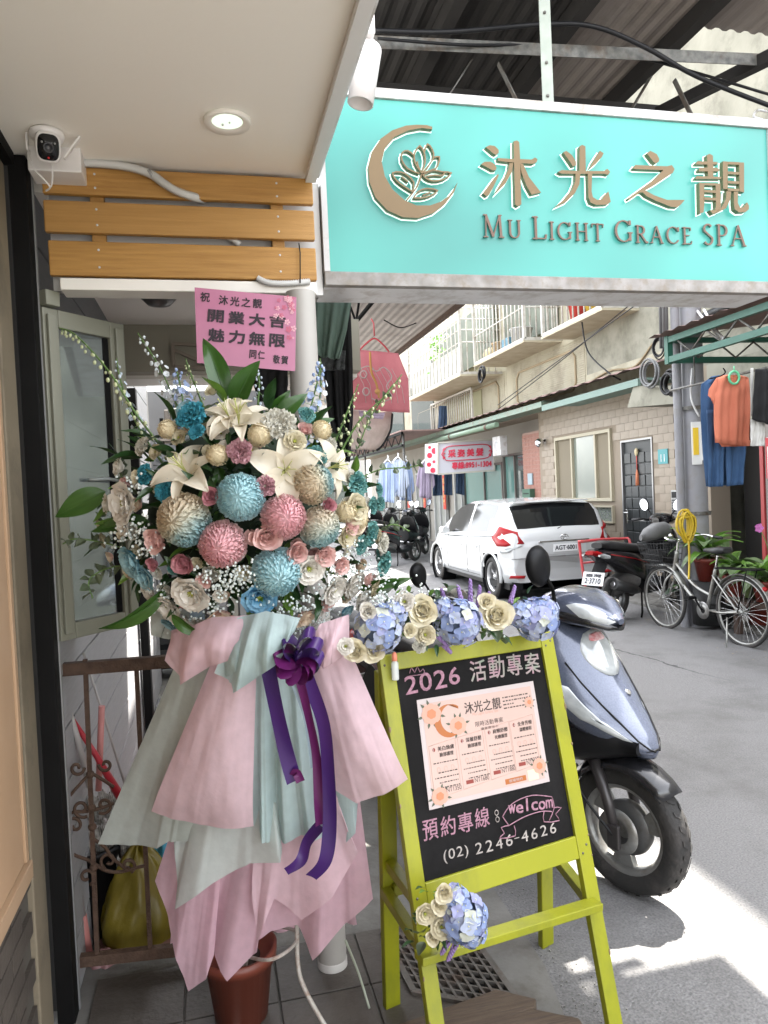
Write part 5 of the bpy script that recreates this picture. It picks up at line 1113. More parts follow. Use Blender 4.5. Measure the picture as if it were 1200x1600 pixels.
# ---------------------------------------------------------------- bicycle
def bicycle(label, loc, rz):
    t = thing('bicycle', label, 'bicycle', loc, rz); silver = mat('bike_silver', (.34, .34, .32), .3, metal=.6, dirt=(.16, .13, .1), dscale=9)
    B = lambda mb, nm, m, **k: mb.build(nm, m, t, local=True, **k)
    r = .315
    for x in (0, -1.08):
        w_ = bpy.data.objects.new('wheel', None); COL.objects.link(w_); w_.parent = t; w_.location = (x, 0, r)
        MB().tube([V(r * math.cos(a), 0, r * math.sin(a)) for a in [2 * math.pi * i / 48 for i in range(48)]], .017, 8, closed=True).build('tyre', tyre_m, w_, local=True)
        MB().tube([V((r - .02) * math.cos(a), 0, (r - .02) * math.sin(a)) for a in [2 * math.pi * i / 48 for i in range(48)]], .011, 8, closed=True).build('rim', silver, w_, local=True)
        sp = MB().tube([(.02, .02, 0), (r - .02, 0, 0)], .0016, 4, False).mesh('spoke', chrome)
        for i in range(28): shared('spoke', sp, w_, Matrix.Rotation(2 * math.pi * i / 28, 4, 'Y') @ (Matrix.Scale(-1, 4, (0, 1, 0)) if i % 2 else Matrix.Identity(4)))
        MB().lathe([(.0001, -.045), (.018, -.045), (.018, .045), (.0001, .045)], 12, RX).build('hub', silver, w_, local=True)
        rows = [[V((r + .04) * math.cos(a), y, (r + .04 - abs(y) * .3) * math.sin(a)) + V(0, 0, r) + V(x, 0, 0) for y in (-.03, -.015, 0, .015, .03)] for a in [R(20 + 150 * i / 14) if x else R(60 + 95 * i / 14) for i in range(15)]]
        B(MB().grid(rows), 'mudguard', silver, solid=.002)
    tb = lambda pts, rr, nm, m=silver: B(MB().tube(smooth_path([Vector(p) for p in pts]), rr, 8), nm, m)
    bbx = (-.62, 0, .27); seat_t = (-.76, 0, .70); head_b = (-.16, 0, .60); head_t = (-.22, 0, .82)
    tb([head_b, (-.42, 0, .38), bbx], .018, 'down_tube'); tb([(-.19, 0, .70), (-.45, 0, .50), (-.68, 0, .42)], .015, 'top_tube'); tb([bbx, seat_t], .016, 'seat_tube'); tb([head_b, head_t], .02, 'head_tube')
    for s_ in (-1, 1):
        tb([bbx, (-.85, s_ * .05, .28), (-1.08, s_ * .055, r)], .009, 'chain_stay'); tb([(-.73, s_ * .02, .62), (-1.08, s_ * .055, r)], .008, 'seat_stay')
        tb([head_b, (-.10, s_ * .05, .52), (-.04, s_ * .05, .40), (0, s_ * .05, r)], .010, 'fork_blade')
        tb([(-.24, 0, .93), (-.26, s_ * .12, .97), (-.34, s_ * .24, .98), (-.46, s_ * .27, .96)], .011, 'handlebar', chrome); B(MB().tube([(-.44, s_ * .27, .962), (-.55, s_ * .275, .955)], .016, 8), 'grip', seat_m)
    tb([head_t, (-.24, 0, .93)], .012, 'stem', chrome); tb([seat_t, (-.79, 0, .82)], .012, 'seat_post', chrome)
    mb = MB(); loft(mb, [(-.62, .855, .025, .02), (-.70, .86, .05, .025), (-.82, .865, .095, .035), (-.89, .87, .09, .035), (-.91, .87, .05, .02)], 16); B(mb, 'saddle', seat_m)
    # wire basket
    bk = MB(); bx0, bx1, bz0, bz1 = -.12, .16, .66, .90
    for i in range(9):
        f = i / 8
        for s_ in (-1, 1): bk.tube([(bx0 + .28 * f, s_ * .12, bz0), (bx0 + .02 + .28 * f * 1.05, s_ * .17, bz1)], .002, 4)
        bk.tube([(bx1, -.12 + .24 * f, bz0), (bx1 + .04, -.17 + .34 * f, bz1)], .002, 4); bk.tube([(bx0, -.12 + .24 * f, bz0), (bx0, -.17 + .34 * f, bz1)], .002, 4)
        bk.tube([(bx0, -.12 + .24 * f, bz0), (bx1, -.12 + .24 * f, bz0)], .002, 4)
    for j in range(5):
        f = j / 4; wy = .12 + .05 * f; z = bz0 + .24 * f; x1 = bx1 + .04 * f
        bk.tube([(bx0, -wy, z), (x1, -wy, z), (x1, wy, z), (bx0, wy, z)], .0025 if j < 4 else .005, 5, closed=True)
    tag(B(bk, 'basket', mat('basket_black', (.03, .03, .03), .5)), kind=None)
    # rear rack, crank, chain guard, pedals, kickstand
    B(MB().bar((-.80, 0, .70), (-1.30, 0, .72), .12, .012).tube([(-1.2, .06, .71), (-1.08, .06, r)], .006, 5).tube([(-1.2, -.06, .71), (-1.08, -.06, r)], .006, 5), 'rear_rack', black_metal)
    B(MB().lathe([(.03, -.05), (.085, -.05), (.085, -.046), (.03, -.046)], 24, Matrix.Translation(bbx) @ RX), 'chainring', alloy)
    B(MB().bar((-.60, -.06, .31), (-1.08, -.06, r + .03), .01, .012).bar((-.60, -.06, .20), (-1.08, -.06, r - .03), .01, .012), 'chain', black_metal)
    for s_, dz in ((-1, -.15), (1, .15)): B(MB().tube([(-.62, s_ * .06, .27), (-.62 + dz * .6, s_ * .07, .27 + dz * .8)], .01, 6).box((-.62 + dz * .6, s_ * .12, .27 + dz * .8), (.08, .09, .025)), 'pedal', black_metal)
    B(MB().tube([(-.95, .06, .25), (-1.05, .17, .0)], .008, 6), 'kickstand', silver)
    B(MB().lathe([(.0001, 0), (.022, 0), (.02, .02), (.0001, .03)], 12, Matrix.Translation((-.38, .2, .99))), 'bell', chrome)
    B(MB().sphere((-1.34, 0, .55), .025, 10, 6), 'reflector', lens_red)
    return t
bf_, br_ = onZ(1040, 981, 0), onZ(1172, 1013, 0)
bicycle('old silver bicycle with wire basket parked beside the potted plants', (bf_.x, bf_.y, .008), math.atan2(bf_.y - br_.y, bf_.x - br_.x))
# ---------------------------------------------------------------- white hatchback
car_white = mat('car_white', (.50, .51, .51), .25, coat=.7)
tint = mat('car_glass', (.008, .009, .010), .06, spec=.35)
ct = thing('parked_car', 'white hatchback car parked along the lane, seen from its rear corner', 'car', (4.64, 9.2, 0), R(90)); ct.scale = (1.06, 1.04, 1.0)
# local: x forward (0 at rear bumper), y left
Lc = 3.75; HW = .81
prof_top = [(0, .60), (.015, .80), (.05, .90), (.12, .985), (.30, 1.20), (.42, 1.30), (.62, 1.345), (1.2, 1.375), (1.8, 1.37), (2.2, 1.30), (2.6, 1.10), (2.85, .96), (3.1, .90), (3.45, .80), (3.68, .66), (3.75, .50)]
def lerp(tab, x):
    for i in range(len(tab) - 1):
        if x <= tab[i + 1][0]: f = (x - tab[i][0]) / (tab[i + 1][0] - tab[i][0]); return tab[i][1] + (tab[i + 1][1] - tab[i][1]) * max(0, f)
    return tab[-1][1]
belt = [(0, .80), (.3, .90), (1, .86), (2, .82), (2.8, .80), (3.75, .5)]
def half_w(x):
    e = 1
    if x < .5: e = 1 - .16 * ((.5 - x) / .5) ** 2.2
    if x > 3.0: e = 1 - .28 * ((x - 3.0) / .75) ** 2.2
    return HW * e
xs = sorted(set([0, .004, .01, .02, .035, .05, .08, .12, .16, .2, .25, .3, .36, .42, .5, .62] + [.62 + .08 * i for i in range(1, 40) if .62 + .08 * i < Lc] + [Lc - .03, Lc]))
def sect(x):
    top = lerp(prof_top, x); bz = min(lerp(belt, x), top - .02); w_ = half_w(x); zb = .20 + (.06 if x > 3.4 or x < .2 else 0)
    rw_ = w_ * (.90 - .16 * max(0, (top - bz) / .55))
    P = []
    # left side from sill up to roof centre
    P += [V(x, w_ * .90, zb), V(x, w_ * .97, zb + .06), V(x, w_ * 1.0, zb + .16), V(x, w_ * .985, .42 if bz > .5 else zb + .2), V(x, w_ * 1.0, bz * .72), V(x, w_ * .995, bz * .86), V(x, w_ * .965, bz - .015)]
    h = top - bz
    for f, g in ((.0, 0), (.12, .06), (.5, .42), (.80, .80), (.92, .92)): 
        P.append(V(x, w_ * .955 + (rw_ - w_ * .955) * g, bz + h * f))
    P += [V(x, rw_ * .93, bz + h * .975), V(x, rw_ * .75, top - .004 * (h > .1)), V(x, rw_ * .4, top + .006), V(x, 0, top + .01)]
    return P
cols = []
for x in xs:
    s_ = sect(x); full = s_ + [V(p.x, -p.y, p.z) for p in s_[::-1][1:]]
    # rear face curvature
    if x < .3: full = [V(p.x + .12 * (p.y / HW) ** 2 * (1 - x / .3) , p.y, p.z) for p in full]
    cols.append(full)
nC = len(cols[0]); half = (nC - 1) // 2
body_mb, glass_mb, rear_g, wsg = MB(), MB(), MB(), MB()
def facekind(i, k):
    x = (xs[i] + xs[i + 1]) / 2; kk = min(k, nC - 2 - k)
    if 8 <= kk <= 10 and .62 < x < 2.55 and not (1.50 < x < 1.56):
        if x < .80 and kk == 8: return 'body'
        return 'side'
    if kk >= 10 and .12 <= x < .40 and kk >= 12: return 'rear'
    if kk >= 11 and 1.9 < x < 2.75: return 'wind'
    return 'body'
allv = [p for c in cols for p in c]
def sub(kind, off):
    mb = MB(); idx = {}
    for i in range(len(xs) - 1):
        for k in range(nC - 1):
            if facekind(i, k) != kind: continue
            x = (xs[i] + xs[i + 1]) / 2
            f = []
            for (a, b) in ((i, k), (i + 1, k), (i + 1, k + 1), (i, k + 1)):
                j = a * nC + b
                if j not in idx:
                    idx[j] = len(mb.v); mb.v.append(tuple(allv[j]))
                f.append(idx[j])
            mb.f.append(f); mb.m.append(0); mb.s.append(True)
    return mb
# wheel arches: faces near the wheels on the sides are dropped and lined
bm_ = sub('body', 0)
WX = (.62, 3.02); WR = .30
keep = []
for f in bm_.f:
    c = sum((Vector(bm_.v[i]) for i in f), Vector()) / len(f)
    ok = True
    for wx in WX:
        if abs(c.y) > HW * .8 and (c.x - wx) ** 2 + (c.z - WR) ** 2 < (WR + .045) ** 2: ok = False
    keep.append(ok)
bm_.f = [f for f, o_ in zip(bm_.f, keep) if o_]; bm_.m = [0] * len(bm_.f); bm_.s = [True] * len(bm_.f)
cbody = bm_.build('body', car_white, ct, local=True)
k0 = MB(); k0.f.append
r0 = cols[0]; MB().add([tuple(p) for p in r0], [list(range(nC))]).build('bumper_face', car_white, ct, local=True); r1 = cols[-1]; MB().add([tuple(p) for p in r1], [list(range(nC))[::-1]]).build('bumper_face', car_white, ct, local=True)
MB().bb((.1, -HW * .93, .17), (3.6, HW * .93, .25)).bb((.1, -HW * .7, .16), (3.6, HW * .7, .6)).build('underside', black_plastic, ct, local=True)
sw = sub('side', 0)
for s_ in (-1, 1):
    h_ = MB(); h_.v = sw.v; h_.f = [f for f in sw.f if sum(sw.v[i][1] for i in f) * s_ > 0]; h_.m = [0] * len(h_.f); h_.s = [True] * len(h_.f)
    used = sorted({i for f in h_.f for i in f}); mp_ = {i: k for k, i in enumerate(used)}; h_.v = [sw.v[i] for i in used]; h_.f = [[mp_[i] for i in f] for f in h_.f]; h_.build('side_window', tint, ct, local=True)
sub('rear', 0).build('rear_window', tint, ct, local=True); sub('wind', 0).build('windscreen', tint, ct, local=True)
for wx in WX:
    for s_ in (-1, 1):
        wheel(ct, wx, WR, WR, .19, .205, spokes=5, tread=False, y=s_ * (HW - .11), rim_m=mat('car_rim', (.55, .55, .55), .3, metal=.6))
        MB().tube([V(wx + (WR + .045) * math.cos(a), s_ * (HW * .985), WR + (WR + .045) * math.sin(a)) for a in [R(-8 + 196 * i / 24) for i in range(25)]], .022, 8).build('wheel_arch', car_white, ct, local=True)
        MB().lathe([(.0001, .12), (WR + .04, .12), (WR + .04, -.115)], 24, Matrix.Translation((wx, s_ * (HW - .13), WR)) @ RX @ (Matrix.Identity(4) if s_ > 0 else Matrix.Rotation(math.pi, 4, 'X'))).build('arch_liner', black_plastic, ct, local=True)
def side_pt(x, z, s_=1, off=.004):
    s = sect(x)
    for a, b in zip(s[:-1], s[1:]):
        if a.z <= z <= b.z and b.z - a.z > 1e-6: f = (z - a.z) / (b.z - a.z); return V(x + (.12 * ((a.y + (b.y - a.y) * f) / HW) ** 2 * (1 - x / .3) if x < .3 else 0), s_ * (a.y + (b.y - a.y) * f + off), z)
    return V(x, s_ * (s[0].y + off), z)
for s_ in (-1, 1):
    for xx in (.98, 1.53, 2.45):
        MB().tube([side_pt(xx + (.0 if z < .8 else (.05 if xx < 1.2 else 0)), z, s_, .001) for z in [.28 + .05 * i for i in range(12)]], .004, 4).build('door_seam', black_plastic, ct, local=True)
    MB().tube([side_pt(x, .28, s_, .001) for x in [.98 + .1 * i for i in range(16)]], .004, 4).build('door_seam', black_plastic, ct, local=True)
    MB().tube([side_pt(x, lerp(belt, x) - .005, s_, .003) for x in [.55 + .1 * i for i in range(22)]], .007, 5).build('belt_trim', black_plastic, ct, local=True)
    for xx in (1.14, 1.78): MB().bar(side_pt(xx - .07, .70, s_, .02), side_pt(xx + .08, .70, s_, .02), .018, .025).build('door_handle', car_white, ct, local=True, bevel=.006)
    mb = MB(); loft(mb, [(2.28, .90, .06, .05), (2.36, .90, .09, .065), (2.42, .90, .05, .05)], 12, y0=s_ * .87); mb.build('wing_mirror', car_white, ct, local=True)
    # tail lights wrap the corner
    def corner(x, z): return side_pt(x, z, s_, .012)
    def patch3(nm, m, pts, lift=.0):
        c = sum(pts, Vector()) / len(pts); n = V(-.55, s_ * .8, .1).normalized()
        mb = MB(); rows = [[c + (p - c) * f + n * g for p in pts] for f, g in ((.01, .034), (.6, .032), (.95, .022), (1, -.02))]
        return mb.grid(rows, 0, True, True).build(nm, m, cbody, local=True)
    RP = lambda x, z: corner(x, z)
    back = lambda y, z: V(lerp([(.55, .004), (.60, .0), (.80, .015), (.9, .05), (.985, .12), (1.2, .3), (1.3, .42)], z) + .12 * (y / HW) ** 2 * .8 - .012, s_ * y, z)
    patch3('tail_light', lens_red, [back(.56, .79), RP(.14, .75), RP(.34, .75), RP(.56, .86), RP(.46, .92), RP(.38, 1.03), RP(.20, .99), back(.60, .95)])
    patch3('reversing_lamp', lens_clear, [back(.58, .76), RP(.08, .67), RP(.24, .66), RP(.28, .72), RP(.12, .735)])
    patch3('rear_reflector', lens_red, [back(.56, .36), back(.74, .37), back(.76, .33), back(.58, .32)])
    MB().tube([V(.12 * (y / HW) ** 2 * .9 - .006 + .0, s_ * y, .60 - .02 * y) for y in [i * .08 for i in range(10)]], .006, 5).build('bumper_seam', mat('seam_grey', (.2, .2, .2), .5), ct, local=True)
MB().bar((.03, .36, .80), (.03, -.36, .80), .03, .028).build('chrome_strip', chrome, ct, local=True, bevel=.008)
emb = MB()
for (rx, rz_) in ((.055, .036), (.02, .034)): emb.tube([V(.012, rx * math.cos(a), .855 + rz_ * math.sin(a)) for a in [2 * math.pi * i / 20 for i in range(20)]], .005, 5, closed=True)
emb.tube([V(.012, .045 * math.cos(a), .872 + .014 * math.sin(a)) for a in [2 * math.pi * i / 16 for i in range(16)]], .004, 5, closed=True)
emb.build('emblem', chrome, ct, local=True)
np_ = MB().bb((-.012, -.17, .66), (-.002, .17, .76)).build('number_plate', plate_w, ct, local=True)
mb = MB(); put_text(mb, 'AGT·6001', V(-.0135, .15, .682), (0, -1, 0), (0, 0, 1), .30, .058, bold=.004); mb.build('plate_number', plate_ink, np_, local=True)
MB().bb((-.001, -.30, .63), (.012, .30, .79)).build('plate_recess', mat('car_white_b', (.5, .51, .51), .3), ct, local=True)
MB().tube([(.10, .05, .965), (.16, -.12, 1.02), (.22, -.30, 1.06)], .009, 6).build('rear_wiper', black_plastic, ct, local=True)
MB().bb((.36, -.55, 1.325), (.50, .55, 1.345)).build('roof_spoiler', car_white, ct, local=True, bevel=.01)
for (y, c) in ((.25, (.45, .05, .1)), (.0, (.12, .13, .14)), (-.25, (.08, .14, .3))): tag(MB().sphere((.42, y, 1.02), .1, 12, 8, (1, 1.6, .5)).build('cushion', mat('cushion%d' % int(c[2] * 100), c, .8), ct, local=True))
# red hand truck between the car and the scooter
ht = onZ(925, 935, 0); t = thing('hand_truck', 'red tubular hand cart standing between the white car and the black scooter', 'hand cart', (ht.x, ht.y, 0))
redt = mat('red_tube', (.55, .06, .07), .4, dirt=(.2, .12, .1), dscale=10); D_ = 8.75
q = [at(917, 932, D_ - .4), at(906, 855, D_ - .4), at(912, 846, D_ - .4), at(970, 842, D_), at(985, 850, D_), at(985, 925, D_)]
MB().tube(smooth_path(q, 4), .017, 8).build('frame_tube', redt, t)
MB().tube([at(915, 921, D_ - .4), at(983, 905, D_)], .014, 8).build('cross_tube', redt, t); MB().tube([at(909, 880, D_ - .38), at(984, 872, D_)], .012, 8).build('cross_tube', redt, t)
MB().prism([at(940, 866, D_ - .1), at(958, 865, D_), at(958, 883, D_), at(942, 884, D_ - .1)], V(0, .02, 0)).build('red_board', redt, t)
for u, v in ((920, 930), (985, 925)): MB().lathe([(.0001, -.02), (.05, -.02), (.05, .02), (.0001, .02)], 14, Matrix.Translation(at(u, v, D_ - .2)) @ RX).build('wheel', tyre_m, t)
# ================================================================ CHALKBOARD EASEL
lime = mat('lime_paint', (.27, .27, .008), .42, col2=(.225, .235, .008), scale=5, stretch=(1, 1, .4), bump=.08, bscale=60, dirt=(.17, .18, .015), dscale=7)
EX = LF(.883, .469); EY = LF(-.469 * .235, .883 * .235, .972).normalized()
EL = LF(-.01, 2.0, 1.116)
EX, EY = (EX - EY * .018).normalized(), (EY + EX * .018).normalized(); EL = EL - EX * .021
EP = Plane(EL, EX, EY); EN = EP.n
ea = thing('chalkboard_easel', 'lime green wooden A-frame easel holding a chalkboard price list', 'easel', LF(.25, 2.1, .0))
W_E = .602
def fbar(s0, t0, s1, t1, w_, th=.022, off=-.011, nm='rail', m=lime, par=ea):
    a = EP.p(s0, t0, off); b = EP.p(s1, t1, off); return MB().bar(a, b, w_, th, EN).build(nm, m, par, bevel=.0025)
HT = EL.z / EY.z
def ground_t(s): return -(EP.p(s, 0).z - .012) / EY.z
fbar(.0215, .02, .0215, ground_t(.0215), .043, nm='leg'); fbar(W_E - .024, .02, W_E - .024, ground_t(W_E - .024), .048, nm='leg')
t_in = EP.st(640, 1374)[1]; t_b = EP.st(650, 1405)[1]; t_top = EP.st(640, 1068)[1]
print('board t', t_top, t_in, t_b, EP.st(856, 1037), EP.st(895, 1310), EP.st(864, 996))
fbar(.0435, -.002, W_E - .0485, -.002, .045, off=-.012, nm='top_rail')
t_in = -.570; fbar(.0435, t_in - .031, W_E - .0485, t_in - .031, .062, off=-.012, nm='bottom_rail')
bd = MB(); chalkb = mat('blackboard', (.006, .0057, .0057), .8, col2=(.010, .0095, .0095), scale=7, dirt=(.018, .017, .017), dscale=3, spec=.1)
P4 = [EP.p(.043, -.0245, -.010), EP.p(W_E - .048, -.0245, -.010), EP.p(W_E - .048, t_in, -.010), EP.p(.043, t_in, -.010)]
board = bd.prism(P4, EN * -.008).build('blackboard', chalkb, ea)
# rear legs and the shelf between them
RL_b = LF(-.045, 2.20, .012); RR_b = LF(.485, 2.48, .012)
TL = EP.p(.025, -.02, -.035); TR = EP.p(W_E - .025, -.02, -.035)
MB().bar(TL, RL_b, .05, .024, EN).build('leg', lime, ea, bevel=.0025); MB().bar(TR, RR_b, .05, .024, EN).build('leg', lime, ea, bevel=.0025)
def onbar(a, b, z): f = (z - a.z) / (b.z - a.z); return a + (b - a) * f
zs = .40
fl0 = EP.hit(700, 1493); zf = EP.hit(690, 1498).z
fr_l = EP.p(.03, ground_t(.03) + .40, .014); fr_r = EP.p(W_E - .03, ground_t(W_E - .03) + .40, .014)
fr_l = EP.hit(672, 1492, .014); fr_r = EP.hit(934, 1412, .014)
fr_l = fr_l + (fr_r - fr_l).normalized() * .0
MB().bar(fr_l - (fr_r - fr_l) * .06, fr_r, .045, .022, (0, 0, 1)).build('front_stretcher', lime, ea, bevel=.0025)
bl = onbar(TL, RL_b, fr_l.z + .01) ; br_2 = onbar(TR, RR_b, fr_r.z + .01)
MB().bar(bl + EN * .02, br_2 + EN * .02, .03, .03, (0, 0, 1)).build('rear_stretcher', lime, ea, bevel=.0025)
MB().bar(bl - EX * .015, fr_l - EX * .0 - EN * .025, .03, .03).build('side_stretcher', lime, ea, bevel=.0025); MB().bar(br_2 + EX * .01, fr_r - EN * .03, .03, .03).build('side_stretcher', lime, ea, bevel=.0025)
mid_a = (bl + br_2) / 2 + EN * .06; MB().bar(bl + EN * .075 + EX * .02, br_2 + EN * .075 - EX * .02, .028, .028).build('rear_stretcher', lime, ea, bevel=.0025)
MB().bar(onbar(TL, RL_b, .50) + EN * .01, EP.p(.03, ground_t(.03) + .52, -.03), .03, .03).build('side_stretcher', lime, ea, bevel=.0025)
# screws and worn corners
for (a, b) in ((.012, -.008), (.032, -.020), (W_E - .014, -.008), (W_E - .034, -.02), (.014, -.60), (.03, -.62), (W_E - .016, -.60), (W_E - .034, -.62)):
    c = EP.p(a, b, .0005); MB().lathe([(.0001, .0012), (.0032, .001), (.0038, -.001)], 8, Matrix.Translation(c) @ EN.to_track_quat('Z', 'Y').to_matrix().to_4x4()).build('screw', steel_galv, ea)
chipm = mat('bare_wood', (.16, .11, .06), .8, col2=(.22, .16, .09), scale=20); rch = random.Random(9)
for i in range(16):
    side = rch.choice((0.002, W_E - .002)); b = -rch.uniform(.05, 1.0); MB().sphere(EP.p(side + (.0 if side < .1 else 0), b, -.001), rch.uniform(.002, .0045), 6, 4, (1, 1, rch.uniform(1, 3))).build('paint_chip', chipm, ea)
# chalk writing
chalk_p = mat('chalk_pink', (.42, .23, .29), .95, col2=(.18, .09, .12), scale=140, contrast=.1); chalk_w = mat('chalk_white', (.42, .38, .35), .95, col2=(.18, .16, .15), scale=140, contrast=.1); chalk_y = mat('chalk_yellow', (.55, .45, .25), .95)
rnd = random.Random(3)
def chalk(st_, a, b, hpx0, m, nm='chalk_writing', bold=.0018, wpx=None):
    """a,b: photo positions of the text's lower left and lower right; hpx0: a point at its upper left"""
    p = EP.hit(*a, off=-.0085); q = EP.hit(*b, off=-.0085); u = EP.hit(*hpx0, off=-.0085); ex = (q - p).normalized(); ey = EN.cross(ex).normalized(); h = (u - p).dot(ey); L = (q - p).length
    n = len(st_); wts = [1.0 if ord(c) > 255 else (.62 if c not in ':-(),)' else .38) for c in st_]; tot = sum(wts); x = 0
    for c, w_ in zip(st_, wts):
        cw_ = L * w_ / tot; 
        if c != ' ':
            mb = MB()
            hh = h * (.92 + .1 * rnd.random()); yo = h * rnd.uniform(-.03, .05)
            if c == '-': put_text(mb, c, p + ex * (x + cw_ * .1) + ey * (h * .45), ex, ey, cw_ * .8, h * .07, bold=bold)
            elif c == ':':
                for k in (.22, .62): mb.tube([p + ex * (x + cw_ * .5 + .006 * math.cos(t)) + ey * (h * k + .007 * math.sin(t)) for t in [i * .7 for i in range(9)]], .0013, 4, closed=True)
            elif ord(c) < 256:
                lo, hi = text_mesh(c)[2:]; sc_q = hh / .74; ww = (hi[0] - lo[0]) * sc_q; kk = min(1.25, cw_ * .9 / ww) if c not in 'l1()' else 1.2
                put_text(mb, c, p + ex * (x + (cw_ - ww * kk) / 2) + ey * (yo + lo[1] * sc_q), ex, ey, ww * kk, (hi[1] - lo[1]) * sc_q, bold=bold, slant=.05)
            else: put_text(mb, c, p + ex * (x + cw_ * .06) + ey * yo, ex, ey, cw_ * .84, hh, bold=bold, slant=.05)
            mb.build('chalk_character', m, board)
        x += cw_
chalk('2026', (632, 1087), (722, 1068), (626, 1056), chalk_p, bold=.0012)
chalk('活動專案', (734, 1066), (847, 1050), (729, 1032), mat('chalk_mix', (.34, .20, .24), .95, col2=(.22, .26, .20), scale=40, contrast=.5), bold=.0012)
chalk('預約專線', (660, 1317), (768, 1290), (652, 1286), chalk_p, bold=.0008)
chalk(':', (770, 1288), (786, 1284), (766, 1262), chalk_w)
chalk('(02)', (692, 1346), (733, 1335), (690, 1329), chalk_w, bold=.0003)
chalk('2246-4626', (741, 1337), (872, 1301), (738, 1318), chalk_w, bold=.0003)
chalk('welcom', (794, 1273), (864, 1262), (792, 1252), chalk_p, bold=.0014)
mb = MB()
def cl(pl, r=.0017, k=4): mb.tube(smooth_path([EP.hit(*q, off=-.0075) for q in pl], k), r, 4)
cl([(785, 1276), (800, 1256), (830, 1243), (862, 1245)]); cl([(862, 1245), (866, 1262), (858, 1282)], k=2); cl([(785, 1276), (795, 1290)], k=2); cl([(795, 1290), (820, 1276), (845, 1268), (862, 1268)])
cl([(795, 1290), (783, 1293), (788, 1302), (780, 1310), (805, 1306), (803, 1290)], k=2); cl([(850, 1268), (850, 1284), (874, 1282), (868, 1272), (877, 1262), (864, 1262)], k=2)
cl([(640, 1052), (643, 1043), (648, 1051), (652, 1041), (656, 1050), (661, 1045), (662, 1053), (640, 1056)], .0013, 2)
mb.build('chalk_banner', chalk_p, board)
# menu poster
pp = [EP.hit(u, v, off=-.0078) for u, v in ((651, 1094), (833, 1064), (859, 1221), (671, 1266))]
po = thing('menu_poster', 'pink price list poster with a moon and roses taped on the chalkboard', 'poster', sum(pp, Vector()) / 4)
pbase = mat('poster_border', (.42, .36, .35), .35)
MB().prism(pp, EN * -.001).build('sheet', pbase, po)
px_ = (pp[1] - pp[0] + pp[2] - pp[3]).normalized(); py_ = (pp[0] - pp[3] + pp[1] - pp[2]).normalized()
def PB(a, b, off=.0006):
    top = pp[0] + (pp[1] - pp[0]) * a; bot = pp[3] + (pp[2] - pp[3]) * a; return bot + (top - bot) * b + EN * off
def prect(a0, b0, a1, b1, m, nm, off=.0006, mbx=None):
    q = [PB(a0, b0, off), PB(a1, b0, off), PB(a1, b1, off), PB(a0, b1, off)]
    if mbx is not None: mbx.add(q, [(0, 1, 2, 3)]); return
    return MB().add(q, [(0, 1, 2, 3)]).build(nm, m, po)
art = MB(); art.add([PB(.035, .045), PB(.965, .045), PB(.965, .955), PB(.035, .955)], [(0, 1, 2, 3)]); art.build('printed_area', mat('poster_pink', (.43, .30, .255), .35, col2=(.47, .345, .30), scale=3, mix=.5), po)
inkd = mat('poster_ink', (.035, .02, .016), .5); inkg = mat('poster_gold', (.33, .10, .02), .4); inkr = mat('poster_red', (.20, .03, .02), .5); inkl = mat('poster_line', (.45, .24, .18), .5)
Wp = (pp[1] - pp[0]).length; Hp = (pp[0] - pp[3]).length
def ptxt(st_, a, b, w_, m, nm='print', h=None, bold=0):
    mb = MB(); put_text(mb, st_, PB(a, b, .001), px_, py_, w_ * Wp if w_ else None, h * Hp if h else None, bold=bold); return mb.build(nm, m, po)
ptxt('沐光之靚', .37, .79, .31, inkd, h=.11, bold=.0006); ptxt('Mu Light Grace Spa', .43, .755, .22, inkl)
ptxt('限時活動專案', .44, .655, .24, inkd, h=.05); ptxt('優惠實施中', .48, .615, .15, inkd, h=.025)
tx = MB(); rr = random.Random(8)
for k in range(4):
    y = .88 - k * .035; x = .70
    while x < (.93 if k != 2 else .78): w_ = rr.uniform(.008, .03); prect(x, y, x + w_, y + .012, None, '', .001, tx); x += w_ + .008
cols4 = ((.06, .50), (.29, .53), (.52, .56), (.74, .585))
names = (('美白煥膚', '臉部護理'), ('深層舒壓', '臉部護理'), ('肩頸舒壓', '光療護理'), ('全身芳療', '溫暖療程')); prices = ('NT1350', 'NT1680', 'NT1880', 'NT2520')
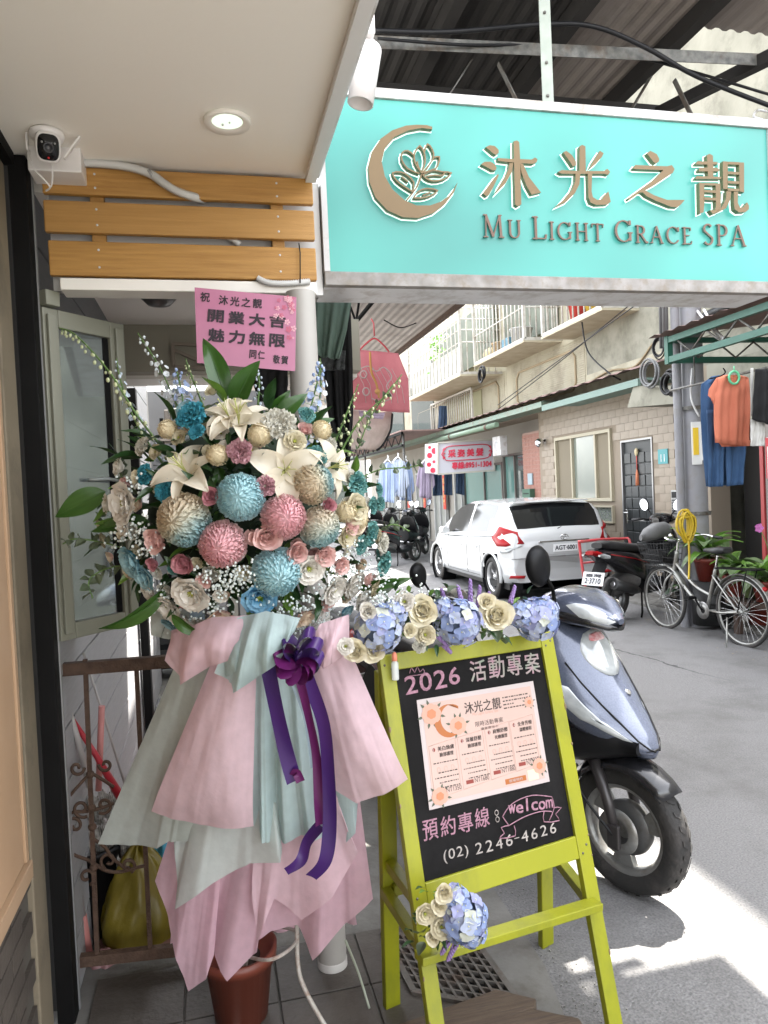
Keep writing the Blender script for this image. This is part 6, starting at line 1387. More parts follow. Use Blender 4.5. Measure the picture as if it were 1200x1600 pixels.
for k, (x0, y0) in enumerate(cols4):
    ptxt(names[k][0], x0 + .055, y0 - .0, .13, inkd, h=.042, bold=.0003); ptxt(names[k][1], x0 + .065, y0 - .055, .11, inkd, h=.038, bold=.0003)
    c = PB(x0 + .025, y0 + .02, .001); MB().add([c + px_ * .0045 * math.cos(t) + py_ * .0055 * math.sin(t) for t in [i * math.pi / 6 for i in range(12)]], [list(range(12))]).build('number_disc', inkr, po)
    ptxt(str(k + 1), x0 + .019, y0 + .005, None, pbase, h=.03).location = EN * .0006
    for row in range(6):
        y = y0 - .11 - row * .045; x = x0 + .01 + (0 if row in (0, 3) else .03)
        if row == 1: continue
        while x < x0 + .19: w_ = rr.uniform(.006, .022); prect(x, y, x + w_, y + .010, None, '', .001, tx); x += w_ + .007
    for j in range(3):
        c = PB(x0 + .045 + j * .055, y0 - .165, .001); ring = MB(); ring.tube([c + px_ * .005 * math.cos(t) + py_ * .0065 * math.sin(t) for t in [i * math.pi / 5 for i in range(10)]], .0004, 3, closed=True); ring.build('icon', inkl, po)
    prect(x0 + .015, y0 - .42 + .04, x0 + .075, y0 - .385 + .04, inkr, 'price_tag', .001); ptxt(prices[k], x0 + .085, y0 - .38, .12, inkd, h=.042)
    ln = MB()
    for (a, b, c2, d2) in ((x0 - .01, y0 + .06, x0 + .20, y0 + .09), (x0 - .01, y0 - .42, x0 + .20, y0 - .39)): ln.tube([PB(a, b, .001), PB(c2, d2, .001)], .0004, 3)
    ln.tube([PB(x0 - .01, y0 + .06, .001), PB(x0 - .01, y0 - .42, .001)], .0004, 3).tube([PB(x0 + .20, y0 + .09, .001), PB(x0 + .20, y0 - .39, .001)], .0004, 3); tag(ln.build('panel_outline', inkl, po), kind='stuff')
tag(tx.build('small_print', inkd, po), kind='stuff')
prect(.62, .065, .80, .115, inkg, 'gold_banner', .001); prect(.82, .05, .91, .15, mat('poster_pale', (.62, .52, .36), .5), 'pale_square', .001)
ptxt('現場預約', .65, .075, .12, pbase, h=.03).location = EN * .0006
# moon and printed roses
mp = []
for t in [i * math.pi / 14 for i in range(3, 26)]: mp.append((.23 + .115 * math.cos(t), .76 + .155 * math.sin(t)))
for t in [i * math.pi / 14 for i in range(25, 3, -1)]: mp.append((.262 + .095 * math.cos(t), .775 + .135 * math.sin(t)))
MB().add([PB(a, b, .0009) for a, b in mp], [list(range(len(mp)))]).build('moon', inkg, po)
prose = mat('print_rose', (.50, .27, .2), .5); prose2 = mat('print_rose_b', (.48, .17, .08), .5); pleaf = mat('print_leaf', (.07, .08, .05), .6)
for (a, b, r) in ((.10, .85, .085), (.30, .70, .075), (.09, .10, .07), (.93, .17, .065), (.93, .80, .045)):
    lf = MB(); f1 = MB(); f2 = MB()
    for i in range(12):
        t = i * .5236 + .2; c = (a + r * 1.05 * math.cos(t), b + r * 1.25 * math.sin(t)); d = .32 * r
        q = [PB(c[0] + d * math.cos(t), c[1] + 1.3 * d * math.sin(t), .0008), PB(c[0] + d * .4 * math.cos(t + 1.57), c[1] + 1.3 * .4 * d * math.sin(t + 1.57), .0008), PB(c[0] - d * math.cos(t), c[1] - 1.3 * d * math.sin(t), .0008), PB(c[0] - d * .4 * math.cos(t + 1.57), c[1] - 1.3 * .4 * d * math.sin(t + 1.57), .0008)]
        if (i * 7 + int(a * 10)) % 5 > 1: lf.add(q, [(0, 1, 2, 3)])
    for L_, (mb_, nn) in enumerate(((f1, 8), (f2, 6))):
        for i in range(nn):
            t = i * 2 * math.pi / nn + L_ * .3; cc_ = (a + r * (.52 - .3 * L_) * math.cos(t), b + 1.25 * r * (.52 - .3 * L_) * math.sin(t)); rr_ = r * (.42 - .2 * L_)
            mb_.add([PB(cc_[0] + rr_ * math.cos(q), cc_[1] + 1.25 * rr_ * math.sin(q), .0010 + .0001 * i + .001 * L_) for q in [k * math.pi / 5 for k in range(10)]], [list(range(10))])
    lf.build('printed_leaves', pleaf, po); f1.build('printed_rose', prose, po); f2.build('printed_rose', prose2, po)
# little bottle hooked on the easel corner
bq = EP.hit(618, 1062, .012)
t = thing('small_bottle', 'small clear dropper bottle with orange cap hung on the easel corner', 'bottle', bq)
MB().lathe([(.0001, 0), (.0095, 0), (.010, .003), (.010, .045), (.006, .052), (.0001, .052)], 16, Matrix.Translation(bq)).build('body', mat('bottle_clear', (.75, .78, .78), .1, alpha=.55, coat=.5), t)
MB().lathe([(.0001, .052), (.008, .052), (.007, .066), (.0045, .074), (.0001, .076)], 14, Matrix.Translation(bq)).build('cap', mat('cap_orange', (.75, .25, .16), .4), t)
# loose wooden board and the pot
wd_m = mat('old_board', (.07, .045, .03), .7, col2=(.13, .095, .065), scale=6, stretch=(1, 14, 6), bump=.4, bscale=25, dirt=(.05, .035, .03), dscale=8)
t = thing('wooden_pallet', 'worn brown boards lying on the floor at the bottom edge', 'boards', onZ(720, 1580, .03))
for (uv, th) in (([(622, 1600), (775, 1545), (838, 1560), (835, 1574), (690, 1625)], .04), ([(745, 1600), (830, 1575), (905, 1590), (935, 1640), (760, 1680)], .035), ([(560, 1625), (690, 1590), (745, 1612), (700, 1700), (560, 1720)], .02)):
    MB().prism([onZ(u, v, .055 if th > .03 else .04) for u, v in uv], (0, 0, -th)).build('board', wd_m, t, bevel=.004)
pc2 = onZ(378, 1588, .02)
t = thing('terracotta_pot', 'brown red plastic flower pot standing under the paper skirt', 'flower pot', (pc2.x, pc2.y, .027))
terra = mat('terracotta', (.15, .035, .02), .45, col2=(.19, .05, .03), scale=4)
MB().lathe([(.0001, .028), (.078, .028), (.10, .20), (.112, .20), (.115, .235), (.104, .235), (.095, .21), (.0001, .19)], 32, Matrix.Translation((pc2.x, pc2.y, 0))).build('pot', terra, t)
MB().lathe([(.0001, .2), (.094, .205)], 20, Matrix.Translation((pc2.x, pc2.y, 0))).build('soil', mat('soil', (.03, .022, .016), .95, bump=.6), t)
# ================================================================ FLOWER TEMPLATES (unit radius, facing +z)
def petal(mb, L, W, e0, e1, az, r0=0, z0=0, cup=.2, ruf=0, n=6, m=4, mi=0, tipw=.35, ph=0, twist=0):
    rows = []; x, z = r0, z0; ca, sa = math.cos(az), math.sin(az)
    for i in range(n + 1):
        u = i / n; e = R(e0 + (e1 - e0) * u)
        if i: x += math.cos(e) * L / n; z += math.sin(e) * L / n
        w_ = W * (math.sin(math.pi * min(1, .08 + u * .92) ** .75) * (1 - tipw * 0) + tipw * u * (1 - u ** 6)) if u < 1 else W * tipw * .5
        row = []
        for k in range(m + 1):
            v = -1 + 2 * k / m; rz_ = ruf * math.sin(v * 7 + ph + u * 3) * u * L; c_ = cup * v * v * w_
            px = x - math.sin(e) * (c_ + rz_); pz = z + math.cos(e) * (c_ + rz_); py = v * w_ + twist * u * L
            row.append(V(px * ca - py * sa, px * sa + py * ca, pz))
        rows.append(row)
    mb.grid(rows, mi)
GA = 2.39996
def grad(name, a, b, c=None, noise=.35, rough=.6, trans=.38, axis=2, p0=.3, p1=.8):
    if name in MATS: return MATS[name]
    m = mat(name, a, rough, trans=trans); n = m.node_tree.nodes; l = m.node_tree.links
    tc = n.new('ShaderNodeTexCoord'); sp = n.new('ShaderNodeSeparateXYZ'); l.new(tc.outputs['Generated'], sp.inputs[0])
    t = n.new('ShaderNodeTexNoise'); t.inputs['Scale'].default_value = 3; l.new(tc.outputs['Generated'], t.inputs['Vector'])
    ad = n.new('ShaderNodeMath'); ad.operation = 'MULTIPLY_ADD'; ad.inputs[1].default_value = noise; l.new(t.outputs['Fac'], ad.inputs[0]); l.new(sp.outputs[axis], ad.inputs[2])
    sb = n.new('ShaderNodeMath'); sb.operation = 'SUBTRACT'; sb.inputs[1].default_value = noise / 2; l.new(ad.outputs[0], sb.inputs[0])
    r = n.new('ShaderNodeValToRGB'); r.color_ramp.elements[0].position = p0; r.color_ramp.elements[1].position = p1
    r.color_ramp.elements[0].color = (*a, 1); r.color_ramp.elements[1].color = (*b, 1)
    if c: e = r.color_ramp.elements.new((p0 + p1) / 2); e.color = (*c, 1)
    l.new(sb.outputs[0], r.inputs[0])
    for nd in n:
        if nd.type == 'BSDF_PRINCIPLED': l.new(r.outputs[0], nd.inputs['Base Color'])
        if nd.type == 'BSDF_TRANSLUCENT': l.new(r.outputs[0], nd.inputs[0])
    return m
def mum_mesh(m, N=480, seed=1, short=False):
    rg = random.Random(seed); mb = MB()
    mb.sphere((0, 0, 0), .84, 14, 10)
    for i in range(N):
        zz = 1 - (i + .5) / N * 1.75; th = math.acos(max(-1, zz)); az = i * GA + rg.uniform(-.1, .1)
        f = i / N; wb = (.058 + .022 * f) * (1 if not short else .9)
        d = lambda t, r: V(math.sin(t) * math.cos(az) * r, math.sin(t) * math.sin(az) * r, math.cos(t) * r)
        th2 = th + rg.uniform(-.08, .08); side = V(-math.sin(az), math.cos(az), 0)
        droop = max(0, f - .45) * .5; rows = []
        for (u, rr, dt, ww) in ((0, .76, .30, .7), (.4, .92, .20, 1.0), (.75, 1.0, .08, 1.1), (1, 1.02 - (0 if short else .02) + rg.uniform(-.06, .07), -.07 + droop, .4)):
            c = d(max(0, th2 + dt), rr); nrm = c.normalized()
            rows.append([c - side * wb * ww + nrm * .03, c - nrm * .02, c + side * wb * ww + nrm * .03])
        mb.grid(rows)
    return mb.mesh('bloom', m)
def rose_mesh(m, seed=1, open_=0):
    rg = random.Random(seed); mb = MB(); mb.lathe([(.0001, .30), (.12, .26), (.2, .1), (.1, -.2)], 10)
    for i in range(19):
        f = i / 18; az = i * GA + rg.uniform(-.15, .15); r0 = .05 + .28 * f
        petal(mb, .62 + .38 * f, .30 + .28 * f, 88 - 16 * f, 97 - (65 + 30 * open_) * f ** 1.5, az, r0, -.25 - .05 * f, cup=-.55 + .25 * f if False else .55 - .3 * f, ruf=.03, n=6, m=5, tipw=.75, ph=i)
    return mb.mesh('bloom', m)
def liz_mesh(ms, seed=1):
    rg = random.Random(seed); mb = MB()
    for L_ in range(3):
        for i in range(5):
            petal(mb, .95 - .12 * L_, .52 - .05 * L_, 60 + 8 * L_, 5 + 26 * L_ + rg.uniform(-8, 8), i * 1.2566 + L_ * .6, .06, -.25, cup=.25, ruf=.07, n=7, m=6, tipw=.9, ph=i * 2 + L_)
    mb.lathe([(.0001, .12), (.07, .10), (.09, .0), (.06, -.2)], 10, mi=1)
    for i in range(7): a = i * .9; mb.tube([(.03 * math.cos(a), .03 * math.sin(a), 0), (.13 * math.cos(a), .13 * math.sin(a), .2)], .022, 5, mi=1)
    return mb.mesh('bloom', ms)
def carn_mesh(m, seed=1, N=34):
    rg = random.Random(seed); mb = MB()
    for i in range(N):
        f = i / N; petal(mb, .75 + .25 * f, .24 + .14 * f, 88 - 30 * f, 70 - 75 * f, i * GA, .04 + .1 * f, -.2, cup=.2, ruf=.14, n=5, m=7, tipw=1.1, ph=rg.uniform(0, 6))
    return mb.mesh('bloom', m)
def lily_mesh(ms, seed=1, op=1.0):
    rg = random.Random(seed); mb = MB()
    for i in range(6):
        w_ = .34 if i % 2 else .21
        petal(mb, 1.25, w_, 68 - 8 * op, -30 * op + rg.uniform(-14, 14), i * math.pi / 3 + rg.uniform(-.08, .08), .05, -.55, cup=.5, ruf=.025, n=10, m=6, tipw=.25, ph=i, twist=rg.uniform(-.08, .08))
    for i in range(6):
        a = i * 1.047 + .4; mb.tube(smooth_path([V(0, 0, -.4), V(.08 * math.cos(a), .08 * math.sin(a), .1), V(.25 * math.cos(a), .25 * math.sin(a), .38)], 3), .012, 4, mi=1)
    mb.tube([(0, 0, -.5), (.02, 0, .1), (.05, .03, .5)], .018, 5, mi=1); mb.sphere((.05, .03, .5), .035, 8, 5, mi=1)
    mb.lathe([(.10, -.5), (.05, -.62), (.0001, -.64)], 8, mi=1)
    return mb.mesh('bloom', ms)
def leaf_mesh(m, L=1, W=.2, bend=-50, seed=0, e0=20, nm='leaf'):
    mb = MB(); rg = random.Random(seed); rows = []; x = z = 0; n = 12
    for i in range(n + 1):
        u = i / n; e = R(e0 + bend * u); 
        if i: x += math.cos(e) * L / n; z += math.sin(e) * L / n
        w_ = W * math.sin(math.pi * u ** .8) ** .85 * (1 - .3 * u) + .004
        if u == 1: w_ = .002
        rows.append([V(x, v * w_, z + .35 * abs(v) * w_ + .012 * math.sin(u * 9 + v * 3)) for v in (-1, -.6, -.25, 0, .25, .6, 1)])
    mb.grid(rows)
    mb.tube([r[3] + V(0, 0, .003) for r in rows], [.008 * (1 - i / (n + 2)) for i in range(n + 1)], 5, mi=0)
    return mb.mesh(nm, m)
def leafmat(name, a, b, tr=.25):
    m = mat(name, a, .35, col2=b, scale=2.5, trans=tr, stretch=(1, 9, 1), coat=.15); return m
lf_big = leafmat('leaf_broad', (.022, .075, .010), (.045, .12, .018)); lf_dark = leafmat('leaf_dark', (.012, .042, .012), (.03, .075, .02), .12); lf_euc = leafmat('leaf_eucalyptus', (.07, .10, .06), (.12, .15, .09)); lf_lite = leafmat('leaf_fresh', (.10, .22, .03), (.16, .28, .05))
stem_m = mat('stem_green', (.09, .17, .04), .5)
cream = (.68, .58, .43); wht = (.6, .58, .5); pblue = (.40, .62, .68)
MUMS = {'cb': mum_mesh(grad('mum_cream_blue', cream, (.34, .53, .56), (.60, .58, .47), p0=.35, p1=.85, axis=0), seed=1), 'bl': mum_mesh(grad('mum_blue', (.72, .72, .66), (.44, .66, .70), (.52, .70, .73), p0=.05, p1=.75), seed=2),
        'pk': mum_mesh(grad('mum_pink', (.82, .64, .60), (.76, .42, .46), (.80, .56, .56), p0=.05, p1=.98), seed=3), 'cw': mum_mesh(grad('mum_white_blue', (.68, .60, .48), (.42, .60, .61), (.60, .62, .54), p0=.2, p1=.8, axis=1), seed=4)}
BALL = mum_mesh(mat('pompon_cream', (.70, .61, .42), .7, trans=.15), 230, 5, True)
ROSES = {'pk': rose_mesh(mat('rose_pink', (.72, .45, .42), .6, col2=(.76, .54, .50), scale=3, trans=.3), 1), 'dp': rose_mesh(mat('rose_deep', (.46, .17, .21), .6, col2=(.54, .27, .29), scale=3, trans=.3), 2), 'pc': rose_mesh(grad('rose_peach', (.74, .48, .41), (.76, .64, .48), trans=.3), 3, .4), 'cr': rose_mesh(mat('rose_cream', (.74, .68, .50), .6, col2=(.78, .73, .58), scale=3, trans=.3), 4, .5), 'wh': rose_mesh(mat('rose_white', (.74, .71, .64), .6, trans=.3), 5, .5)}
ctr = mat('flower_centre', (.35, .38, .06), .6)
LIZ = {'wh': liz_mesh([mat('petal_white', (.74, .71, .65), .55, trans=.3), ctr], 1), 'bl': liz_mesh([grad('petal_sky', (.06, .25, .46), (.22, .44, .60), (.10, .33, .54), trans=.25), ctr], 2), 'pb': liz_mesh([grad('petal_pale_sky', (.07, .30, .44), (.32, .50, .54), trans=.3), ctr], 3), 'cr': liz_mesh([mat('petal_cream', (.60, .54, .38), .55, trans=.3), ctr], 4)}
CARN = {'bl': carn_mesh(mat('carnation_blue', (.02, .24, .34), .6, col2=(.08, .36, .44), scale=3, trans=.2), 1), 'te': carn_mesh(mat('carnation_teal', (.03, .20, .22), .6, col2=(.18, .34, .28), scale=3, trans=.2), 2), 'mv': carn_mesh(mat('carnation_mauve', (.44, .20, .24), .6, col2=(.54, .32, .34), scale=3, trans=.2), 3), 'wh': carn_mesh(mat('carnation_white', (.62, .60, .52), .6, trans=.25), 4)}
LILY = [lily_mesh([mat('lily_petal', (.70, .63, .49), .5, col2=(.75, .70, .59), scale=3, trans=.3), mat('lily_stamen', (.42, .44, .14), .5)], s) for s in (1, 2, 3)]
LEAF = [leaf_mesh(lf_big, 1, .21, -60, 1), leaf_mesh(lf_big, 1, .24, -25, 2, 10), leaf_mesh(lf_dark, 1, .2, -40, 3)]
LEAFD = leaf_mesh(lf_dark, 1, .17, -35, 4); LEAFL = leaf_mesh(lf_lite, 1, .2, -35, 5); LEAFR = leaf_mesh(lf_euc, 1, .42, -20, 6)
# ================================================================ FLOWER STAND
BC = at(372, 800, 2.06); BR = .36
fs = thing('flower_stand', 'tall congratulation flower arrangement with pink and pale blue paper skirt and purple ribbon', 'flower arrangement', (BC.x, BC.y, .02))
IV = chainmat(fs).inverted()
def frame(n, roll=0):
    n = n.normalized(); q = n.to_track_quat('Z', 'Y').to_matrix(); return (q @ Matrix.Rotation(roll, 3, 'Z')).to_4x4()
def surf(u, v, lift=0):
    du = (u - 365) / 215; dv = (v - 790) / 215; r2 = min(.96, du * du + dv * dv); h = math.sqrt(1 - r2)
    d = 2.08 - .26 * h - lift
    p = at(u, v, d); n = (RT * du * 1.0 + V(0, 0, -dv * .85) - FW * (h + .25)).normalized(); return p, n, d
rg = random.Random(21)
def put(nm, me, u, v, rpx, lift=0, tilt=None, par=fs, roll=None, sf=surf, inv=IV, zs=1.0):
    p, n, d = sf(u, v, lift); r = rpx / FPX * d
    if tilt is not None: n = (n + RT * tilt[0] + V(0, 0, tilt[1])).normalized()
    M = Matrix.Translation(p) @ frame(n, rg.uniform(0, 6.28) if roll is None else roll) @ Matrix.Diagonal((r, r, r * zs, 1))
    return shared(nm, me, par, inv @ M)
# core: dark foliage mass
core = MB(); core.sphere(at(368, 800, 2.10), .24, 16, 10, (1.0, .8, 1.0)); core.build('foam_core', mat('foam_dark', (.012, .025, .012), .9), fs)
for i in range(250):
    a = rg.uniform(0, 6.28); r = rg.random() ** .6; u = 368 + 195 * r * math.cos(a); v = 800 + 170 * r * math.sin(a)
    if v > 960: continue
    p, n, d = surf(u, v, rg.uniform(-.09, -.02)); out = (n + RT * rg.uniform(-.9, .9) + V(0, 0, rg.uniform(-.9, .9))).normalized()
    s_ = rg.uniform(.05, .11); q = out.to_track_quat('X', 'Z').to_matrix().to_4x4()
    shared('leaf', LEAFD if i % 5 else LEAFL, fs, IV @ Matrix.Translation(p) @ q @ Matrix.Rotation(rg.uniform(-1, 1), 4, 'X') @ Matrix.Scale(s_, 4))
for i in range(90):      # foliage at the back so the arrangement is round
    a = rg.uniform(0, 6.28); r = rg.random() ** .5; p = BC + RT * (.27 * r * math.cos(a)) + V(0, 0, .27 * r * math.sin(a)) + FW * (.12 + .1 * (1 - r))
    out = (FW + RT * math.cos(a) + V(0, 0, math.sin(a))).normalized(); q = out.to_track_quat('X', 'Z').to_matrix().to_4x4()
    shared('leaf', LEAFD, fs, IV @ Matrix.Translation(p) @ q @ Matrix.Scale(rg.uniform(.07, .13), 4))
for (k, u, v, r) in (('cb', 288, 812, 43), ('bl', 376, 777, 38), ('pk', 348, 850, 38), ('pk', 443, 808, 36), ('cw', 499, 823, 33), ('bl', 432, 893, 40), ('cb', 489, 756, 33)): put('chrysanthemum', MUMS[k], u, v, r * .97, .05, zs=.85)
for (u, v, r) in ((262, 671, 15), (340, 711, 17), (405, 680, 18), (502, 673, 16), (541, 800, 17), (560, 812, 15)): put('pompon_flower', BALL, u, v, r, .05)
for (k, u, v, r) in (('pk', 246, 843, 19), ('dp', 288, 878, 18), ('dp', 331, 775, 14), ('pk', 417, 838, 21), ('pc', 350, 966, 23), ('pk', 464, 861, 17), ('pk', 504, 866, 18), ('dp', 512, 790, 12), ('pk', 547, 822, 14), ('pk', 530, 883, 15), ('pc', 475, 962, 16), ('pk', 575, 905, 12), ('pk', 398, 840, 10), ('pc', 420, 975, 14), ('pk', 320, 905, 12), ('dp', 240, 880, 11), ('pk', 510, 940, 14)): put('rose', ROSES[k], u, v, r * 1.22, .06)
for (k, u, v, r) in (('wh', 197, 786, 33), ('wh', 300, 925, 31), ('wh', 264, 946, 23), ('wh', 482, 888, 25), ('wh', 520, 920, 24), ('cr', 553, 796, 24), ('bl', 405, 932, 28), ('pb', 207, 877, 26), ('pb', 228, 900, 22), ('wh', 550, 912, 23), ('cr', 540, 838, 17), ('wh', 285, 968, 20), ('pb', 268, 975, 16), ('wh', 565, 935, 20), ('wh', 235, 925, 16), ('cr', 585, 920, 16), ('wh', 345, 930, 12), ('pb', 540, 955, 14), ('wh', 495, 955, 14), ('cr', 460, 690, 18), ('wh', 195, 820, 16)): put('lisianthus', LIZ[k], u, v, r * 1.22, .06)
for (k, u, v, r) in (('bl', 229, 742, 15), ('bl', 260, 766, 17), ('bl', 301, 652, 22), ('bl', 308, 675, 12), ('te', 492, 714, 16), ('te', 556, 757, 18), ('te', 577, 832, 17), ('te', 596, 880, 18), ('te', 562, 850, 14), ('mv', 375, 707, 18), ('mv', 414, 760, 15), ('wh', 436, 665, 24), ('te', 478, 650, 13), ('wh', 595, 850, 15), ('te', 580, 790, 12)): put('carnation', CARN[k], u, v, r * 1.22, .05)
for (j, u, v, r, tl) in ((0, 283, 728, 52, (0, .5)), (1, 372, 645, 50, (.1, .6)), (2, 446, 734, 56, (-.1, -.1)), (0, 525, 728, 44, (.4, 0)), (1, 352, 640, 40, (-.4, .7))): put('lily', LILY[j], u, v, r, .07, tl)
put('bud', ROSES['cr'], 216, 745, 13, .05); put('bud', ROSES['cr'], 332, 612, 13, .0); put('bud', LIZ['pb'], 290, 640, 18, .02); put('bud', ROSES['wh'], 215, 755, 10, .04)
# smaller filler blooms between the large ones
rf = random.Random(77); big = [(288, 812, 50), (376, 777, 46), (348, 850, 46), (443, 808, 44), (499, 823, 40), (432, 893, 46), (489, 756, 40), (300, 925, 34), (405, 932, 34), (283, 728, 40), (446, 734, 44), (372, 645, 40)]; done = 0
for i in range(600):
    a = rf.uniform(0, 6.28); r_ = rf.random() ** .5; u = 375 + 225 * r_ * math.cos(a); v = 815 + 170 * r_ * math.sin(a)
    if v > 985 or any((u - x) ** 2 + (v - y) ** 2 < q * q for x, y, q in big) or done > 64: continue
    rr_ = rf.uniform(9, 14); big.append((u, v, rr_ * 1.5)); done += 1
    k = rf.choice(('rw', 'rw', 'rc', 'rp', 'lw', 'cw', 'lc', 'pc', 'ct' if u > 480 or u < 280 else 'lw'))
    nm, me = {'rw': ('rose', ROSES['wh']), 'rc': ('rose', ROSES['cr']), 'rp': ('rose', ROSES['pk']), 'pc': ('rose', ROSES['pc']), 'lw': ('lisianthus', LIZ['wh']), 'lc': ('lisianthus', LIZ['cr']), 'cw': ('carnation', CARN['wh']), 'ct': ('carnation', CARN['te'])}[k]
    put(nm, me, u, v, rr_ * 1.15, .03)
# broad leaves
def leafto(me, a, b, wd, roll=0, nm='broad_leaf', par=fs, inv=IV):
    a = Vector(a); b = Vector(b); d = b - a; L = d.length; X = d.normalized(); Z = (-FW + V(0, 0, .3)); Z = (Z - X * Z.dot(X)).normalized(); Yv = Z.cross(X)
    M = Matrix((X, Yv, Z)).transposed().to_4x4() @ Matrix.Rotation(roll, 4, 'X')
    return shared(nm, me, par, inv @ Matrix.Translation(a) @ M @ Matrix.Diagonal((L * 1.06, L * wd, L, 1)))
for (u0, v0, u1, v1, d, w_, rl) in ((352, 625, 320, 522, 2.04, .9, .3), (368, 640, 398, 558, 1.98, 1.25, -.2), (430, 660, 478, 612, 1.98, 1.1, .1), (415, 655, 452, 612, 1.99, .9, .5), (165, 768, 88, 806, 1.95, 1.1, -.2), (262, 918, 156, 1000, 1.88, .55, -.9), (235, 815, 145, 828, 1.93, .8, .2), (345, 700, 300, 640, 1.95, .8, 0), (470, 680, 520, 650, 1.98, .9, 0), (350, 760, 330, 700, 1.88, .8, 0), (268, 960, 318, 1000, 1.84, .8, .5), (395, 780, 440, 745, 1.85, .6, 0), (310, 790, 340, 740, 1.84, .8, .3), (560, 920, 640, 905, 1.98, .6, .4)):
    leafto(LEAF[(u0 + v1) % 2], at(u0, v0, d), at(u1, v1, d - .01), w_, rl)
for k in range(26):
    a = rg.uniform(0, 6.28); u = 368 + 150 * math.cos(a) * rg.uniform(.4, 1.1); v = 800 + 130 * math.sin(a) * rg.uniform(.4, 1.1); p, n, d = surf(u, v, .03)
    leafto(LEAF[2], p, at(u + rg.uniform(-32, 32), v + rg.uniform(-30, 26), d - .03), .8, rg.uniform(-.6, .6))
# gypsophila: tiny white balls on hair stems
gy = MB(); 
for (u, v, sp, N) in ((352, 912, 34, 90), (380, 900, 30, 70), (320, 900, 20, 30), (215, 832, 26, 55), (230, 858, 18, 25), (455, 960, 40, 110), (500, 945, 36, 80), (545, 890, 30, 60), (560, 860, 25, 40), (290, 975, 28, 60), (335, 950, 25, 50), (520, 900, 20, 30), (420, 975, 24, 40), (185, 835, 22, 30), (575, 930, 26, 50), (400, 950, 40, 60), (250, 930, 24, 40), (480, 985, 30, 60), (590, 900, 24, 40), (205, 760, 20, 30)):
    c0, n0, d0 = surf(u, v, -.02)
    for i in range(N):
        uu = rg.gauss(u, sp * .55); vv = rg.gauss(v, sp * .5); p, n, d = surf(uu, vv, rg.uniform(.04, .085)); r = rg.uniform(.0028, .0044)
        gy.sphere(p, r, 6, 4); 
        if i % 3 == 0: gy.tube([p, c0 + (p - c0) * .2], .0006, 3, False, mi=1)
tag(gy.build('gypsophila', [mat('gyp_white', (.60, .66, .64), .7), stem_m], fs), kind='stuff')
# flower spikes
def spike(pts, d, mcol, r0, N, nm='delphinium', fsz=.012, bud=.35, droop=False):
    path = smooth_path([at(u, v, d + dd) for (u, v, dd) in pts], 8); mb = MB(); mb.tube(path, [.0035 * (1 - .6 * i / len(path)) for i in range(len(path))], 6, mi=1)
    for i in range(N):
        f = i / N; k = f * (len(path) - 2); j = int(k); p = path[j] + (path[j + 1] - path[j]) * (k - j); a = i * GA
        ax_ = (path[j + 1] - path[j]).normalized(); sx = ax_.orthogonal().normalized(); sy = ax_.cross(sx); o_ = (sx * math.cos(a) + sy * math.sin(a)); 
        rr = r0 * (1 - .75 * f); c = p + o_ * rr * 1.6 + (V(0, 0, -.012) if droop else V(0, 0, 0)); s_ = fsz * (1 - bud * f) * rg.uniform(.8, 1.15)
        mb.tube([p, c], .0009, 3, False, mi=1)
        if f > .72 or droop: mb.sphere(c, s_ * .55, 6, 5, (1, 1, 1.3))
        else:
            tmp = MB()
            for q in range(5): petal(tmp, 1.0, .5, 35, 5, q * 1.2566, .05, 0, .2, .05, n=3, m=2, tipw=.7)
            M = Matrix.Translation(c) @ frame(o_ + ax_ * .3 - FW * .4, a) @ Matrix.Scale(s_, 4); mb.add([M @ Vector(p_) for p_ in tmp.v], tmp.f, 0, True)
    return mb.build(nm, [mcol, stem_m], fs)
whb = mat('delph_white', (.70, .74, .76), .6, trans=.3); blu = mat('delph_blue', (.30, .42, .72), .6, col2=(.55, .62, .78), scale=12, trans=.3); bdy = mat('bud_yellow_green', (.58, .62, .38), .6, trans=.2)
spike([(300, 690, 0), (275, 630, 0), (250, 575, 0), (215, 520, 0)], 2.05, whb, .02, 46); spike([(290, 680, 0), (285, 620, 0), (275, 575, .02)], 2.03, blu, .022, 34)
spike([(470, 720, 0), (480, 660, 0), (495, 600, 0), (502, 565, 0)], 2.05, blu, .022, 44); spike([(480, 690, 0), (500, 620, 0), (500, 560, 0)], 2.09, whb, .018, 26, fsz=.011)
spike([(270, 720, 0), (215, 650, 0), (170, 580, 0), (120, 525, .02), (92, 512, .03)], 1.98, bdy, .009, 44, 'bud_stem', fsz=.010, droop=True); spike([(262, 735, 0), (215, 665, 0), (190, 600, 0), (182, 560, 0)], 2.02, mat('sweet_pale', (.55, .62, .70), .6, trans=.2), .012, 26, 'bud_stem', fsz=.010)
spike([(525, 720, 0), (560, 660, 0), (600, 620, 0), (628, 585, .02)], 2.03, bdy, .012, 34, 'bud_stem', fsz=.009, droop=True); spike([(520, 700, 0), (540, 650, 0), (560, 600, 0)], 2.06, bdy, .010, 24, 'bud_stem', fsz=.008, droop=True)
spike([(400, 660, 0), (405, 600, 0), (400, 570, 0)], 2.12, mat('sweet_pale', (.55, .62, .7), .6), .012, 24, 'bud_stem', fsz=.008, droop=True); spike([(320, 640, 0), (300, 590, 0), (290, 560, 0)], 2.1, bdy, .010, 20, 'bud_stem', fsz=.008, droop=True)
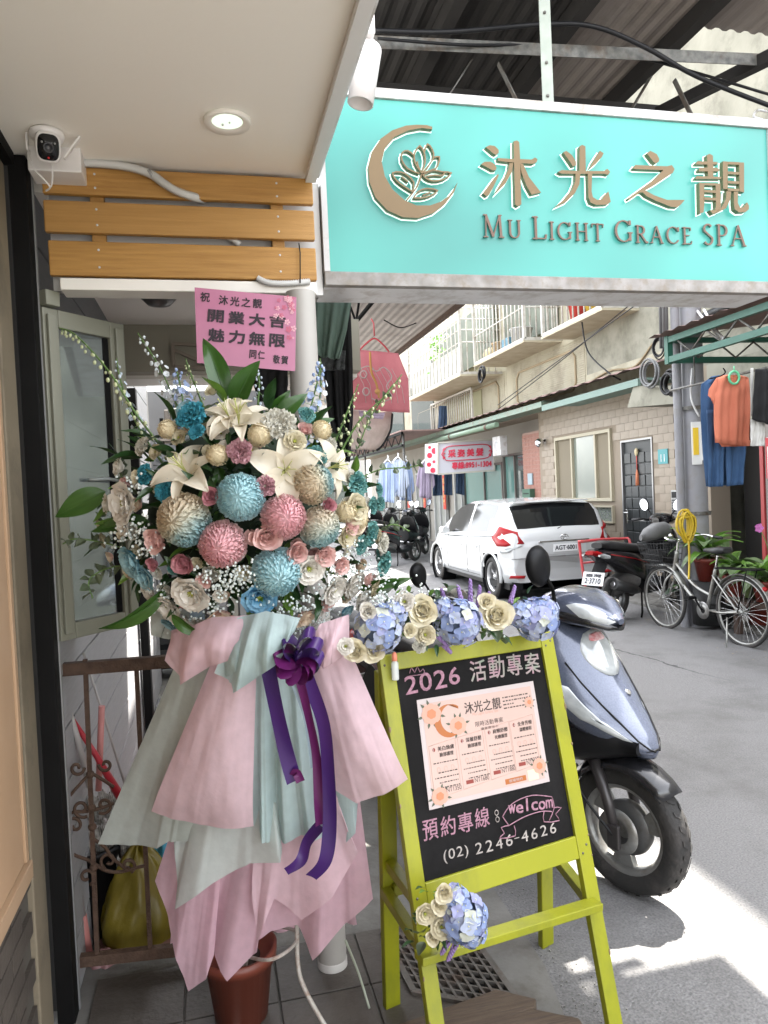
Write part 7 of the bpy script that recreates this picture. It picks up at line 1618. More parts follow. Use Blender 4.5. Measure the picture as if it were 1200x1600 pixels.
# eucalyptus sprigs
def sprig(pts, d, N=16, s=.030, me=LEAFR, nm='eucalyptus_leaf'):
    path = smooth_path([at(u, v, d) for u, v in pts], 6); MB().tube(path, .002, 5).build('twig', stem_m, fs)
    for i in range(N):
        k = (i + .5) / N * (len(path) - 2); j = int(k); p = path[j]; ax_ = (path[j + 1] - path[j]).normalized(); out = (ax_ * .5 + ax_.orthogonal() * (1 if i % 2 else -1) + V(rg.uniform(-.5, .5), rg.uniform(-.5, .5), rg.uniform(-.5, .5))).normalized()
        q = out.to_track_quat('X', 'Z').to_matrix().to_4x4(); shared(nm, me, fs, IV @ Matrix.Translation(p) @ q @ Matrix.Rotation(rg.uniform(0, 6), 4, 'X') @ Matrix.Scale(s * rg.uniform(.7, 1.15), 4))
sprig([(230, 870), (170, 850), (120, 842), (98, 850)], 1.97, 18); sprig([(230, 890), (180, 885), (140, 905), (145, 935)], 1.97, 18); sprig([(225, 850), (175, 830), (150, 800)], 2.0, 10, .024)
sprig([(540, 760), (590, 735), (640, 730), (660, 725)], 2.02, 16, .026); sprig([(570, 850), (610, 820), (640, 830)], 2.02, 12, .024); sprig([(215, 770), (190, 745), (185, 720)], 2.0, 8, .022); sprig([(560, 700), (580, 650), (615, 600)], 2.04, 14, .022)
# greeting card behind the flowers
cd = thing('greeting_card', 'pink congratulation card with black brush characters above the flowers', 'card', at(383, 515, 2.2))
kp = [at(u, v, 2.20 + dd) for u, v, dd in ((304, 449, 0), (463, 464, .03), (461, 580, .03), (308, 567, 0))]
card_m = mat('card_pink', (.46, .165, .28), .45, col2=(.52, .225, .33), scale=4)
cdo = MB().prism(kp, FW * .0015).build('sheet', card_m, cd)
kx = (kp[1] - kp[0]); ky = (kp[0] - kp[3])
def KP(a, b, off=.0015): 
    top = kp[0] + (kp[1] - kp[0]) * a; bot = kp[3] + (kp[2] - kp[3]) * a; return bot + (top - bot) * b - FW * off
ink = mat('brush_ink', (.03, .02, .03), .6); kxn = kx.normalized(); kyn = (ky - kxn * ky.dot(kxn)).normalized(); KH = ky.length; KW = kx.length
def brush(ch, a, b, w_, h, bold):
    mb = MB(); put_text(mb, ch, KP(a, b), kxn, kyn, KW * w_ if w_ else None, KH * h, bold=bold); mb.build('brush_character', ink, cdo)
brush('祝', .05, .82, None, .12, .0012)
for k, ch in enumerate('沐光之靚'): brush(ch, .23 + k * .112, .80, .088, .12, .0012)
for k, ch in enumerate('開業大吉'): brush(ch, .115 + k * .205, .56, .15, .155, .003)
for k, ch in enumerate('魅力無限'): brush(ch, .115 + k * .205, .30, .15, .165, .003)
for k, ch in enumerate('敬賀'): brush(ch, .77 + k * .085, .08, .065, .11, .0012)
for k, ch in enumerate('同仁'): brush(ch, .53 + k * .085, .12, .065, .11, .0012)
pb = MB(); rgc = random.Random(4)
for i in range(46):
    a = 1 - abs(rgc.gauss(0, .10)); b = 1 - abs(rgc.gauss(0, .22)); 
    if a < .7 or a > .985 or b > .975: continue
    r = rgc.uniform(.004, .011); c = KP(a, b, .0016 + .00005 * i)
    for q in range(5): pb.add([c + (kxn * math.cos(q * 1.257 + t) + kyn * math.sin(q * 1.257 + t)) * r * s_ for t, s_ in ((-.5, .7), (0, 1), (.5, .7), (0, .1))], [(0, 1, 2, 3)], 0 if i % 2 else 1)
tag(pb.build('printed_blossom', [mat('blossom_red', (.55, .14, .22), .5), mat('blossom_pink', (.74, .42, .48), .5)], cd), kind='stuff')
MB().tube([at(385, 575, 2.22), at(385, 700, 2.16)], .003, 6).build('card_stick', stem_m, cd)
# ---------------------------------------------------------------- paper skirt
def paper(name, a, b=None): return mat(name, a, .75, col2=b or tuple(c * .86 for c in a), scale=38, detail=9, bump=.14, bscale=70, trans=.48)
P_pink = paper('paper_pink', (.78, .57, .62)); P_pink2 = paper('paper_pink_lower', (.76, .51, .58)); P_mint = paper('paper_mint', (.52, .645, .64)); P_grey = paper('paper_grey_green', (.50, .54, .50)); P_lmint = paper('paper_pale_mint', (.61, .67, .64))
def samp(pl, f):
    pl = [Vector(p) for p in pl]; L = [0]
    for a, b in zip(pl[:-1], pl[1:]): L.append(L[-1] + (b - a).length)
    t = f * L[-1]
    for i in range(len(pl) - 1):
        if t <= L[i + 1] + 1e-9: return pl[i] + (pl[i + 1] - pl[i]) * ((t - L[i]) / max(1e-9, L[i + 1] - L[i]))
    return pl[-1]
def sheet(nm, m, top, bot, folds=4, amp=.02, n=16, cols=60, ph=0, bulge=.0, curl=0, par=fs):
    Tp = [at(*q) for q in top]; Bp = [at(*q) for q in bot]; L = [0]
    for a, b in zip(Bp[:-1], Bp[1:]): L.append(L[-1] + (b - a).length)
    fr = []
    for i in range(len(Bp) - 1):
        k = max(2, int(cols * (L[i + 1] - L[i]) / L[-1])); fr += [(L[i] + (L[i + 1] - L[i]) * j / k) / L[-1] for j in range(k)]
    fr.append(1.0); rows = []; rs = random.Random(int(bot[0][0] * 3 + top[0][0])); jit = [rs.uniform(-.3, .3) for _ in range(40)]
    for i in range(n + 1):
        t = i / n; row = []
        for f in fr:
            a = samp(Tp, f); b = samp(Bp, f); p = a + (b - a) * t
            x = folds * f + ph / 6.28 + jit[int(f * folds * 1.99) % 40] * .25 + .06 * t
            tri = 2 * abs(2 * (x - math.floor(x + .5))) - 1; tri = math.copysign(abs(tri) ** .8, tri)
            w_ = amp * .75 * (.2 + .8 * t) * tri; p = p + FW * w_ + RT * w_ * .2
            p = p - FW * bulge * math.sin(math.pi * t) * math.sin(math.pi * f) + FW * curl * (max(0, t - .8) / .2) ** 2 * .02
            p = p + FW * (.002 * math.sin(7 * t + 13 * f) + .0008 * math.sin(31 * f - 17 * t))
            row.append(p)
        rows.append(row)
    return MB().grid(rows, sm=True).build(nm, m, par)
# back layers close the skirt all the way round
sheet('paper_sheet', P_grey, [(300, 1010, 2.16), (480, 1010, 2.16)], [(190, 1290, 2.36), (560, 1290, 2.36)], 6, .03)
sheet('paper_sheet', P_pink2, [(300, 1100, 2.2), (500, 1100, 2.2)], [(270, 1470, 2.30), (560, 1440, 2.30)], 5, .03)
sheet('paper_sheet', P_pink2, [(300, 1200, 2.02), (360, 1200, 2.00)], [(244, 1375, 2.08), (262, 1440, 2.06), (292, 1552, 2.03), (322, 1530, 2.02), (336, 1490, 2.04)], 2, .012)
sheet('paper_sheet', P_pink2, [(360, 1220, 2.02), (560, 1230, 2.05)], [(312, 1410, 2.06), (336, 1492, 2.05), (358, 1528, 2.03), (400, 1490, 2.03), (398, 1470, 2.06), (425, 1452, 2.06), (462, 1450, 2.06), (490, 1497, 2.03), (545, 1440, 2.02), (584, 1402, 2.04)], 4, .022, cols=90)
sheet('paper_sheet', P_pink, [(400, 1250, 2.00), (525, 1240, 2.0)], [(395, 1400, 2.0), (400, 1480, 1.99), (428, 1405, 2.0), (470, 1440, 1.985), (520, 1400, 1.97), (560, 1330, 1.98), (545, 1290, 2.0)], 3, .015)
sheet('paper_sheet', P_lmint, [(300, 1100, 1.96), (430, 1100, 1.94)], [(274, 1310, 1.99), (273, 1421, 1.95), (330, 1382, 1.93), (388, 1352, 1.915), (440, 1345, 1.90), (443, 1328, 1.93), (436, 1290, 1.95)], 2.2, .018, cols=70)
sheet('paper_sheet', P_mint, [(510, 1060, 2.0), (545, 1060, 2.0)], [(500, 1260, 2.02), (528, 1330, 2.0), (556, 1300, 1.98), (558, 1255, 2.0)], 1.5, .01)
sheet('paper_sheet', P_grey, [(285, 1015, 1.98), (345, 1010, 1.90)], [(157, 1316, 2.02), (200, 1324, 1.99), (245, 1326, 1.97), (268, 1310, 1.98), (310, 1318, 1.95)], 1.3, .022, bulge=.03)
sheet('paper_sheet', P_mint, [(390, 1025, 1.87), (500, 1020, 1.89)], [(388, 1285, 1.93), (412, 1312, 1.90), (440, 1314, 1.94), (470, 1310, 1.91), (505, 1312, 1.95), (520, 1240, 1.98)], 5, .028, cols=90, bulge=.02)
sheet('paper_sheet', P_pink, [(343, 1005, 1.87), (402, 1000, 1.84)], [(234, 1272, 1.91), (262, 1286, 1.88), (310, 1296, 1.865), (350, 1298, 1.86), (394, 1297, 1.87)], 1.1, .012, bulge=.04, curl=1)
sheet('paper_sheet', P_pink, [(478, 1000, 1.90), (540, 1000, 1.92)], [(520, 1235, 1.93), (556, 1262, 1.88), (600, 1245, 1.865), (638, 1222, 1.88)], 1.2, .012, bulge=.04, curl=1)
# gathered collar folds at the waist
sheet('paper_fold', P_pink, [(270, 990, 1.90), (330, 965, 1.82), (400, 960, 1.80)], [(262, 1030, 1.90), (282, 1070, 1.86), (330, 1040, 1.80), (395, 1020, 1.79)], 2.5, .022, bulge=.05)
sheet('paper_fold', P_pink, [(268, 985, 1.94), (300, 975, 1.90)], [(266, 1020, 1.92), (290, 1010, 1.88)], 1, .01, bulge=.03)
sheet('paper_fold', P_mint, [(372, 965, 1.80), (415, 955, 1.775), (470, 965, 1.78)], [(338, 1050, 1.80), (365, 1082, 1.775), (385, 1070, 1.765), (430, 1040, 1.76), (462, 985, 1.77)], 3.2, .028, cols=80, bulge=.05)
sheet('paper_fold', P_mint, [(345, 975, 1.82), (400, 985, 1.80)], [(340, 1030, 1.80), (350, 1060, 1.79), (395, 1035, 1.775)], 1.5, .02, bulge=.03)
sheet('paper_fold', P_pink, [(500, 975, 1.86), (545, 960, 1.88)], [(478, 1020, 1.85), (505, 1045, 1.84), (545, 1020, 1.87)], 1.6, .018, bulge=.04)
sheet('paper_fold', P_grey, [(235, 955, 2.0), (300, 950, 1.98)], [(238, 992, 2.0), (262, 1000, 1.98), (290, 985, 1.96)], 1, .01)
# ribbon
purple = mat('ribbon_purple', (.022, .009, .075), .38, col2=(.05, .013, .11), scale=5, spec=.3); magenta = mat('ribbon_magenta', (.06, .005, .055), .38, col2=(.10, .010, .085), scale=6, spec=.3)
def ribbon(pts, wpx, m, nm='ribbon_tail', tw=0):
    path = smooth_path([at(u, v, d) for u, v, d in pts], 8); rows = []; N = len(path)
    for i, p in enumerate(path):
        t = (path[min(i + 1, N - 1)] - path[max(i - 1, 0)]).normalized(); s_ = t.cross(-FW).normalized(); a = tw * math.sin(i / N * 5); s_ = (s_ * math.cos(a) + t.cross(s_) * math.sin(a)); w_ = wpx / FPX * 1.85 / 2
        rows.append([p + s_ * w_ * k + t.cross(s_) * .0025 * (1 - k * k) for k in (-1, -.6, -.2, .2, .6, 1)])
    return MB().grid(rows).build(nm, m, fs)
ribbon([(418, 1040, 1.80), (432, 1110, 1.78), (448, 1180, 1.80), (460, 1222, 1.81)], 24, purple, tw=.3); ribbon([(458, 1215, 1.81), (463, 1208, 1.80), (470, 1222, 1.80)], 14, magenta)
ribbon([(465, 1050, 1.80), (480, 1110, 1.79), (494, 1180, 1.80), (498, 1255, 1.82), (500, 1290, 1.83)], 15, magenta, tw=.5); ribbon([(480, 1060, 1.80), (505, 1130, 1.78), (513, 1210, 1.78), (515, 1290, 1.80), (508, 1345, 1.81), (486, 1371, 1.82)], 22, purple, tw=.4)
ribbon([(500, 1290, 1.84), (480, 1315, 1.85), (470, 1345, 1.84), (447, 1362, 1.83)], 18, purple, tw=.5); ribbon([(455, 1060, 1.81), (478, 1120, 1.82), (490, 1200, 1.83)], 9, mat('ribbon_grey', (.28, .36, .42), .35))
def loop(cu, cv, d, ru, rv, ang, wpx, m, z=.02):
    pts = []
    for k in range(13):
        a = 2 * math.pi * k / 12; x = ru * (1 - math.cos(a)); y = rv * math.sin(a); pts.append((cu + x * math.cos(ang) - y * math.sin(ang), cv + x * math.sin(ang) + y * math.cos(ang), d - .03 * (1 - math.cos(a)) * z * 20 + .02 * math.sin(a)))
    path = [at(*q) for q in pts]; rows = []; N = len(path); wv = (FW * .75 + V(0, 0, .45) + RT * .25 * math.cos(ang)).normalized() * (wpx / FPX * 1.85 / 2)
    for p in path: rows.append([p - wv, p, p + wv])
    MB().grid(rows).build('bow_loop', m, fs)
for (ang, m, ru, rv, dd) in ((3.3, magenta, 15, 9, 0), (2.6, magenta, 15, 8, .01), (.2, purple, 14, 9, .01), (-.5, purple, 15, 9, 0), (-1.1, purple, 17, 8, .01), (1.3, magenta, 13, 8, -.01), (2.0, magenta, 14, 8, 0), (-2.2, purple, 14, 8, .02), (.8, magenta, 13, 8, 0)): loop(466, 1028, 1.79 + dd, ru * 1.35, rv * 1.5, ang, 24, m, .05)
MB().sphere(at(466, 1025, 1.785), .014, 10, 8).build('bow_knot', purple, fs)
# the wire stand that carries it all
rod = mat('stand_white', (.42, .39, .35), .5, dirt=(.2, .09, .05), dscale=30)
for pts in ([(405, 1080, 2.12), (392, 1400, 2.15), (386, 1490, 2.14), (368, 1590, 2.12), (360, 1640, 2.06)], [(440, 1080, 2.12), (462, 1400, 2.1), (465, 1500, 2.08), (476, 1545, 2.04), (512, 1610, 1.98)], [(372, 1500, 2.16), (366, 1560, 2.15), (372, 1610, 2.1)]):
    MB().tube(smooth_path([at(*q) for q in pts]), .0065, 8).build('stand_leg', rod, fs)
MB().tube(smooth_path([at(*q) for q in ((372, 1490, 2.18), (420, 1500, 2.0), (458, 1478, 2.06), (462, 1455, 2.15), (420, 1448, 2.26), (380, 1462, 2.25), (372, 1490, 2.18))]), .005, 8).build('stand_ring', rod, fs)
tag(MB().tube(smooth_path([onZ(540, 1470, .3), onZ(560, 1520, .16), onZ(577, 1575, .05)]), .004, 6).build('thin_wire', mat('wire_green_grey', (.35, .38, .3), .5)), 'thin pale wire hanging beside the round column base', 'wire')
# ================================================================ FLOWERS ON THE EASEL
def floret_mesh(m, seed):
    mb = MB()
    for i in range(4): petal(mb, 1.0, .46, 22, -2, i * math.pi / 2 + .1, .02, 0, .22, .05, n=4, m=3, tipw=.6, ph=i + seed)
    mb.sphere((0, 0, .08), .1, 6, 4, mi=1); return mb.mesh('floret', [m, mat('floret_eye', (.6, .6, .35), .6)])
FLO = [floret_mesh(mat('hydrangea_blue', (.27, .34, .56), .6, trans=.3), 1), floret_mesh(mat('hydrangea_pale', (.44, .49, .63), .6, trans=.3), 2), floret_mesh(mat('hydrangea_violet', (.34, .36, .57), .6, trans=.3), 3), floret_mesh(mat('hydrangea_cream', (.54, .56, .48), .6, trans=.3), 4)]
def swag(label, items, depth):
    q0 = at(items[0][1], items[0][2], depth(items[0][1], items[0][2])); t = thing('flower_swag', label, 'flower decoration', q0); inv = chainmat(t).inverted()
    sf = lambda u, v, lift=0: (at(u, v, depth(u, v) - lift), (-FW + V(0, 0, .25) + RT * rg.uniform(-.3, .3)).normalized(), depth(u, v) - lift)
    for it in items:
        k, u, v, r = it[:4]
        if k == 'hyd':
            d = depth(u, v) - .02; c = at(u, v, d); rr = r / FPX * d
            h = MB().sphere(c, rr * .72, 10, 8).build('hydrangea_head', mat('hydrangea_core', (.12, .15, .2), .9), t); hi = chainmat(h).inverted(); hi = (chainmat(t) @ h.matrix_basis).inverted()
            N = 44
            for i in range(N):
                zz = 1 - (i + .5) / N * 1.45; th = math.acos(zz); a = i * GA + rg.uniform(-.2, .2); n = (-FW * math.cos(th) + (RT * math.cos(a) + V(0, 0, 1) * math.sin(a)) * math.sin(th)).normalized(); n = (n + V(0, 0, .12)).normalized()
                j = rg.choice((0, 0, 1, 1, 2, 3 if rg.random() < .4 else 1)); s_ = rr * rg.uniform(.26, .36)
                shared('floret', FLO[j], h, hi @ Matrix.Translation(c + n * rr * rg.uniform(.78, .98)) @ frame(n, rg.uniform(0, 6)) @ Matrix.Scale(s_, 4))
        elif k in ('rose',): put('rose', ROSES[it[4]], u, v, r * 1.1, .04, par=t, sf=sf, inv=inv)
        elif k == 'liz': put('open_rose', LIZ[it[4]], u, v, r * 1.1, .04, par=t, sf=sf, inv=inv)
        elif k == 'carn': put('small_bloom', CARN[it[4]], u, v, r, .04, par=t, sf=sf, inv=inv)
        elif k == 'lav':
            d = depth(u, v) - .01; a = at(u, v, d); b = at(it[3], it[4], d + .01); mb = MB(); mb.tube([a, b], .0016, 4, mi=1)
            for i in range(34): f = .25 + .75 * i / 34; ang = i * GA; o_ = RT * math.cos(ang) + FW * math.sin(ang); mb.sphere(a + (b - a) * f + o_ * .006 * (1.1 - f * .7), .0036, 5, 4, (1, 1, 1.4))
            mb.build('lavender_spike', [mat('lavender', (.20, .12, .30), .7, col2=(.3, .2, .42), scale=40), stem_m], t)
        elif k == 'leaf':
            for i in range(r):
                uu = u + rg.uniform(-28, 28); vv = v + rg.uniform(-24, 24); p = at(uu, vv, depth(uu, vv) + rg.uniform(-.02, .03)); out = (-FW * .6 + RT * rg.uniform(-1, 1) + V(0, 0, rg.uniform(-1, 1))).normalized()
                shared('leaf', rg.choice((LEAFD, LEAF[2], LEAFL, LEAFR)), t, inv @ Matrix.Translation(p) @ out.to_track_quat('X', 'Z').to_matrix().to_4x4() @ Matrix.Scale(rg.uniform(.025, .05), 4))
        elif k == 'gyp':
            mb = MB()
            for i in range(r): uu = rg.gauss(u, 16); vv = rg.gauss(v, 12); mb.sphere(at(uu, vv, depth(uu, vv) - rg.uniform(.02, .06)), .0032, 6, 4)
            tag(mb.build('gypsophila', mat('gyp_white', (.60, .66, .64), .7), t), kind='stuff')
    return t
dtop = lambda u, v: 1.93 + (u - 590) / 270 * .29
swag('garland of blue hydrangeas and cream roses along the top of the easel', [('hyd', 590, 982, 38), ('leaf', 640, 975, 26), ('leaf', 690, 990, 16), ('leaf', 780, 985, 20), ('leaf', 620, 940, 22), ('leaf', 700, 935, 18), ('leaf', 800, 950, 14), ('hyd', 716, 972, 38), ('hyd', 838, 968, 34), ('hyd', 690, 950, 18), ('hyd', 850, 955, 24), ('hyd', 815, 960, 22), ('hyd', 615, 960, 22),
  ('rose', 661, 954, 24, 'cr'), ('rose', 775, 962, 26, 'cr'), ('rose', 556, 1018, 19, 'cr'), ('rose', 584, 1016, 19, 'cr'), ('liz', 664, 992, 18, 'cr'), ('rose', 640, 985, 12, 'cr'), ('liz', 632, 940, 18, 'wh'), ('liz', 540, 1010, 15, 'wh'), ('carn', 655, 1010, 12, 'wh'), ('rose', 760, 940, 14, 'cr'), ('rose', 575, 955, 14, 'wh'),
  ('lav', 735, 960, 735, 905), ('lav', 745, 960, 750, 915), ('lav', 725, 955, 715, 915), ('lav', 755, 960, 765, 925), ('lav', 690, 1005, 705, 1020), ('lav', 680, 990, 700, 1010), ('lav', 700, 960, 690, 920), ('lav', 795, 950, 805, 915), ('gyp', 600, 935, 40), ('gyp', 650, 930, 30), ('gyp', 735, 985, 25)], dtop)
dlow = lambda u, v: 1.80
swag('small bunch of blue hydrangea and cream flowers on the easel leg', [('hyd', 722, 1432, 40), ('hyd', 712, 1405, 24), ('hyd', 735, 1455, 26), ('leaf', 670, 1450, 22), ('leaf', 690, 1410, 12), ('liz', 690, 1448, 20, 'cr'), ('liz', 664, 1428, 17, 'cr'), ('rose', 694, 1395, 15, 'cr'), ('rose', 686, 1415, 13, 'cr'), ('rose', 676, 1465, 12, 'cr'), ('lav', 715, 1470, 700, 1500), ('lav', 705, 1465, 690, 1490)], dlow)
# ================================================================ LAUNDRY
def cloth(name, label, cat, Lp, Rp, d, m, folds=3, amp=.02, n=18, cols=22, par=None, thick=.006, dd=0):
    """a hanging piece: Lp / Rp are matching points down its left and right edges"""
    rows = []; k = len(Lp) - 1
    for i in range(n + 1):
        t = i / n * k; j = min(int(t), k - 1); f = t - j
        a = at(Lp[j][0] + (Lp[j + 1][0] - Lp[j][0]) * f, Lp[j][1] + (Lp[j + 1][1] - Lp[j][1]) * f, d); b = at(Rp[j][0] + (Rp[j + 1][0] - Rp[j][0]) * f, Rp[j][1] + (Rp[j + 1][1] - Rp[j][1]) * f, d + dd)
        row = []
        for c in range(cols + 1):
            s_ = c / cols; w_ = amp * (.3 + .7 * i / n) * (.7 * math.sin(2 * math.pi * folds * .8 * s_ + i * .05 + Lp[0][0]) + .5 * math.sin(2 * math.pi * folds * 1.7 * s_ ** 1.3 + 1 + i * .13) + .25 * math.sin(i * .9 + 5 * s_ + Lp[0][0])); row.append(a + (b - a) * s_ + FW * w_)
        rows.append(row)
    o = MB().grid(rows).build(name, m, par, solid=thick)
    if par is None: tag(o, label, cat)
    return o
fab = lambda n_, a, b, s_=8, **k: mat(n_, a, .9, col2=b, scale=s_, bump=.2, bscale=90, **k)
line = MB().tube([V(.45, 3.5, 2.52), V(1.6, 3.5, 2.52)], .008, 6).build('laundry_rail', steel_galv); tag(line, 'thin rail carrying the dark clothes and the green towel beside the column', 'rail')
cloth('towel', 'sage green towel hanging just right of the white column', 'towel', [(486, 470), (489, 510), (493, 555)], [(549, 472), (542, 515), (530, 562)], 3.3, fab('towel_sage', (.13, .20, .165), (.17, .25, .21)), 3, .03)
cloth('plaid_shirt', 'dark plaid cloth showing below the green towel', 'shirt', [(492, 545), (494, 578)], [(540, 548), (538, 578)], 3.42, fab('plaid_dark', (.012, .013, .015), (.10, .11, .11), 60), 2, .02)
cloth('black_coat', 'long black garment hanging between the column and the pink cloth', 'coat', [(500, 478), (505, 570), (512, 640), (530, 715)], [(547, 480), (550, 560), (552, 640), (546, 722)], 3.6, fab('cloth_black', (.004, .004, .0045), (.008, .008, .009)), 3, .03)
cloth('black_trousers', 'black garment glimpsed under the pink card behind the leaves', 'trousers', [(392, 572), (396, 600), (405, 628)], [(449, 575), (450, 600), (448, 630)], 3.3, fab('cloth_black', (.004, .004, .0045), (.008, .008, .009)), 2, .02)
pq = cloth('quilted_cloth', 'rose pink quilted cloth with stitched pattern hanging under the far canopy', 'cloth', [(546, 545), (548, 600), (553, 640)], [(622, 552), (638, 592), (640, 645)], 5.0, mat('quilt_pink', (.52, .15, .18), .85, col2=(.58, .20, .22), scale=6, bump=.4, bscale=30), 2, .010, dd=.1)
mb = MB()
for k in range(9):
    u = 552 + k * 10; 
    if u + 18 < 638: mb.tube([at(u, 570 + k, 4.965), at(u + 16, 600 + k, 4.965), at(u + 20, 630, 4.965)], .0018, 4)
for (u, v) in ((568, 585), (572, 612)): mb.tube([at(u + 5 * math.cos(t), v + 6 * math.sin(t), 4.94) for t in [i * .63 for i in range(10)]], .005, 4, closed=True)
mb.tube(smooth_path([at(u, v, 4.94) for u, v in ((560, 578), (575, 572), (588, 580), (600, 574), (612, 588), (604, 604), (612, 620), (596, 628), (580, 622))]), .004, 4)
tag(mb.build('stitching', fab('stitch_pale', (.5, .4, .38), (.45, .36, .34)), pq), kind='stuff')
mb = MB(); mb.tube(smooth_path([at(u, v, 4.93) for u, v in ((578, 550), (580, 580), (588, 600), (592, 622))]), .008, 5).sphere(at(590, 612, 4.93), .02, 8, 6).build('orange_trim', fab('trim_orange', (.5, .22, .05), (.5, .3, .12)), pq)
MB().tube(smooth_path([at(562, 547, 5), at(572, 537, 5), at(585, 529, 5), at(598, 538, 5), at(608, 550, 5)]), .006, 5).tube([at(585, 525, 5), at(584, 505, 5), at(580, 498, 5)], .005, 5).build('red_hanger', mat('hanger_red', (.4, .04, .05), .4), pq)
cloth('bath_mat', 'speckled beige mat with dark piping hanging below the pink cloth', 'mat', [(546, 640), (540, 670), (546, 702)], [(613, 644), (610, 672), (592, 703)], 5.15, fab('mat_beige', (.52, .42, .37), (.60, .50, .45), 40), 1.5, .02)
tag(MB().tube(smooth_path([at(613, 646, 5.12), at(610, 672, 5.12), at(598, 695, 5.12), at(588, 704, 5.12)]), .008, 5).build('piping', black_plastic), 'dark cord edging beside the beige mat', 'cord')
cloth('lilac_cloth', 'narrow pale lilac cloth between the pink cloth and the beige mat', 'cloth', [(560, 641), (563, 652)], [(602, 645), (598, 655)], 5.05, fab('cloth_lilac', (.42, .34, .44), (.46, .38, .48)), 1, .01)
def shirt(label, u0, u1, v0, v1, d, m, slv=.28, name='shirt', nf=2.5):
    w_ = u1 - u0; h = v1 - v0; cu = (u0 + u1) / 2; t = thing(name, label, 'shirt', at(cu, v0, d))
    cloth('body', '', '', [(cu - w_ * .14, v0), (cu - w_ * .30, v0 + h * .06), (cu - w_ * .30, v0 + h * .5), (cu - w_ * .33, v1 - 3)], [(cu + w_ * .14, v0), (cu + w_ * .30, v0 + h * .06), (cu + w_ * .30, v0 + h * .5), (cu + w_ * .32, v1)], d, m, nf, .03, par=t)
    for s_ in (-1, 1):
        a = [(cu + s_ * w_ * .29, v0 + h * .05), (cu + s_ * w_ * .42, v0 + h * (.05 + slv * .5)), (cu + s_ * w_ * .5, v0 + h * (slv + .12))]; b = [(cu + s_ * w_ * .27, v0 + h * .22), (cu + s_ * w_ * .32, v0 + h * (.22 + slv * .5)), (cu + s_ * w_ * .36, v0 + h * (slv + .22))]
        cloth('sleeve', '', '', a if s_ < 0 else b, b if s_ < 0 else a, d + .015, m, 1, .012, 8, 6, par=t)
    MB().tube(smooth_path([at(cu - w_ * .2, v0 + h * .04, d), at(cu, v0 - h * .06, d), at(cu + w_ * .2, v0 + h * .04, d)]), .0006 * d * 2, 5).tube(smooth_path([at(cu, v0 - h * .06, d), at(cu + w_ * .02, v0 - h * .14, d), at(cu - w_ * .02, v0 - h * .17, d)]), .0006 * d * 2, 5).build('hanger', mat('hanger_green', (.10, .42, .22), .4) if 'orange' in label else chrome, t)
    return t
blue1 = fab('shirt_blue', (.30, .38, .56), (.36, .44, .62)); blue2 = fab('shirt_white_blue', (.44, .50, .60), (.50, .55, .64)); lil = fab('shirt_mauve', (.24, .20, .28), (.30, .25, .33))
shirt('pale blue long sleeved shirt, leftmost of the row down the lane', 590, 622, 722, 786, 16.5, blue1, .55); shirt('white and blue shirt in the middle of the row down the lane', 604, 640, 718, 778, 16.9, blue2, .55); shirt('blue grey shirt with a hanging sleeve, third in the row down the lane', 620, 648, 722, 784, 17.2, blue1, .6)
shirt('mauve shirt hanging left of the hair salon sign', 650, 680, 722, 780, 16.6, lil, .5)
jn = fab('denim_dark', (.018, .035, .07), (.03, .055, .10), 20)
for k, (a, b, lb) in enumerate(((676, 690, 'dark trousers under the left end of the hair salon sign'), (694, 706, 'dark blue trousers under the middle of the hair salon sign'), (712, 725, 'black trousers under the right half of the hair salon sign'))):
    cloth('trousers', lb, 'trousers', [(a, 736), (a, 775 - k * 2)], [(b, 736), (b + 1, 774)], 16.9, jn, 1.5, .03)
cloth('work_clothes', 'dark blue garment hanging in front of the far window grille', 'clothes', [(686, 634), (685, 655), (684, 676)], [(698, 634), (699, 655), (698, 674)], 17.6, jn, 1.5, .03)
# right hand group on the green awning
den = fab('denim_blue', (.022, .060, .135), (.035, .085, .18), 14); org = fab('tee_coral', (.46, .135, .075), (.50, .16, .095), 5)
jt = thing('jeans', 'blue jeans and denim jacket hanging behind the coral shirt', 'jeans', at(1130, 575, 6.15))
cloth('denim_back', '', '', [(1113, 588), (1097, 600), (1096, 650), (1104, 760)], [(1135, 585), (1150, 600), (1150, 650), (1146, 758)], 6.25, den, 2.5, .03, par=jt); cloth('jeans_leg', '', '', [(1104, 640), (1106, 700), (1106, 761)], [(1131, 640), (1131, 700), (1130, 760)], 6.15, den, 1.5, .02, par=jt); cloth('jeans_leg', '', '', [(1134, 640), (1134, 700), (1134, 760)], [(1164, 640), (1164, 700), (1160, 757)], 6.15, den, 1.5, .02, par=jt)
MB().tube(smooth_path([at(1108, 592, 6.2), at(1125, 588, 6.2), at(1133, 582, 6.2), at(1130, 575, 6.2)]), .006, 5).build('hanger', black_metal, jt)
tt = thing('tee_shirt', 'coral orange t-shirt on a green hanger under the awning', 'shirt', at(1142, 585, 6.0))
cloth('body', '', '', [(1133, 586), (1120, 591), (1115, 620), (1116, 692)], [(1156, 586), (1170, 590), (1172, 620), (1170, 697)], 6.0, org, 2.5, .022, n=24, par=tt)
cloth('sleeve', '', '', [(1120, 590), (1108, 608), (1107, 618)], [(1124, 606), (1118, 622), (1115, 631)], 6.0, org, 1, .008, 8, 6, par=tt)
cloth('hem_back', '', '', [(1122, 690), (1128, 698)], [(1172, 688), (1170, 697)], 6.05, org, 1.5, .01, 4, 12, par=tt)
hgm = mat('hanger_green', (.10, .42, .22), .4)
MB().tube([at(1147 + 8 * math.cos(t), 590 + 10 * math.sin(t), 5.97) for t in [i * .45 for i in range(14)]], .010, 6, closed=True).tube([at(1147, 580, 5.97), at(1147, 572, 5.97)], .005, 5).build('hanger', hgm, tt)
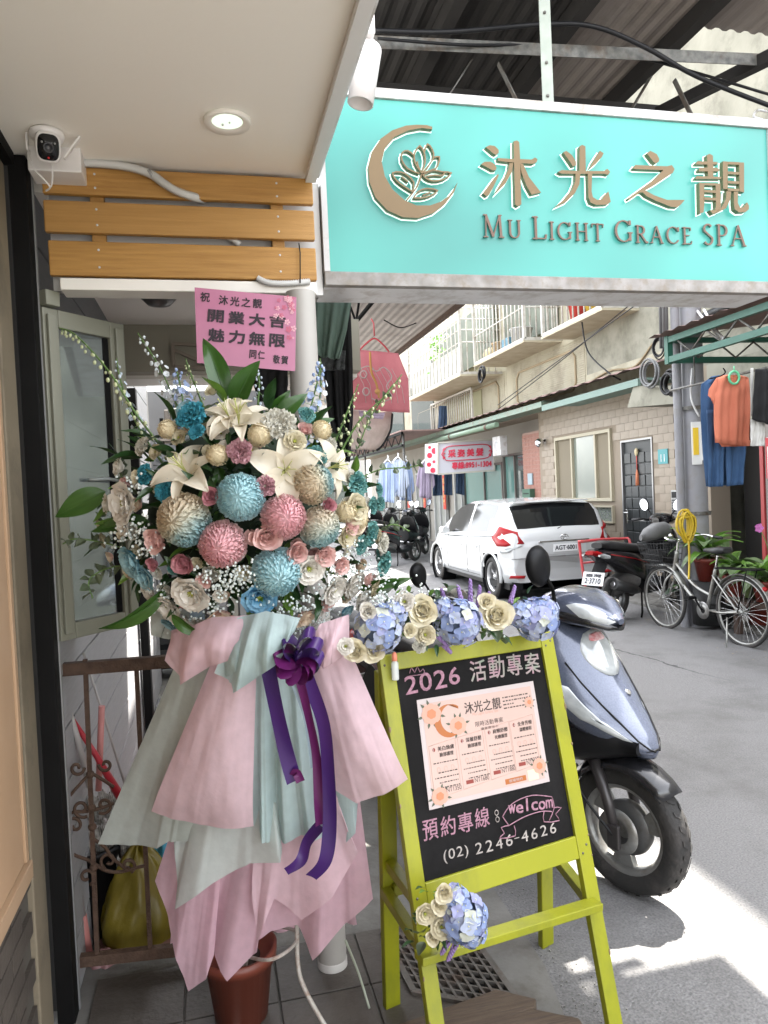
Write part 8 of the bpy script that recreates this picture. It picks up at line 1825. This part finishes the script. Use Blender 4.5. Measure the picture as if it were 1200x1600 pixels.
cloth('sleeveless_shirt', 'black top hanging right of the coral shirt', 'top', [(1180, 577), (1177, 620), (1175, 655)], [(1210, 577), (1212, 620), (1212, 668)], 5.7, fab('cloth_black', (.004, .004, .0045), (.008, .008, .009)), 2, .02)
cloth('hanging_cloth', 'white cloth hanging under the black top', 'cloth', [(1173, 655), (1172, 697)], [(1196, 660), (1194, 697)], 5.75, fab('cloth_white', (.48, .47, .44), (.53, .52, .49)), 2, .015)
cloth('hanging_cloth', 'long narrow white cloth between the coral shirt and black top', 'cloth', [(1173, 575), (1173, 650)], [(1177, 575), (1177, 650)], 5.85, fab('cloth_white', (.48, .47, .44), (.53, .52, .49)), .5, .005)
# ================================================================ POTTED PLANTS, HOSE
rp = random.Random(31)
potm = mat('pot_red', (.22, .035, .025), .45, col2=(.27, .05, .035), scale=6, dirt=(.12, .05, .04), dscale=8); potg = mat('pot_green', (.22, .30, .12), .5); potb = mat('pot_black', (.015, .015, .015), .5)
LM = {'lite': leaf_mesh(leafmat('leaf_light_green', (.11, .26, .03), (.18, .34, .06)), 1, .13, -80, 11, 60), 'vari': leaf_mesh(leafmat('leaf_variegated', (.11, .20, .08), (.24, .32, .15)), 1, .24, -90, 12, 45), 'dark': leaf_mesh(leafmat('leaf_deep', (.012, .05, .02), (.03, .08, .03)), 1, .3, -50, 13, 35)}
def potted(label, u, v, X, pr, ph_, pm_, kinds, L, N, z0=None):
    p = onX(u, v, X); z = .055 if z0 is None else z0; p.z = z; t = thing('potted_plant', label, 'potted plant', p)
    MB().lathe([(.0001, 0), (pr * .7, 0), (pr * .98, ph_ * .85), (pr * 1.08, ph_ * .85), (pr * 1.1, ph_), (pr * .95, ph_), (pr * .9, ph_ * .9), (.0001, ph_ * .88)], 20).build('pot', pm_, t, local=True)
    for i in range(N):
        k = kinds[i % len(kinds)]; a = i * GA + rp.uniform(-.2, .2); s_ = L * rp.uniform(.6, 1.1)
        shared('leaf', LM[k], t, Matrix.Translation((rp.uniform(-.03, .03), rp.uniform(-.03, .03), ph_ + rp.uniform(-.02, .12) * L * 2)) @ Matrix.Rotation(a, 4, 'Z') @ Matrix.Rotation(R(rp.uniform(-25, 20)), 4, 'Y') @ Matrix.Scale(s_, 4))
    return t
potted('tall dracaena with arching light green leaves in front of the utility pole', 1106, 900, 4.98, .13, .24, potm, ('lite', 'lite', 'vari'), .46, 26, .5)
tag(MB().lathe([(.0001, .05), (.16, .05), (.17, .5), (.0001, .5)], 18, Matrix.Translation((onX(1106, 900, 4.98).x, onX(1106, 900, 4.98).y, 0))).build('plant_stand', potb), 'dark upturned tub under the tall dracaena', 'stand')
potted('red pot with dark leaves between the bicycle wheels', 1100, 950, 5.22, .14, .22, potm, ('dark', 'vari'), .22, 16)
potted('leafy dark plant in a black pot behind the bicycle front wheel', 1074, 950, 5.3, .12, .2, potb, ('dark', 'dark', 'vari'), .28, 20)
potted('bushy green plant behind the bicycle saddle', 1150, 900, 5.12, .12, .22, potm, ('vari', 'lite', 'vari'), .42, 26, .36)
potted('light green plant at the right edge behind the rear wheel', 1196, 900, 5.12, .12, .2, potm, ('lite', 'vari', 'lite'), .40, 26, .36)
potted('low plant in a wide red pot under the bicycle rack', 1188, 950, 5.4, .15, .22, potm, ('vari', 'lite'), .26, 18)
potted('small plant in a pale green pot by the metal door', 1174, 900, 5.2, .1, .18, potg, ('lite',), .24, 14, .36)
potted('small dark plant low beside the bicycle frame', 1134, 950, 5.2, .10, .16, potb, ('dark',), .2, 14)
tag(MB().bb((4.98, 5.2, .31), (5.3, 6.45, .35)).bb((5.0, 5.3, .0), (5.06, 5.36, .31)).bb((5.0, 6.3, .0), (5.06, 6.36, .31)).build('plant_bench', mat('bench_brown', (.06, .035, .025), .7)), 'low dark bench carrying the row of potted plants', 'bench')
oc = thing('orchid', 'thin stem with one pink orchid bloom by the metal door', 'flower', at(1195, 870, 6.4)); MB().tube(smooth_path([at(1205, 880, 6.4), at(1198, 850, 6.4), at(1190, 832, 6.4), at(1186, 826, 6.4)]), .004, 5).build('stem', stem_m, oc)
for k in range(5): shared('petal', FLO[0], oc, chainmat(oc).inverted() @ Matrix.Translation(at(1186 + 4 * math.cos(k * 1.25), 825 + 4 * math.sin(k * 1.25), 6.38)) @ frame(-FW, k) @ Matrix.Scale(.02, 4)).data = FLO[0]
orm = floret_mesh(mat('orchid_pink', (.45, .12, .36), .6), 7)
for o_ in oc.children:
    if o_.name.startswith('petal'): o_.data = orm
hz = thing('garden_hose', 'bright yellow hose coiled and hung on the utility pole', 'hose', V(PX - .15, PY_ - .1, 1.0)); ym = mat('hose_yellow', (.48, .33, .01), .4)
mb = MB(); hc = at(1071, 822, 7.45)
for k in range(9):
    w1 = .03 + .008 * k; h1 = .13 + rp.uniform(-.03, .03); o1 = rp.uniform(-.015, .015)
    mb.tube([hc + RT * (w1 * math.cos(a) * (1 + .2 * math.sin(a)) + o1) + V(0, 0, h1 * math.sin(a) + .02 * math.sin(3 * a + k)) - FW * (.015 * k % .05) for a in [2 * math.pi * i / 20 for i in range(20)]], .011, 6, closed=True)
mb.build('coil', ym, hz); MB().tube(smooth_path([hc + V(0, 0, -.1), at(1076, 850, 7.4), at(1077, 880, 7.4), at(1076, 905, 7.35)]), .011, 6).build('hose_end', ym, hz)
cvr = thing('handlebar_cover', 'grey padded cover over the handlebar of the black scooter by the pole', 'cover', at(1025, 830, 8.0))
cm_ = MB(); loft(cm_, [(-.16, -.05, .03, .03), (-.1, -.02, .07, .07), (0, .01, .09, .09), (.12, .03, .08, .08), (.18, .03, .05, .05)], 16); hcM = Matrix.Translation(at(1022, 832, 7.9)) @ Matrix.Rotation(-YAW + .2, 4, 'Z'); cm_.v = [tuple(hcM @ Vector(q)) for q in cm_.v]
cm_.build('cover', mat('cover_grey', (.09, .09, .09), .6, col2=(.14, .14, .14), scale=9, bump=.3, bscale=30), cvr)
# fallen leaves and grit by the plants, and on the asphalt near the floor edge
lf = MB()
for i in range(90):
    x = rp.uniform(4.3, 5.2); y = rp.uniform(5.2, 7.6); s_ = rp.uniform(.008, .022); a = rp.uniform(0, 6.28)
    lf.add([V(x, y, .014), V(x + s_ * math.cos(a), y + s_ * math.sin(a), .018), V(x + s_ * math.cos(a + .6), y + s_ * math.sin(a + .6), .015)], [(0, 1, 2)])
tag(lf.build('fallen_leaves', mat('dry_leaf', (.24, .16, .08), .8, col2=(.35, .3, .22), scale=5)), 'dry leaf litter scattered on the road by the potted plants', 'leaves', kind='stuff')
gv = MB()
for i in range(380):
    t = rp.random(); x = .98 + rp.gauss(0, .07) + .1 * t; y = 1.5 + 1.9 * t; s_ = rp.uniform(.0015, .004)
    gv.box((x, y, .012 + s_ / 3), (s_, s_ * 1.3, s_), Matrix.Rotation(rp.uniform(0, 3), 3, 'Z'))
tag(gv.build('road_grit', mat('grit', (.16, .155, .145), .9, col2=(.25, .24, .22), scale=30)), 'loose grit along the broken edge of the asphalt', 'grit', kind='stuff')
